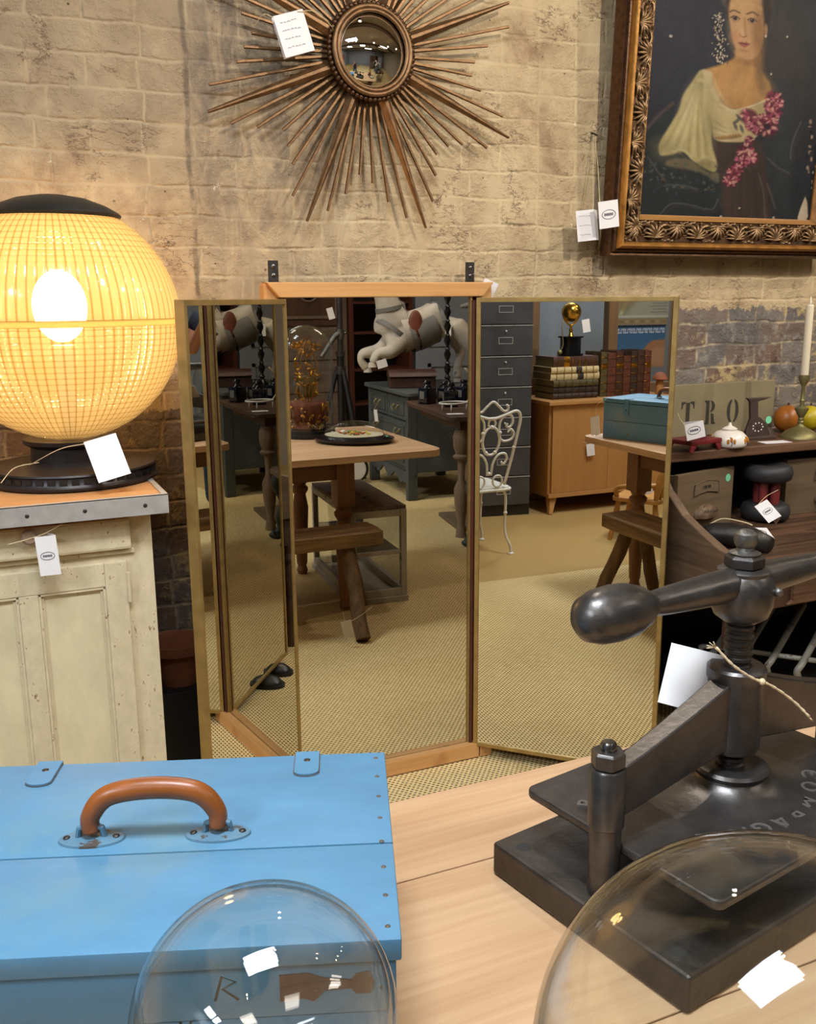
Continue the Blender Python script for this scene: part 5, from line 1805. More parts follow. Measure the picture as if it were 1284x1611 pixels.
for sx in (-1, 1):
    for sy in (-1, 1):
        b = MB(); b.prism([(sx * 0.07, 0.022), (sx * 0.04, 0.022), (sx * 0.052, 0.01), (sx * 0.058, 0.0), (sx * 0.072, 0.0)], 0.008, 'Y', sy * 0.044 - 0.004)
        b.build('foot', M['red'], t, smooth=0, bevel=0.002)
t = thing('pewter_pot', 'small pewter pot with domed lid on the red footed stand', 'pot', (2.035, 2.34, SH + 0.0365))
b = MB(); b.lathe([(0.0, 0.0), (0.022, 0.0), (0.03, 0.006), (0.031, 0.018), (0.024, 0.026), (0.0, 0.026)], seg=28)
b.build('body', M['steel_dull'], t)
b = MB(); b.lathe([(0.0, 0.0265), (0.022, 0.0265), (0.016, 0.034), (0.006, 0.039), (0.004, 0.046), (0.0, 0.047)], seg=24)
b.build('lid', M['steel_dull'], t)
t = thing('iron_bookend', 'pierced brown iron letter stand in front of the stencilled board', 'letter stand', (2.345, 2.41, SH), R(-4))
b = MB()
b.prism([(-0.045, 0.0), (0.055, 0.0), (0.055, 0.012), (0.03, 0.055), (0.012, 0.07), (0.0, 0.075), (-0.004, 0.125), (0.03, 0.132), (0.05, 0.138), (-0.05, 0.138), (-0.036, 0.125), (-0.03, 0.07), (-0.045, 0.03)], 0.012, 'Y', -0.006)
b.build('plate', plain('rusty_iron', '#4c3c36', 0.55, 0.3, 0.25, 40), t, smooth=0, bevel=0.002)
b = MB(); b.box(-0.045, 0.07, -0.02, 0.035, 0.0, 0.01, 0.003); b.lathe([(0.0, 0.01), (0.022, 0.01), (0.018, 0.03), (0.0, 0.036)], (0.06, 0.015, 0), 20)
b.build('foot', plain('rusty_iron_foot', '#54433b', 0.55, 0.3, 0.25, 40), t)
b = MB()
for k in range(9):
    a = 2 * PI * k / 9
    b.ball((0.0 + 0.02 * math.cos(a), -0.0065, 0.04 + 0.014 * math.sin(a)), 0.003, sy=0.4, seg=8, rings=6)
b.build('pierced_rosette', M['enamel_white'], t)
b = MB(); b.lathe([(0.0, 0), (0.0125, 0), (0.0125, 0.0008), (0.0, 0.0008)], seg=24, axis='Y')
g = b.build('price_dot', M['green_dot'])
g.location = (2.388, 2.402, SH + 0.062)
tag(g, 'green price dot on the pierced iron letter stand', 'sticker', 'green price dots')
b = MB(); b.quad((-0.05, -0.024, 0), (0.05, -0.024, 0), (0.05, 0.024, 0), (-0.05, 0.024, 0), 0.0008)
g = b.build('card', M['paper'], smooth=0)
g.location = (2.345, 2.325, SH + 0.001); g.rotation_euler = (0, 0, R(-8))
tag(g, 'blank white card lying flat on the workbench shelf edge', 'card')
price_tag('open price tag with oval logo standing on the red footed stand', (1.912, 2.255, 1.045), (0.056, -0.02, 0.014), (0.008, 0, -0.048), 0.058, 0.05,
          [[(1.93, 2.31, 1.075), (1.915, 2.28, 1.06), (1.916, 2.255, 1.042)]], fold=35, fold_side='R', logo_at=(0.45, 0.45))
price_tag('folded price tag with oval logo standing beside the spool on the workbench', (2.175, 2.22, 0.778), (0.043, -0.01, 0.022), (-0.043, -0.02, -0.049), 0.046, 0.07,
          [[(2.31, 2.26, 0.812), (2.24, 2.24, 0.80), (2.182, 2.22, 0.776)]], fold=75, fold_side='R')
price_tag('pale price tag with oval logo lying on the workbench boards', (2.095, 2.19, 0.726), (0.9, -0.30, -0.05), (0.15, -0.65, -0.22), 0.085, 0.06, [], logo_at=(0.5, 0.5))
# curved iron tool on the bench
t = thing('iron_last', 'dark curved iron tool lying on the workbench behind the end board', 'tool', (1.97, 2.09, 0.7005), R(-30))
b = MB(); b.at((0, 0, 0), (0, 0, 0))
b.tube([(-0.09, 0.03, 0.03), (-0.05, 0.02, 0.036), (0.0, 0.0, 0.038), (0.05, -0.03, 0.034), (0.09, -0.07, 0.026)], [0.024, 0.032, 0.036, 0.033, 0.024], 16)
b.build('body', M['iron_dark'], t, smooth=180)
b = MB(); b.tube(spline([(-0.06, 0.06, 0.05), (-0.02, 0.045, 0.075), (0.03, 0.0, 0.076), (0.05, -0.02, 0.072)], 6), 0.0022, 6)
b.build('cord', M['string'], t)
# tubular rack under the bench
t = thing('tubular_rack', 'white chipped tubular metal rack on the dark shelf under the workbench', 'rack', (2.10, 2.20, 0.2405), R(-48))
M['tube_paint'] = worn('tube_paint', '#8b887c', '#5c4632', 0.44, 40, 0.45)
for k in range(4):
    x = 0.085 * k - 0.05
    b = MB(); b.tube(spline([(x + 0.0, -0.10, 0.058), (x - 0.004, -0.115, 0.085), (x + 0.01, -0.085, 0.105), (x + 0.05, 0.1, 0.15), (x + 0.08, 0.24, 0.185)], 6), 0.0105, 10)
    b.build('bar', M['tube_paint'], t, smooth=180)
b = MB(); b.tube(spline([(-0.05, -0.10, 0.055), (-0.085, -0.085, 0.06), (-0.085, -0.06, 0.09), (-0.05, -0.06, 0.105), (0.25, -0.06, 0.105)], 6), 0.008, 10)
b.tube([(-0.06, -0.10, 0.05), (0.25, -0.10, 0.05)], 0.008, 10)
b.build('cross_rail', M['tube_paint'], t, smooth=180)
for x in (-0.03, 0.2):
    for q in ([(x, -0.1, 0.045), (x, -0.1, 0.0)], [(x + 0.08, 0.2, 0.165), (x + 0.08, 0.2, 0.0)]):
        b = MB(); b.tube(q, 0.007, 8)
        b.build('leg', M['tube_paint'], t)


# ------------------------------------------------------------------ seen in the right wing: filing cabinet, chair, oak cupboard, books, window
t = thing('filing_cabinet', 'tall dark grey steel filing cabinet with a column of drawers behind the white chair', 'filing cabinet', (-1.676, 0.722, 0), R(90 + 10))
fw_, fd = 0.375, 0.40   # local: x along the front, -y is the front
b = MB(); b.box(-fw_ / 2, fw_ / 2, 0.0, fd, 0.0, 1.68)
b.build('carcass', M['filing_dark'], t, smooth=0, bevel=0.003)
zs = 0.07
for k in range(8):
    b = MB(); b.box(-fw_ / 2 + 0.006, fw_ / 2 - 0.006, -0.014, -0.0005, zs + 0.006, zs + 0.19, 0.003)
    d = b.build('drawer', M['filing'], t, smooth=0)
    b = MB(); b.box(-fw_ / 2 + 0.004, fw_ / 2 - 0.004, -0.018, -0.0005, zs + 0.1915, zs + 0.1965, 0.001)
    b.build('drawer_rail', M['chrome'], d, smooth=0)
    b = MB()
    for q in ((-0.048, 0.048, 0.078, 0.0815), (-0.048, 0.048, 0.117, 0.1205), (-0.048, -0.0445, 0.0815, 0.117), (0.0445, 0.048, 0.0815, 0.117)):
        b.box(q[0], q[1], -0.017, -0.0135, zs + q[2], zs + q[3])
    b.build('label_holder', M['chrome'], d, smooth=0)
    b = MB(); b.ball((0.0, -0.019, zs + 0.158), 0.008, seg=14, rings=10)
    b.build('knob', M['chrome'], d)
    zs += 0.197

t = thing('garden_chair', 'white scrolled wrought iron garden chair in front of the filing cabinet', 'chair', (-0.82, 1.285, 0), R(90))
# local: x along the back (mirror left to right), -y towards the mirror... the back stands at y=0, seat runs to +y
LX = 0.0085


def tb_(pts, r=LX, n=8, closed=False):
    q = [(p[0], p[2] * -0.12 if False else p[1], p[2]) for p in pts]
    return spline(q, n) if not closed else q


def bk(x, z):
    return (x, -0.10 * max(0.0, z - 0.4), z)


b = MB()
b.tube(spline([bk(-0.10, 0.40), bk(-0.135, 0.55), bk(-0.165, 0.70), bk(-0.175, 0.78), bk(-0.15, 0.815), bk(-0.09, 0.80), bk(-0.03, 0.782), bk(0.0, 0.78), bk(0.03, 0.782), bk(0.09, 0.80), bk(0.15, 0.815), bk(0.175, 0.78), bk(0.165, 0.70), bk(0.135, 0.55), bk(0.10, 0.40)], 8), LX, 10)
b.build('back_frame', M['chair_white'], t, smooth=180)
b = MB()
b.tube(spline([bk(-0.082, 0.852), bk(-0.094, 0.842), bk(-0.09, 0.822), bk(-0.066, 0.82), bk(-0.035, 0.848), bk(0.0, 0.872), bk(0.035, 0.848), bk(0.066, 0.82), bk(0.09, 0.822), bk(0.094, 0.842), bk(0.082, 0.852)], 8), 0.007, 8)
for s in (-1, 1):
    b.tube(spline([bk(s * 0.045, 0.70), bk(s * 0.05, 0.76), bk(s * 0.08, 0.795), bk(s * 0.118, 0.79), bk(s * 0.128, 0.755), bk(s * 0.11, 0.728), bk(s * 0.09, 0.735), bk(s * 0.095, 0.75)], 8), 0.007, 8)
    b.tube(spline([bk(s * 0.05, 0.70), bk(s * 0.058, 0.665), bk(s * 0.085, 0.65), bk(s * 0.125, 0.66), bk(s * 0.14, 0.69), bk(s * 0.12, 0.715), bk(s * 0.10, 0.70)], 8), 0.007, 8)
    b.tube(spline([bk(s * 0.012, 0.46), bk(s * 0.02, 0.53), bk(s * 0.05, 0.575), bk(s * 0.09, 0.58), bk(s * 0.105, 0.55), bk(s * 0.085, 0.52), bk(s * 0.07, 0.535)], 8), 0.007, 8)
    b.tube([bk(s * 0.055 + 0.03 * math.cos(a), 0.425 + 0.032 * math.sin(a)) for a in [2 * PI * k / 18 for k in range(18)]], 0.006, 8, closed=True)
b.tube([bk(0.052 * math.cos(a), 0.655 + 0.078 * math.sin(a)) for a in [2 * PI * k / 28 for k in range(28)]], 0.0075, 8, closed=True)
b.tube([bk(0.022 * math.cos(a), 0.753 + 0.024 * math.sin(a)) for a in [2 * PI * k / 18 for k in range(18)]], 0.006, 8, closed=True)
for x, z in ((-0.052, 0.70), (0.052, 0.70), (0.0, 0.733), (-0.028, 0.59), (0.028, 0.59), (0.0, 0.47), (-0.145, 0.61), (0.145, 0.61)):
    b.ball(bk(x, z), 0.0115, seg=10, rings=8)
b.build('back_scrolls', M['chair_white'], t, smooth=180)
b = MB(); b.prism(rounded(-0.15, 0.15, 0.0, 0.33, 0.05, (1, 1, 1, 1)), 0.012, 'Z', 0.375)
for k in range(6):
    pass
b.build('seat', M['chair_white'], t, smooth=30, bevel=0.003)
b = MB()
pr = rounded(-0.155, 0.155, -0.005, 0.335, 0.05, (1, 1, 1, 1))
b.tube([(x, y, 0.372) for x, y in pr], 0.008, 8, closed=True)
b.build('seat_rim', M['chair_white'], t, smooth=180)
for sx in (-1, 1):
    for y, o in ((0.01, -0.03), (0.31, 0.03)):
        b = MB()
        b.tube(spline([(sx * 0.06, y, 0.366), (sx * 0.10, y, 0.362), (sx * 0.115, y, 0.33), (sx * 0.115, y, 0.25), (sx * 0.112, y, 0.16), (sx * 0.116, y + o * 0.4, 0.10), (sx * 0.135, y + o * 0.8, 0.05), (sx * 0.138, y + o, 0.012)], 8), 0.0078, 10)
        b.lathe([(0.0, 0.0), (0.02, 0.0), (0.018, 0.006), (0.009, 0.012), (0.0, 0.012)], (sx * 0.138, y + o, 0.0), 14)
        b.ball((sx * 0.115, y, 0.235), 0.012, seg=10, rings=8)
        b.build('leg', M['chair_white'], t, smooth=180)

t = thing('oak_cupboard', 'low honey oak cupboard with two doors and splayed legs, books on top', 'cupboard', (-1.77, -0.02, 0))
ox0, ox1, oy0, oy1 = -0.21, 0.205, -0.49, 0.455   # local x depth, front at +x
b = MB(); b.box(ox0, ox1 - 0.02, oy0, oy1, 0.115, 0.732)
b.build('carcass', M['oak'], t, smooth=0, bevel=0.003)
b = MB(); b.box(ox0 - 0.01, ox1 + 0.025, oy0 - 0.025, oy1 + 0.025, 0.7325, 0.76, 0.006)
b.build('top', M['oak_y'], t, smooth=0)
b = MB(); b.box(ox1 - 0.0195, ox1 + 0.004, oy0 - 0.003, oy1 + 0.003, 0.113, 0.142, 0.003)
b.build('bottom_rail', M['oak_y'], t, smooth=0)
for ya, yb in ((oy0 + 0.018, -0.004), (-0.002, oy1 - 0.018)):
    b = MB(); b.box(ox1 - 0.0195, ox1, ya, yb, 0.1435, 0.731, 0.0015)
    b.build('door', M['oak'], t, smooth=0)
b = MB(); b.tube([(ox1 + 0.001, 0.165, 0.47), (ox1 + 0.012, 0.165, 0.47)], 0.005, 10); b.ball((ox1 + 0.014, 0.165, 0.47), 0.007, seg=10, rings=8)
b.build('key_knob', M['brass_old'], t)
for sy in (-1, 1):
    for sx, xx in ((1, ox1 - 0.05), (-1, ox0 + 0.06)):
        b = MB()
        yb = oy1 - 0.05 if sy > 0 else oy0 + 0.05
        b.tube([(xx, yb, 0.114), (xx + sx * 0.045, yb + sy * 0.035, 0.0)], [0.04, 0.018], 4)
        b.build('leg', M['oak_y'], t, smooth=0, bevel=0.004)
price_tag('white price tag with string hanging on the oak cupboard door', (-1.548, 0.165, 0.462), (0.05, -0.95, 0.1), (0.05, -0.25, -0.95), 0.06, 0.082,
          [[(-1.552, 0.14, 0.452), (-1.545, 0.16, 0.47), (-1.545, 0.20, 0.485), (-1.55, 0.15, 0.457)]], logo=True)


def book(label, loc, w, hgt, d, cover, rot=(0, 0, 0), bands=4, group=None, title=None):
    """spine faces +x; w thickness along y, hgt height along z, d depth along -x"""
    t = thing('book', label, 'book', loc, 0, group)
    t.rotation_euler = rot
    b = MB()
    n = 7
    poly = [(-d, -w / 2), (-d, -w / 2 + 0.003), (-0.006, -w / 2 + 0.003)]
    out = [(-d, -w / 2)] + [(-0.004 + 0.006 * math.sin(PI * k / n), -w / 2 + w * k / n) for k in range(n + 1)] + [(-d, w / 2), (-d, w / 2 - 0.003), (-0.006, w / 2 - 0.003), (-0.006, -w / 2 + 0.003), (-d, -w / 2 + 0.003)]
    b.prism(out, hgt, 'Z', 0)
    c = b.build('cover', cover, t, smooth=30)
    b = MB(); b.box(-d + 0.004, -0.0065, -w / 2 + 0.0035, w / 2 - 0.0035, 0.004, hgt - 0.004)
    b.build('pages', M['board'], t, smooth=0)
    b = MB()
    for k in range(bands):
        z = hgt * (0.12 + 0.76 * k / max(1, bands - 1))
        b.tube([(-0.003 + 0.0065 * math.sin(PI * q / 6), -w / 2 + w * q / 6, z) for q in range(7)], 0.0022, 6)
    b.build('spine_bands', M['gilt'] if title else cover, c)
    if title:
        b = MB()
        b.prism([(-0.003 + 0.0068 * math.sin(PI * q / 6), -w / 2 + w * q / 6) for q in range(7)] + [(-0.004, w / 2), (-0.004, -w / 2)], hgt * 0.12, 'Z', hgt * title)
        b.build('spine_label', M['gilt'] if cover is not M['book_cream'] else M['ink_dark'], c)
    return t


M['book_brown'] = plain('book_brown', '#46291c', 0.5, 0, 0.35, 30)
M['book_red'] = plain('book_red', '#5e3322', 0.5, 0, 0.35, 30)
M['book_dark'] = plain('book_dark', '#3a2a20', 0.5, 0, 0.35, 30)
M['book_olive'] = plain('book_olive', '#54492a', 0.5, 0, 0.35, 30)
M['book_cream'] = plain('book_cream', '#cdb98a', 0.55, 0, 0.12, 20)
OT = 0.7605
stack = [('dark gilt banded book, bottom of the flat stack', 0.036, 'book_dark', 0.35, None), ('dark gilt banded book, second from bottom of the flat stack', 0.044, 'book_dark', 0.35, None), ('dark olive gilt book, third from bottom of the flat stack', 0.042, 'book_olive', 0.35, None),
         ('cream bound book with dark label, lower of the cream pair', 0.047, 'book_cream', 0.38, 0.55), ('cream bound book with dark label, upper of the cream pair', 0.038, 'book_cream', 0.37, 0.52), ('thick brown leather book with gilt label on top of the flat stack', 0.066, 'book_brown', 0.35, 0.24)]
z = OT
for k, (lb, w, c, L, ti) in enumerate(stack):
    y = 0.385 - rnd.uniform(0, 0.02) + (0.012 if k in (3, 4) else 0)
    # laid flat: book height runs along -y, thickness along z
    o = book(lb, (-1.64 - (0.01 if k % 2 else 0), y, z + w / 2 + 0.0005), w, L, 0.24, M[c], (R(90), 0, 0), 6, 'old books lying in a flat stack', ti)
    z += w + 0.001
row = [(0.05, 0.30, 'book_olive', 'olive gilt spined book, first of the standing row beside the flat stack'), (0.066, 0.292, 'book_red', 'thick red brown leather book, second of the standing row'), (0.056, 0.305, 'book_brown', 'dark brown leather book, third of the standing row'),
       (0.058, 0.268, 'book_red', 'shorter red brown book with torn spine head, fourth of the standing row'), (0.05, 0.30, 'book_dark', 'black book with oval gilt ornaments, fifth of the standing row'), (0.052, 0.305, 'book_brown', 'plum brown leather book, sixth of the standing row'),
       (0.054, 0.302, 'book_red', 'tan brown leather book, last of the standing row')]
y = -0.01
for k, (w, h, c, lb) in enumerate(row):
    o = book(lb, (-1.66, y - w / 2, OT + 0.0005), w, h, 0.20, M[c], (0, 0, 0), 5, 'old books standing in a row', 0.62 if k % 2 == 0 else None)
    y -= w + 0.004

t = thing('brass_globe_lamp', 'brass ball on a forked stand over a black drum, on the flat book stack', 'lamp', (-1.76, 0.175, z + 0.001))
b = MB(); b.lathe([(0.0, 0.0), (0.085, 0.0), (0.085, 0.012), (0.07, 0.014), (0.07, 0.115), (0.085, 0.118), (0.085, 0.128), (0.0, 0.13)], seg=36)
b.build('drum', M['black_gloss'], t)
b = MB(); b.lathe([(0.0, 0.13), (0.02, 0.13), (0.01, 0.15), (0.014, 0.165), (0.008, 0.18), (0.012, 0.2), (0.0, 0.202)], seg=20)
b.tube(spline([(0, -0.062, 0.285), (0, -0.05, 0.235), (0, 0.0, 0.20), (0, 0.05, 0.235), (0, 0.062, 0.285)], 8), 0.007, 8)
b.build('fork', M['brass_bright'], t)
b = MB(); b.ball((0, 0, 0.285), 0.066, seg=28, rings=18)
b.build('ball', M['brass_bright'], t, smooth=180)
b = MB(); b.tube(spline([(0.03, 0.08, 0.24), (0.04, 0.095, 0.18), (0.05, 0.09, 0.08), (0.05, 0.11, 0.03)], 8), 0.004, 8); b.ball((0.05, 0.115, 0.025), 0.018, seg=14, rings=10)
b.build('flex_and_dial', M['brass_old'], t)
price_tag('white tag hanging from the forked brass ball stand', (-1.665, 0.155, z + 0.235), (0.1, -0.93, 0.15), (0.0, 0.3, -0.95), 0.055, 0.085, [], logo=False)

t = thing('wooden_toy', 'turned wooden mushroom shaped stand at the end of the book row', 'ornament', (-1.63, -0.475, OT + 0.0005))
b = MB(); b.lathe([(0.0, 0.0), (0.028, 0.0), (0.026, 0.09), (0.022, 0.098), (0.0, 0.1)], seg=24)
b.build('stem', M['oak'], t)
b = MB(); b.lathe([(0.0, 0.1), (0.05, 0.1), (0.053, 0.105), (0.042, 0.13), (0.02, 0.15), (0.0, 0.153)], seg=28)
b.build('cap', M['terracotta'], t)

# framed window behind the oak cupboard
WX = -2.06
def wbar(x0, x1, y0, y1, z0, z1, mb):
    mb.box(x0, x1, y0, y1, z0, z1)
b = MB()
for ya, yb in ((0.255, 0.345), (-0.395, -0.315), (-1.05, -0.90)):
    b.box(WX - 0.04, WX + 0.03, ya, yb, 0.0, 2.2)
for ya, yb in ((-0.315, 0.255), (-0.90, -0.395)):
    b.box(WX - 0.04, WX + 0.03, ya, yb, 0.0, 0.80)
    b.box(WX - 0.04, WX + 0.03, ya, yb, 2.12, 2.2)
w1 = struct(b.build('window_1', M['windowwood'], smooth=0, bevel=0.004))
for ya, yb in ((-0.314, 0.254), (-0.899, -0.396)):
    b = MB(); b.box(WX - 0.004, WX + 0.0, ya, yb, 0.801, 2.119)
    o = b.build('window_pane', M['glass_flat'], w1, smooth=0)


def poster(label, y0, z0, w, h, func, yaw=90):
    t = thing('poster', label, 'poster', (WX - 0.03, y0, z0), R(90), 'posters behind the wooden window')
    paint_canvas('sheet', w, h, 120, 140, func, attr_mat('poster_ink_%d' % rnd.randint(0, 9999), 0.6, 0.3), t)
    return t


def p_blue(U, V):
    B = Brush(U * 100, (1 - V) * 100, '#5686ac')
    B.lay(np.clip(V * 1.2, 0, 1) * 0.5, '#3f5f96')
    B.poly([(-5, 105), (-5, 42), (14, 36), (30, 40), (42, 56), (50, 70), (62, 80), (70, 105)], '#b98460', 4)
    B.poly([(-5, 60), (10, 52), (24, 60), (30, 90), (-5, 95)], '#c79878', 8, 0.8)
    B.poly([(50, 75), (66, 66), (74, 76), (72, 105), (46, 105)], '#8f9a7c', 6, 0.8)
    B.poly([(0, 0), (100, 0), (100, 5), (0, 5)], '#2c3140', 1, 1, False)
    for a, c in ((2, 32), (36, 62), (66, 97)):
        x = a
        k = 0
        while x < c:
            B.poly([(x, 8), (x + 1.3, 8), (x + 1.3, 19), (x, 19)], '#dfe0ee', 0.8, 1, False)
            if k % 3 == 0:
                B.poly([(x, 8), (x + 3.4, 8), (x + 3.4, 19), (x, 19)], '#dfe0ee', 0.8, 1, False); B.poly([(x + 1.2, 11), (x + 2.3, 11), (x + 2.3, 16), (x + 1.2, 16)], '#40558a', 0.8, 1, False)
            elif k % 3 == 1:
                B.poly([(x, 8), (x + 3.8, 8), (x + 3.8, 11), (x, 11)], '#dfe0ee', 0.8, 1, False)
            else:
                B.poly([(x, 16), (x + 3.8, 16), (x + 3.8, 19), (x, 19)], '#dfe0ee', 0.8, 1, False)
            x += 4.2
            k += 1
    return B.img


def p_map(U, V):
    B = Brush(U * 100, (1 - V) * 100, '#b3ae9f')
    B.poly([(45, 0), (100, 0), (100, 100), (75, 85), (60, 60), (52, 30)], '#98a08c', 10)
    for k in range(16):
        B.line([(4, 20 + 5 * k), (38 - (k * 7) % 12, 20 + 5 * k)], 1.6, '#77767c', 0.7, 1.5)
    B.line([(52, 0), (60, 30), (76, 60), (92, 92)], 6, '#d8cd9a', 1, 3)
    B.poly([(60, 62), (98, 50), (98, 82), (80, 86)], '#a58c6a', 8, 0.8)
    B.line([(0, 97), (100, 97)], 4, '#cfccc4', 1, 2)
    return B.img


def p_tan(U, V):
    B = Brush(U * 100, (1 - V) * 100, '#a48f6c')
    for k in range(9):
        B.ell(10 + 10 * k, 50, 6, 20, ['#8d7a5c', '#b8a582'][k % 2], 0.8, 0.8)
    return B.img


poster('blue travel poster with a rocky coast behind the wooden window', -0.86, 0.91, 0.45, 0.31, p_blue)
poster('map sheet with printed notes behind the wooden window', -0.88, 1.27, 0.46, 0.42, p_map)
poster('narrow tan picture strip between map and travel poster', -0.87, 1.222, 0.45, 0.046, p_tan)
t = thing('maroon_curtain', 'dark maroon curtain hanging beside the wooden window', 'curtain', (WX + 0.0, -1.2, 0))
b = MB()
pts = [(0.018 * math.sin(k * 1.3), -0.14 + 0.02 * k) for k in range(15)]
lo = [b.v((x, y, 0.02)) for x, y in pts]; hi = [b.v((x, y, 2.2)) for x, y in pts]
for k in range(14):
    b.f([lo[k], lo[k + 1], hi[k + 1], hi[k]])
o = b.build('cloth', plain('maroon_cloth', '#4a1d1e', 0.9, 0, 0.2, 20), t, smooth=180)
sm = o.modifiers.new('thickness', 'SOLIDIFY'); sm.thickness = 0.004

# small spindle chair seen under the table in the right wing
t = thing('spindle_chair', 'tan turned wood child chair with curved arm near the oak cupboard', 'chair', (-0.80, 0.25, 0), R(55))
b = MB(); b.prism(rounded(-0.15, 0.15, -0.15, 0.15, 0.05, (1, 1, 1, 1)), 0.025, 'Z', 0.24)
b.build('seat', M['tanwood'], t, smooth=30, bevel=0.006)
for sx in (-1, 1):
    for sy in (-1, 1):
        b = MB(); b.tube([(sx * 0.11, sy * 0.11, 0.239), (sx * 0.125, sy * 0.125, 0.13), (sx * 0.145, sy * 0.145, 0.0)], [0.014, 0.02, 0.012], 12)
        b.build('leg', M['tanwood'], t)
    b = MB(); b.tube([(sx * 0.13, -0.12, 0.265), (sx * 0.135, -0.13, 0.33), (sx * 0.14, -0.15, 0.40), (sx * 0.14, -0.16, 0.455)], [0.012, 0.022, 0.027, 0.012], 14)
    b.build('back_post', M['tanwood'], t)
b = MB(); b.tube(spline([(-0.14, -0.155, 0.43), (0.0, -0.175, 0.44), (0.14, -0.155, 0.43)], 8), 0.013, 10)
for k in range(4):
    x = -0.09 + 0.06 * k
    b.tube([(x, -0.13, 0.264), (x, -0.168, 0.435)], 0.008, 8)
b.build('back_rails', M['tanwood'], t, smooth=180)
b = MB(); b.tube(spline([(0.14, -0.15, 0.36), (0.16, -0.05, 0.345), (0.155, 0.06, 0.335), (0.13, 0.12, 0.31), (0.12, 0.12, 0.264)], 8), 0.014, 10)
b.build('arm', M['tanwood'], t, smooth=180)
price_tag('cream price tag with oval logo on the tan spindle chair', (-0.70, 0.33, 0.37), (0.05, -0.93, 0.2), (0.05, -0.3, -0.93), 0.055, 0.085, [])

# ------------------------------------------------------------------ seen in the centre panel
DR = R(-90 + 4.3)
t = thing('scalloped_dresser', 'dark blue grey painted chest of drawers with scalloped apron under the horse', 'chest of drawers', (2.785, -1.63, 0), DR)
# local: x along the front, front at -y
dw, dd_, dh = 0.46, 0.62, 0.78
b = MB(); b.box(-dw, dw, 0.0, dd_, 0.2, dh - 0.03)
b.build('carcass', M['greygreen'], t, smooth=0, bevel=0.004)
b = MB(); b.prism(rounded(-dw - 0.05, dw + 0.05, -0.05, dd_ + 0.02, 0.05, (0, 0, 1, 1)), 0.029, 'Z', dh - 0.0295)
b.build('top', M['greygreen'], t, smooth=0, bevel=0.006)
rows_ = [(0.24, 0.395), (0.41, 0.56), (0.575, 0.735)]
for za, zb_ in rows_:
    for xa, xb in ((-dw + 0.05, -0.01), (0.01, dw - 0.05)) if za > 0.5 else ((-dw + 0.05, dw - 0.05),):
        b = MB(); b.box(xa, xb, -0.018, -0.0005, za, zb_, 0.004)
        d = b.build('drawer', M['greygreen'], t, smooth=0)
        b = MB()
        m_ = 0.03
        for q in ((xa + m_, xb - m_, za + m_, za + m_ + 0.01), (xa + m_, xb - m_, zb_ - m_ - 0.01, zb_ - m_), (xa + m_, xa + m_ + 0.01, za + m_, zb_ - m_), (xb - m_ - 0.01, xb - m_, za + m_, zb_ - m_)):
            b.box(q[0], q[1], -0.024, -0.0185, q[2], q[3])
        b.build('moulding', M['greygreen'], d, smooth=0, bevel=0.002)
        for hx in ((xa + xb) / 2,) if za > 0.5 else (xa + 0.17, xb - 0.17):
            zc = (za + zb_) / 2
            b = MB(); b.tube(spline([(hx - 0.045, -0.022, zc + 0.01), (hx - 0.04, -0.04, zc - 0.005), (hx, -0.045, zc - 0.022), (hx + 0.04, -0.04, zc - 0.005), (hx + 0.045, -0.022, zc + 0.01)], 6), 0.005, 8)
            b.ball((hx - 0.045, -0.022, zc + 0.01), 0.011, seg=10, rings=8); b.ball((hx + 0.045, -0.022, zc + 0.01), 0.011, seg=10, rings=8)
            b.build('drop_handle', M['brass_old'], d)
b = MB()
po = [(-dw + 0.05, 0.2)]
n = 36
for k in range(n + 1):
    x = -dw + 0.05 + (2 * dw - 0.1) * k / n
    po.append((x, 0.135 + 0.03 * math.cos(k / n * 2 * PI * 3) * (1 if 4 < k < 32 else 0.5) - 0.02 * (abs(k - 18) > 14)))
po.append((dw - 0.05, 0.2))
b.prism(list(reversed(po)), 0.018, 'Y', -0.012)
b.build('scalloped_apron', M['greygreen'], t, smooth=0)
for sx in (-1, 1):
    for yy in (0.026, dd_ - 0.026):
        b = MB(); b.box(sx * (dw - 0.024) - 0.026, sx * (dw - 0.024) + 0.026, yy - 0.048, yy + 0.026, 0.0, dh - 0.031, 0.006)
        b.build('corner_post', M['greygreen'], t, smooth=0)
price_tag('white price tag hanging from a drawer handle of the blue grey dresser', (2.715, -1.775, 0.60), (0.05, 0.95, 0.1), (0.05, -0.15, -0.95), 0.06, 0.09, [[(2.735, -1.74, 0.655), (2.72, -1.755, 0.62), (2.714, -1.765, 0.602)]], logo=False)

t = thing('leather_trunk', 'brown domed leather trunk on the blue grey dresser beneath the horse', 'trunk', (2.93, -1.55, dh + 0.001), R(18))
b = MB(); b.box(-0.17, 0.17, -0.10, 0.10, 0.0, 0.075, 0.006)
b.build('body', M['trunk'], t, smooth=0)
b = MB(); b.prism(smooth_poly([(-0.105, 0.077), (-0.105, 0.105), (-0.07, 0.125), (0.0, 0.13), (0.07, 0.125), (0.105, 0.105), (0.105, 0.077)], 3), 0.35, 'X', -0.175)
b.build('lid', M['trunk'], t, smooth=40)
b = MB()
for x in (-0.1, 0.1):
    b.box(x - 0.012, x + 0.012, -0.109, -0.1055, 0.02, 0.1)
b.build('straps', M['saddle'], t, smooth=0)

# carved horse
t = thing('carved_horse', 'carved white rocking horse with grey straps leaping over the dresser', 'horse figure', (3.0, -1.70, dh + 0.001))


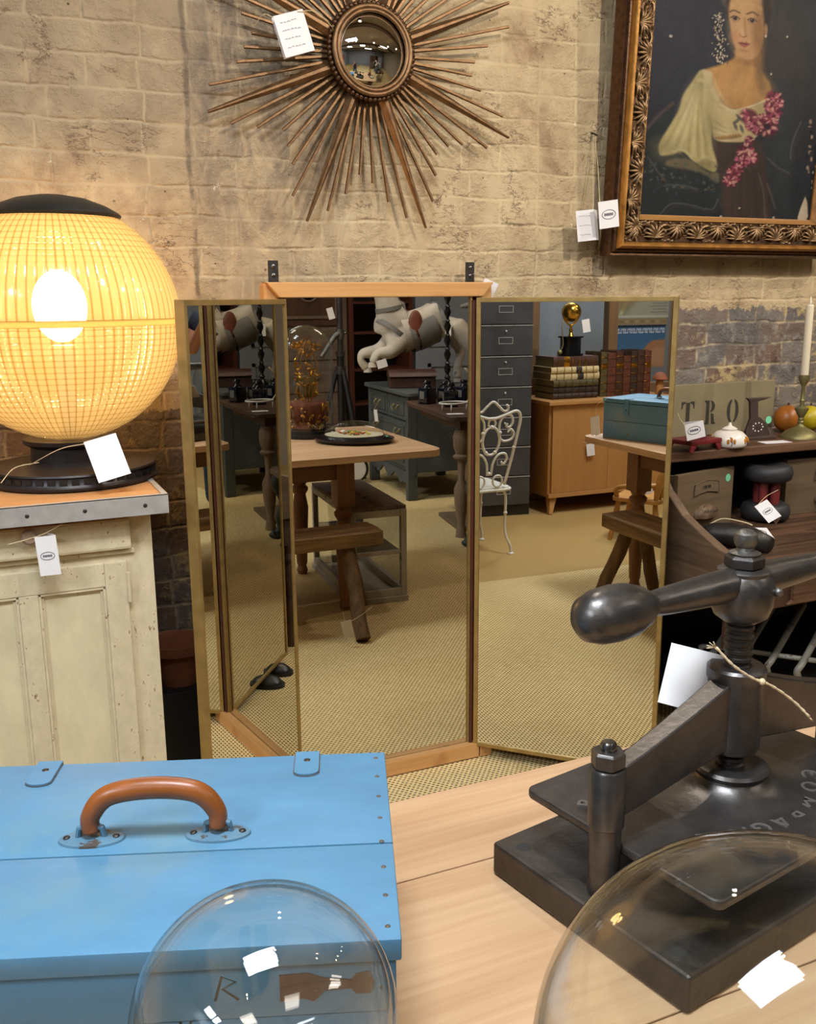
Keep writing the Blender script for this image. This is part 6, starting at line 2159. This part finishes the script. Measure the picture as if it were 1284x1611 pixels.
def skin_mesh(name, verts, edges, radii, mat, parent, sub=2, root=0):
    me = bpy.data.meshes.new(name)
    me.from_pydata([tuple(v) for v in verts], edges, [])
    o = bpy.data.objects.new(name, me)
    COL.objects.link(o)
    o.parent = parent
    me.materials.append(mat)
    sk = o.modifiers.new('skin', 'SKIN')
    sk.use_smooth_shade = True
    sk.branch_smoothing = 0.6
    sv = me.skin_vertices[0].data
    for i, r in enumerate(radii):
        sv[i].radius = (r, r) if not isinstance(r, tuple) else r
        sv[i].use_root = (i == root)
    ss = o.modifiers.new('subdivision', 'SUBSURF')
    ss.levels = sub
    ss.render_levels = sub
    # bake to a plain mesh
    dg = bpy.context.evaluated_depsgraph_get()
    ev = o.evaluated_get(dg)
    m2 = bpy.data.meshes.new_from_object(ev)
    m2.name = name
    o.modifiers.clear()
    o.data = m2
    if not m2.materials:
        m2.materials.append(mat)
    for p in m2.polygons:
        p.use_smooth = True
    return o


hz = dh + 0.001
V = [(0.07, 0, 1.195 - hz), (0.27, 0, 1.285 - hz), (-0.12, 0, 1.155 - hz), (-0.19, 0, 1.20 - hz), (-0.165, 0, 1.34 - hz), (-0.22, 0, 1.50 - hz), (-0.30, 0, 1.58 - hz), (-0.42, 0, 1.50 - hz), (-0.47, 0, 1.45 - hz),
     (-0.17, -0.08, 1.08 - hz), (-0.22, -0.09, 1.03 - hz), (-0.37, -0.09, 1.02 - hz), (-0.375, -0.09, 0.965 - hz), (-0.32, -0.09, 0.90 - hz),
     (-0.15, 0.08, 1.09 - hz), (-0.18, 0.09, 1.03 - hz), (-0.29, 0.09, 1.03 - hz), (-0.33, 0.09, 0.95 - hz),
     (0.33, -0.08, 1.21 - hz), (0.38, -0.10, 1.13 - hz), (0.43, -0.10, 1.02 - hz), (0.40, -0.10, 0.90 - hz), (0.40, -0.10, 0.80 - hz),
     (0.33, 0.08, 1.21 - hz), (0.40, 0.10, 1.13 - hz), (0.47, 0.10, 1.02 - hz), (0.45, 0.10, 0.90 - hz), (0.46, 0.10, 0.80 - hz)]
E = [(0, 1), (0, 2), (2, 3), (3, 4), (4, 5), (5, 6), (6, 7), (7, 8), (2, 9), (9, 10), (10, 11), (11, 12), (12, 13), (2, 14), (14, 15), (15, 16), (16, 17), (1, 18), (18, 19), (19, 20), (20, 21), (21, 22), (1, 23), (23, 24), (24, 25), (25, 26), (26, 27)]
Rr = [0.162, 0.155, 0.16, 0.13, 0.105, 0.085, 0.078, 0.055, 0.042, 0.088, 0.064, 0.044, 0.032, 0.036, 0.08, 0.06, 0.042, 0.032, 0.105, 0.072, 0.044, 0.032, 0.04, 0.105, 0.072, 0.044, 0.032, 0.04]
skin_mesh('body', V, E, Rr, M['horse'], t)
b = MB()
for s in (-1, 1):
    b.at((-0.32, 0.045 * s, 1.645 - hz), (0, R(10), 0)); b.lathe([(0.0, -0.03), (0.014, -0.02), (0.012, 0.0), (0.002, 0.03)], seg=12)
b.at()
b.build('ears', M['horse'], t)
for s in (-1, 1):
    b = MB(); b.ball((-0.355, 0.05 * s, 1.555 - hz), 0.012, seg=12, rings=8); b.build('eye', M['black_gloss'], t)
b = MB()
for k in range(9):
    p = Vector((-0.30, 0, 1.67 - hz)).lerp(Vector((-0.10, 0, 1.40 - hz)), k / 8)
    b.tube([p, p + Vector((0.03, 0.03 * (-1) ** k, -0.02)), p + Vector((0.05, 0.04 * (-1) ** k, -0.09))], [0.018, 0.016, 0.004], 8)
b.build('mane', M['strap'], t)
b = MB(); b.tube(spline([(0.39, 0, 1.36 - hz), (0.50, 0, 1.36 - hz), (0.54, 0, 1.22 - hz), (0.52, 0, 1.05 - hz)], 8), [0.012 + 0.02 * math.sin(PI * min(1, k / 20)) for k in range(25)], 10)
b.build('tail', M['strap'], t)


HB = 0.143


def girth(mb, c, axis, r, w, th=0.006, arc=(0, 360)):
    a = Vector(axis).normalized()
    u = Vector((0, 1, 0))
    v = a.cross(u).normalized()
    n = 40
    rings = []
    for k in range(n + 1):
        an = R(arc[0] + (arc[1] - arc[0]) * k / n)
        d = u * math.cos(an) + v * math.sin(an)
        p = Vector(c) + d * r
        rings.append([mb.v(p - a * w / 2), mb.v(p + d * th - a * w / 2), mb.v(p + d * th + a * w / 2), mb.v(p + a * w / 2)])
    for p, q in zip(rings, rings[1:]):
        for j in range(4):
            mb.f([p[j], p[(j + 1) % 4], q[(j + 1) % 4], q[j]])


b = MB()
girth(b, (-0.02, 0, 1.166 - hz), (0.9, 0, 0.38), HB, 0.035)
girth(b, (0.22, 0, 1.262 - hz), (0.9, 0, 0.4), HB * 0.97, 0.03)
girth(b, (-0.15, 0, 1.19 - hz), (0.55, 0, 0.75), HB * 0.93, 0.036)
girth(b, (-0.17, 0, 1.352 - hz), (-0.2, 0, 1), HB * 0.70, 0.03)
b.build('grey_straps', M['strap'], t, smooth=40)
b = MB()
for s in (-1, 1):
    b.ball((-0.005, 0.125 * s, 1.235 - hz), 0.1, sx=0.55, sy=0.24, sz=1.05, seg=20, rings=12)
b.build('saddle_flap', M['saddle'], t, smooth=180)
b = MB(); girth(b, (0.09, 0, 1.205 - hz), (0.9, 0, 0.38), HB - 0.001, 0.16, 0.006, (-100, 100) if False else (150, 390))
b.build('saddle_cloth', M['strap'], t, smooth=40)
b = MB()
for x, y, z in ((-0.32, -0.09, 0.885), (-0.33, 0.09, 0.935), (0.40, -0.10, 0.79), (0.46, 0.10, 0.79)):
    b.lathe([(0.0, 0.0), (0.034, 0.0), (0.026, 0.035), (0.0, 0.037)], (x, y, z - hz - 0.006), 16)
b.build('hooves', M['horse'], t)
# re-aim: it leaps toward the wardrobe
t.rotation_euler = (0, 0, R(8))
price_tag('white price tag hanging on the front hoof of the carved horse', (2.668, -1.60, 0.975), (0.85, 0.3, 0.25), (0.2, 0.05, -0.9), 0.075, 0.06, [], logo=False)
price_tag('white price tag hanging at the flank of the carved horse', (3.20, -1.53, 1.24), (0.7, 0.5, 0.0), (0, 0, -1), 0.045, 0.09, [], logo=False)

t = thing('turned_candlestick', 'tall black turned candlestick standing on the dresser beside the horse', 'candlestick', (3.09, -1.27, dh + 0.001))
pr = [(0.0, 0.0), (0.07, 0.0), (0.065, 0.012), (0.03, 0.05), (0.016, 0.07), (0.024, 0.085), (0.012, 0.1)]
z = 0.1
while z < 0.78:
    pr += [(0.012, z + 0.01), (0.022, z + 0.03), (0.026, z + 0.05), (0.014, z + 0.075), (0.02, z + 0.085), (0.011, z + 0.095)]
    z += 0.1
pr += [(0.035, z), (0.035, z + 0.02), (0.0, z + 0.02)]
b = MB(); b.lathe(pr, seg=24)
b.build('stem', M['black_gloss'], t, smooth=60)

# table with bottles
t = thing('side_table', 'brown topped side table carrying dark bottles, beside the dresser', 'table', (2.95, -0.40, 0), R(-82))
b = MB(); b.prism(rounded(-0.49, 0.49, -0.42, 0.42, 0.06, (1, 1, 1, 1)), 0.028, 'Z', 0.722)
b.build('top', M['darkwood_x'], t, smooth=0, bevel=0.005)
b = MB(); b.box(-0.4, 0.4, -0.33, 0.33, 0.66, 0.7215)
b.build('apron', M['darkwood_x'], t, smooth=0)
M['pale_leg'] = wood('pale_leg', '#8d745c', '#5f4a39', 'Z', 1.2, 0.6)
for lx, ly in ((-0.37, -0.31), (-0.37, 0.29), (0.36, 0.02), (0.36, 0.29)):
    b = MB(); b.lathe([(0.0, 0.0), (0.035, 0.0), (0.03, 0.05), (0.022, 0.08), (0.04, 0.2), (0.045, 0.3), (0.02, 0.36), (0.024, 0.47), (0.05, 0.49), (0.052, 0.5), (0.035, 0.512), (0.05, 0.56), (0.052, 0.62), (0.036, 0.6595), (0.0, 0.6595)], (lx, ly, 0), 20)
    b.build('leg', M['pale_leg'], t)


def bottle(label, loc, s=1.0):
    t = thing('apothecary_bottle', label, 'bottle', loc, rnd.uniform(-.4, .4), 'dark apothecary bottles')
    b = MB(); b.box(-0.04 * s, 0.04 * s, -0.04 * s, 0.04 * s, 0.0, 0.095 * s, 0.008 * s)
    b.lathe([(0.03 * s, 0.094 * s), (0.022 * s, 0.106 * s), (0.019 * s, 0.11 * s), (0.019 * s, 0.12 * s), (0.0, 0.12 * s)], seg=20)
    b.build('body', M['bottle'], t)
    b = MB(); b.lathe([(0.0, 0.1205 * s), (0.024 * s, 0.1205 * s), (0.026 * s, 0.128 * s), (0.018 * s, 0.14 * s), (0.0, 0.142 * s)], seg=20)
    b.build('stopper', M['bottle'], t)
    b = MB(); b.box(-0.043 * s, -0.0405 * s, -0.02 * s, 0.02 * s, 0.03 * s, 0.075 * s)
    b.build('label', plain('bottle_label', '#6e6a66', 0.6, 0, 0.1), t, smooth=0)
    return t


for k, (lb, x, y, s) in enumerate((('dark square bottle with grey label at the front left of the side table', 2.66, -0.70, 1.1), ('dark square bottle, middle of three at the dresser end of side table', 2.80, -0.72, 1.0), ('dark square bottle, rear of three at the dresser end of side table', 2.93, -0.70, 1.05),
                                   ('dark square bottle standing behind the white ring lamp', 2.72, -0.48, 1.1), ('dark square bottle at the middle of the side table', 2.74, -0.02, 1.1))):
    bottle(lb, (x, y, 0.7505), s)
t = thing('ring_lamp', 'white ring shaped lamp frame with a cord on the side table', 'lamp', (2.62, -0.24, 0.7505))
b = MB(); b.tube([(0.09 * math.cos(a), 0.07 * math.sin(a), 0.05) for a in [2 * PI * k / 30 for k in range(30)]], 0.006, 8, closed=True)
for k in range(3):
    a = 2 * PI * k / 3
    b.tube([(0.09 * math.cos(a), 0.07 * math.sin(a), 0.046), (0.09 * math.cos(a), 0.07 * math.sin(a), 0.0)], 0.005, 8)
b.build('ring', M['enamel_white'], t, smooth=180)
b = MB(); b.tube(spline([(0.09, 0.0, 0.05), (0.12, 0.03, 0.12), (0.10, 0.06, 0.2), (0.05, 0.05, 0.26)], 8), 0.005, 8)
b.build('cord', M['string'], t, smooth=180)
b = MB(); b.quad((-0.05, -0.03, 0), (0.05, -0.03, 0), (0.05, 0.03, 0), (-0.05, 0.03, 0), 0.001)
g = b.build('card', M['paper'], smooth=0); g.location = (2.56, -0.10, 0.752); g.rotation_euler = (0, 0, R(15))
tag(g, 'blank white card lying on the bottle table edge', 'card')
t = thing('rush_mat', 'flat grey brown board lying on the carpet before the side table', 'board', (2.80, -0.42, 0.0005), R(10))
b = MB(); b.box(-0.12, 0.35, -0.22, 0.24, 0.0, 0.025, 0.004)
b.build('board', M['greywood'], t, smooth=0)
t = thing('carved_leg_stand', 'carved dark green lion-leg console beside the side table', 'console', (2.60, 0.42, 0), R(-80))
b = MB(); b.prism(rounded(-0.05, 0.32, -0.14, 0.20, 0.06, (1, 1, 1, 1)), 0.03, 'Z', 0.40)
b.build('top', M['oldwood'], t, smooth=0, bevel=0.006)
for x in (0.0, 0.26):
    for y in (-0.08, 0.14):
        b = MB(); b.tube(spline([(x, y, 0.40), (x + 0.012, y - 0.02, 0.32), (x - 0.01, y + 0.01, 0.2), (x + 0.004, y, 0.1), (x - 0.004, y - 0.03, 0.035), (x, y - 0.05, 0.02)], 6), [0.03 + 0.012 * math.sin(k * 0.5) for k in range(31)], 12)
        b.ball((x, y - 0.04, 0.022), 0.036, sx=1.0, sy=1.2, sz=0.6, seg=14, rings=10)
        b.build('carved_leg', plain('verdigris_wood', '#2c352f', 0.55, 0, 0.4, 25, 0.3), t)

# wardrobe and shelves against the far wall
t = thing('panelled_cupboard', 'dark wooden panelled cupboard with an oval window at the back of the shop', 'cupboard', (2.55, -3.0, 0))
b = MB(); b.box(-0.55, 0.42, -0.4, 0.0, 0.0, 2.2)
b.build('carcass', M['oldwood'], t, smooth=0)
for q, (za, zb_) in enumerate(((0.06, 0.34), (0.35, 0.62), (0.63, 0.90), (0.91, 1.17))):
    b = MB(); b.box(-0.5, 0.37, 0.001, 0.018, za, zb_, 0.003)
    d = b.build('drawer', M['oldwood_x'], t, smooth=0)
    b = MB()
    for hx in (-0.25, 0.12):
        b.tube([(hx - 0.04, 0.019, (za + zb_) / 2), (hx, 0.04, (za + zb_) / 2 - 0.012), (hx + 0.04, 0.019, (za + zb_) / 2)], 0.006, 8)
    b.build('handle', M['brass_old'], d)
b = MB()
b.box(-0.5, 0.37, 0.001, 0.02, 1.2, 2.15)
d = b.build('door', M['darkwood'], t, smooth=0, bevel=0.004)
b = MB(); b.lathe([(0.0, 0.021), (0.085, 0.021), (0.08, 0.024), (0.0, 0.024)], (0.07, 0, 1.50), 32, 'Y')
b.build('oval_window', M['black_gloss'], d)
b = MB(); b.tube([(0.07 + 0.09 * math.cos(a), 0.024, 1.50 + 0.095 * math.sin(a)) for a in [2 * PI * k / 32 for k in range(32)]], 0.01, 8, closed=True)
for q in ((-0.46, 0.33, 1.26, 1.285), (-0.46, -0.435, 1.285, 2.1), (0.305, 0.33, 1.285, 2.1)):
    b.box(q[0], q[1], 0.0205, 0.034, q[2], q[3])
b.build('door_moulding', M['oldwood'], d, smooth=30)
t = thing('open_shelves', 'tall reddish wooden open shelves behind the black tripod', 'shelves', (3.28, -2.95, 0))
b = MB()
b.box(-0.30, -0.265, -0.35, 0.0, 0.0, 2.2); b.box(0.265, 0.30, -0.35, 0.0, 0.0, 2.2)
b.build('sides', M['redwood'], t, smooth=0, bevel=0.003)
for z in (0.1, 0.5, 0.8, 1.12, 1.38, 1.75):
    b = MB(); b.box(-0.264, 0.264, -0.33, -0.001, z, z + 0.022)
    b.build('shelf', M['redwood'], t, smooth=0)
b = MB(); b.box(-0.264, 0.264, -0.35, -0.331, 0.0, 2.2)
b.build('back', M['black'], t, smooth=0)
t = thing('grey_door', 'pale blue grey panelled door leaning at the back of the shop behind the horse', 'door', (4.1, -2.9, 0))
b = MB(); b.box(-0.5, 0.5, -0.04, 0.0, 0.0, 2.1)
b.build('slab', M['wallgrey'], t, smooth=0)
b = MB()
for za, zb_ in ((0.15, 0.85), (1.0, 1.95)):
    for q in ((-0.4, 0.4, za, za + 0.03), (-0.4, 0.4, zb_ - 0.03, zb_), (-0.4, -0.37, za, zb_), (0.37, 0.4, za, zb_)):
        b.box(q[0], q[1], 0.0005, 0.015, q[2], q[3])
b.build('mouldings', M['wallgrey'], t, smooth=0)

t = thing('tripod_stand', 'black metal tripod stand with clamp in front of the wooden shelves', 'tripod', (2.64, -2.28, 0))
b = MB(); b.tube([(0, 0, 0.25), (0, 0, 1.0)], 0.03, 12); b.build('lower_tube', M['black'], t)
b = MB(); b.tube([(0, 0, 0.99), (0, 0, 1.62)], 0.022, 12); b.build('upper_tube', M['iron'], t)
b = MB(); b.lathe([(0.0, 0.84), (0.042, 0.84), (0.042, 0.90), (0.0, 0.90)], seg=16)
b.lathe([(0.0, 0.98), (0.036, 0.98), (0.036, 1.02), (0.0, 1.02)], seg=16)
b.build('collar', M['iron'], t)
b = MB(); b.lathe([(0.0, -0.03), (0.03, -0.03), (0.034, 0.0), (0.03, 0.05), (0.0, 0.05)], (0, 0, 1.14), 16)
b.tube([(-0.005, 0.0, 1.16), (-0.06, 0.03, 1.13), (-0.18, 0.06, 0.98)], [0.026, 0.021, 0.017], 10)
b.ball((0.045, 0.0, 1.16), 0.014, seg=10, rings=8)
b.build('clamp_arm', M['steel_dull'], t)
for k in range(3):
    a = R(70 + 120 * k)
    b = MB(); b.tube([(0.03 * math.cos(a), 0.03 * math.sin(a), 0.87), (0.12 * math.cos(a), 0.12 * math.sin(a), 0.55), (0.26 * math.cos(a), 0.26 * math.sin(a), 0.019)], 0.02, 10)
    b.build('leg', M['black'], t)
price_tag('pale tag hanging from the black tripod pole', (2.52, -2.25, 1.35), (0.9, 0.2, 0.25), (0.3, 0, -0.95), 0.05, 0.09, [], logo=False)

t = thing('enamel_sign', 'round white enamel sign with a letter R on the floor behind the table leg', 'sign', (2.60, -1.95, 0.0), R(180 + 24))
b = MB(); b.at((0, 0, 0.125), (R(10), 0, 0)); b.lathe([(0.0, 0.0), (0.115, 0.0), (0.125, 0.008), (0.0, 0.014)], seg=40, axis='Y'); b.build('disc', M['black'], t)
b = MB(); b.at((0, 0, 0.125), (R(10), 0, 0)); b.lathe([(0.0, -0.002), (0.105, -0.002), (0.105, -0.0005), (0.0, -0.0005)], seg=40, axis='Y'); b.build('face', M['enamel_white'], t)
b = MB(); tb = text_bm('R', 0.07, 0.0005, bold=0.001); b.at((0, 0, 0.125), (R(10), 0, 0)); b.merge(tb, Matrix.Translation((0.03, -0.0028, -0.02)) @ Matrix.Rotation(PI / 2, 4, 'X')); b.build('letter', M['black'], t, smooth=0)

# shoes poking out under the right wing
for lb, x, y, rz in (('black round-toed shoe under the right mirror wing, nearer the hinge', 1.60, 2.275, 135), ('black round-toed shoe under the right mirror wing, farther from the hinge', 1.70, 2.185, 128)):
    t = thing('shoe', lb, 'shoe', (x, y, 0.0005), R(rz), 'pair of black shoes under the mirror wing')
    b = MB(); b.prism(smooth_poly([(-0.032, -0.13), (-0.036, 0.0), (-0.043, 0.08), (-0.02, 0.135), (0.02, 0.135), (0.043, 0.08), (0.036, 0.0), (0.032, -0.13)], 4), 0.012, 'Z', 0)
    b.build('sole', M['black'], t, smooth=30)
    b = MB()
    b.ball((0, 0.075, 0.012), 0.04, sx=1.0, sy=1.45, sz=0.72, seg=24, rings=14)
    b.build('toe', M['shoe'], t, smooth=180)


# ------------------------------------------------------------------ the photographer
PY = R(-24)
t = thing('person', 'person in navy t-shirt and blue jeans holding a phone behind the table', 'person', (0.03, -0.34, 0.0), PY)
# local: facing +y; hands hold the phone at about (-0.03, 0.31, 1.40)
J = {'pelvis': (0, 0, 0.88), 'waist': (0, 0.0, 1.0), 'chest': (0, 0.0, 1.22), 'neck': (0, 0.0, 1.37), 'nb': (0, 0.01, 1.425), 'head': (0, 0.025, 1.51), 'crown': (0, 0.02, 1.60),
     'sl': (-0.17, 0, 1.325), 'sr': (0.17, 0, 1.325), 'el': (-0.215, 0.05, 1.10), 'er': (0.215, 0.05, 1.10), 'wl': (-0.105, 0.24, 1.33), 'wr': (0.105, 0.24, 1.33), 'hl': (-0.075, 0.275, 1.385), 'hr': (0.075, 0.275, 1.385),
     'll': (-0.095, 0, 0.82), 'lr': (0.095, 0, 0.82), 'kl': (-0.11, 0.02, 0.47), 'kr': (0.11, 0.02, 0.47), 'al': (-0.115, -0.01, 0.085), 'ar': (0.115, -0.01, 0.085), 'tl': (-0.12, 0.12, 0.035), 'tr': (0.12, 0.12, 0.035)}
RAD = {'pelvis': (0.15, 0.105), 'waist': (0.13, 0.095), 'chest': (0.155, 0.105), 'neck': 0.055, 'nb': 0.052, 'head': (0.072, 0.085), 'crown': (0.06, 0.07), 'sl': 0.052, 'sr': 0.052, 'el': 0.04, 'er': 0.04, 'wl': 0.026, 'wr': 0.026, 'hl': (0.03, 0.018), 'hr': (0.03, 0.018),
       'll': 0.085, 'lr': 0.085, 'kl': 0.055, 'kr': 0.055, 'al': 0.036, 'ar': 0.036, 'tl': 0.03, 'tr': 0.03}
LK = [('pelvis', 'waist'), ('waist', 'chest'), ('chest', 'neck'), ('neck', 'nb'), ('nb', 'head'), ('head', 'crown'), ('chest', 'sl'), ('chest', 'sr'), ('sl', 'el'), ('sr', 'er'), ('el', 'wl'), ('er', 'wr'), ('wl', 'hl'), ('wr', 'hr'),
      ('pelvis', 'll'), ('pelvis', 'lr'), ('ll', 'kl'), ('lr', 'kr'), ('kl', 'al'), ('kr', 'ar'), ('al', 'tl'), ('ar', 'tr')]
names = list(J)
verts = [J[n] for n in names]
rad = [RAD[n] for n in names]
edges = [(names.index(a), names.index(c)) for a, c in LK]
# fingers: four wrap the long edge of the phone, a thumb lies along the screen side
for s, h in ((-1, 'hl'), (1, 'hr')):
    hp = Vector(J[h])
    for q in range(4):
        base_ = hp + Vector((-s * 0.004, 0.018, 0.022 - 0.018 * q))
        chain = [base_, base_ + Vector((-s * 0.004, 0.026, 0.004)), base_ + Vector((-s * 0.028, 0.033, 0.004)), base_ + Vector((-s * 0.044, 0.024, 0.003))]
        prev = names.index(h)
        for i, p in enumerate(chain):
            verts.append(tuple(p)); rad.append((0.0095, 0.0095) if i < 2 else (0.0085, 0.0085) if i == 2 else (0.007, 0.007))
            edges.append((prev, len(verts) - 1)); prev = len(verts) - 1
    chain = [hp + Vector((-s * 0.018, -0.012, 0.015)), hp + Vector((-s * 0.034, -0.008, 0.035)), hp + Vector((-s * 0.046, 0.0, 0.05))]
    prev = names.index(h)
    for i, p in enumerate(chain):
        verts.append(tuple(p)); rad.append((0.012, 0.012) if i == 0 else (0.0095, 0.0095))
        edges.append((prev, len(verts) - 1)); prev = len(verts) - 1
body = skin_mesh('body', verts, edges, rad, M['skin'], t, 2)
# face
b = MB()
b.tube([(0, 0.108, 1.525), (0, 0.126, 1.495), (0, 0.118, 1.485)], [0.006, 0.013, 0.008], 10)
b.build('nose', M['skin'], t, smooth=180)
for s in (-1, 1):
    b = MB(); b.ball((s * 0.031, 0.0905, 1.525), 0.0125, seg=14, rings=10); e = b.build('eye', M['enamel_white'], t, smooth=180)
    b = MB(); b.ball((s * 0.031, 0.0995, 1.525), 0.0052, seg=12, rings=8); b.build('iris', M['ink_dark'], e, smooth=180)
    b = MB(); b.ball((s * 0.079, 0.015, 1.51), 0.03, sx=0.35, sy=0.6, sz=1.0, seg=14, rings=10); b.build('ear', M['skin'], t, smooth=180)
b = MB(); b.tube(spline([(-0.024, 0.103, 1.462), (0, 0.112, 1.46), (0.024, 0.103, 1.462)], 5), [0.003] * 4 + [0.006] * 3 + [0.003] * 4, 8)
b.build('mouth', plain('lips', '#a05a50', 0.5), t, smooth=180)
b = MB(); b.ball((0, 0.0, 1.56), 0.096, sx=0.92, sy=1.08, sz=0.86, seg=28, rings=18)
for q in list(b.bm.verts):
    if q.co.y > 0.055 and q.co.z < 1.585 or q.co.z < 1.50:
        q.co.y = min(q.co.y, 0.03); q.co.x *= 0.93
b.build('hair', M['hair'], t, smooth=180)


def sub_skin(name, keys, links, rads, mat, shifts=None):
    vs = [J[k] if isinstance(k, str) else k for k in keys]
    return skin_mesh(name, vs, links, rads, mat, t, 2)


sub_skin('t_shirt', [(0, 0, 0.84), 'waist', 'chest', (0, 0, 1.36), 'sl', 'sr', (-0.197, 0.026, 1.20), (0.197, 0.026, 1.20)], [(0, 1), (1, 2), (2, 3), (2, 4), (2, 5), (4, 6), (5, 7)],
         [(0.20, 0.15), (0.17, 0.13), (0.19, 0.135), (0.10, 0.085), 0.08, 0.08, 0.066, 0.066], M['shirt'])
sub_skin('jeans', [(0, 0, 1.0), 'pelvis', 'll', 'lr', 'kl', 'kr', (-0.115, -0.008, 0.12), (0.115, -0.008, 0.12)], [(0, 1), (1, 2), (1, 3), (2, 4), (3, 5), (4, 6), (5, 7)],
         [(0.17, 0.125), (0.185, 0.14), 0.115, 0.115, 0.08, 0.08, 0.066, 0.066], M['denim'])
for s in (-1, 1):
    b = MB(); b.prism(smooth_poly([(s * 0.118 - 0.04, -0.06), (s * 0.118 - 0.045, 0.06), (s * 0.118 - 0.03, 0.155), (s * 0.118 + 0.03, 0.155), (s * 0.118 + 0.045, 0.06), (s * 0.118 + 0.04, -0.06)], 4), 0.02, 'Z', 0.0005)
    b.ball((s * 0.118, 0.085, 0.022), 0.046, sx=0.98, sy=1.55, sz=0.95, seg=20, rings=12)
    b.ball((s * 0.117, -0.01, 0.04), 0.046, sx=0.98, sy=1.1, sz=1.25, seg=20, rings=12)
    b.build('shoe', M['shoe'], t, smooth=50)
# the phone, just behind the lens
t = thing('phone', 'black smartphone held upright by the photographer', 'phone', (0.03 - 0.012, -0.34 + 0.305, 1.385), PY)
t.location = Vector((0.03, -0.34, 0)) + Matrix.Rotation(PY, 3, 'Z') @ Vector((0.0, 0.296, 1.40))
t.rotation_euler = (R(-12.6), 0, PY)
b = MB(); b.box(-0.037, 0.037, -0.004, 0.004, -0.075, 0.075, 0.003)
b.build('case', M['black'], t, smooth=0)
b = MB(); b.box(-0.034, 0.034, -0.0046, -0.0041, -0.071, 0.071)
b.build('screen', M['black_gloss'], t, smooth=0)
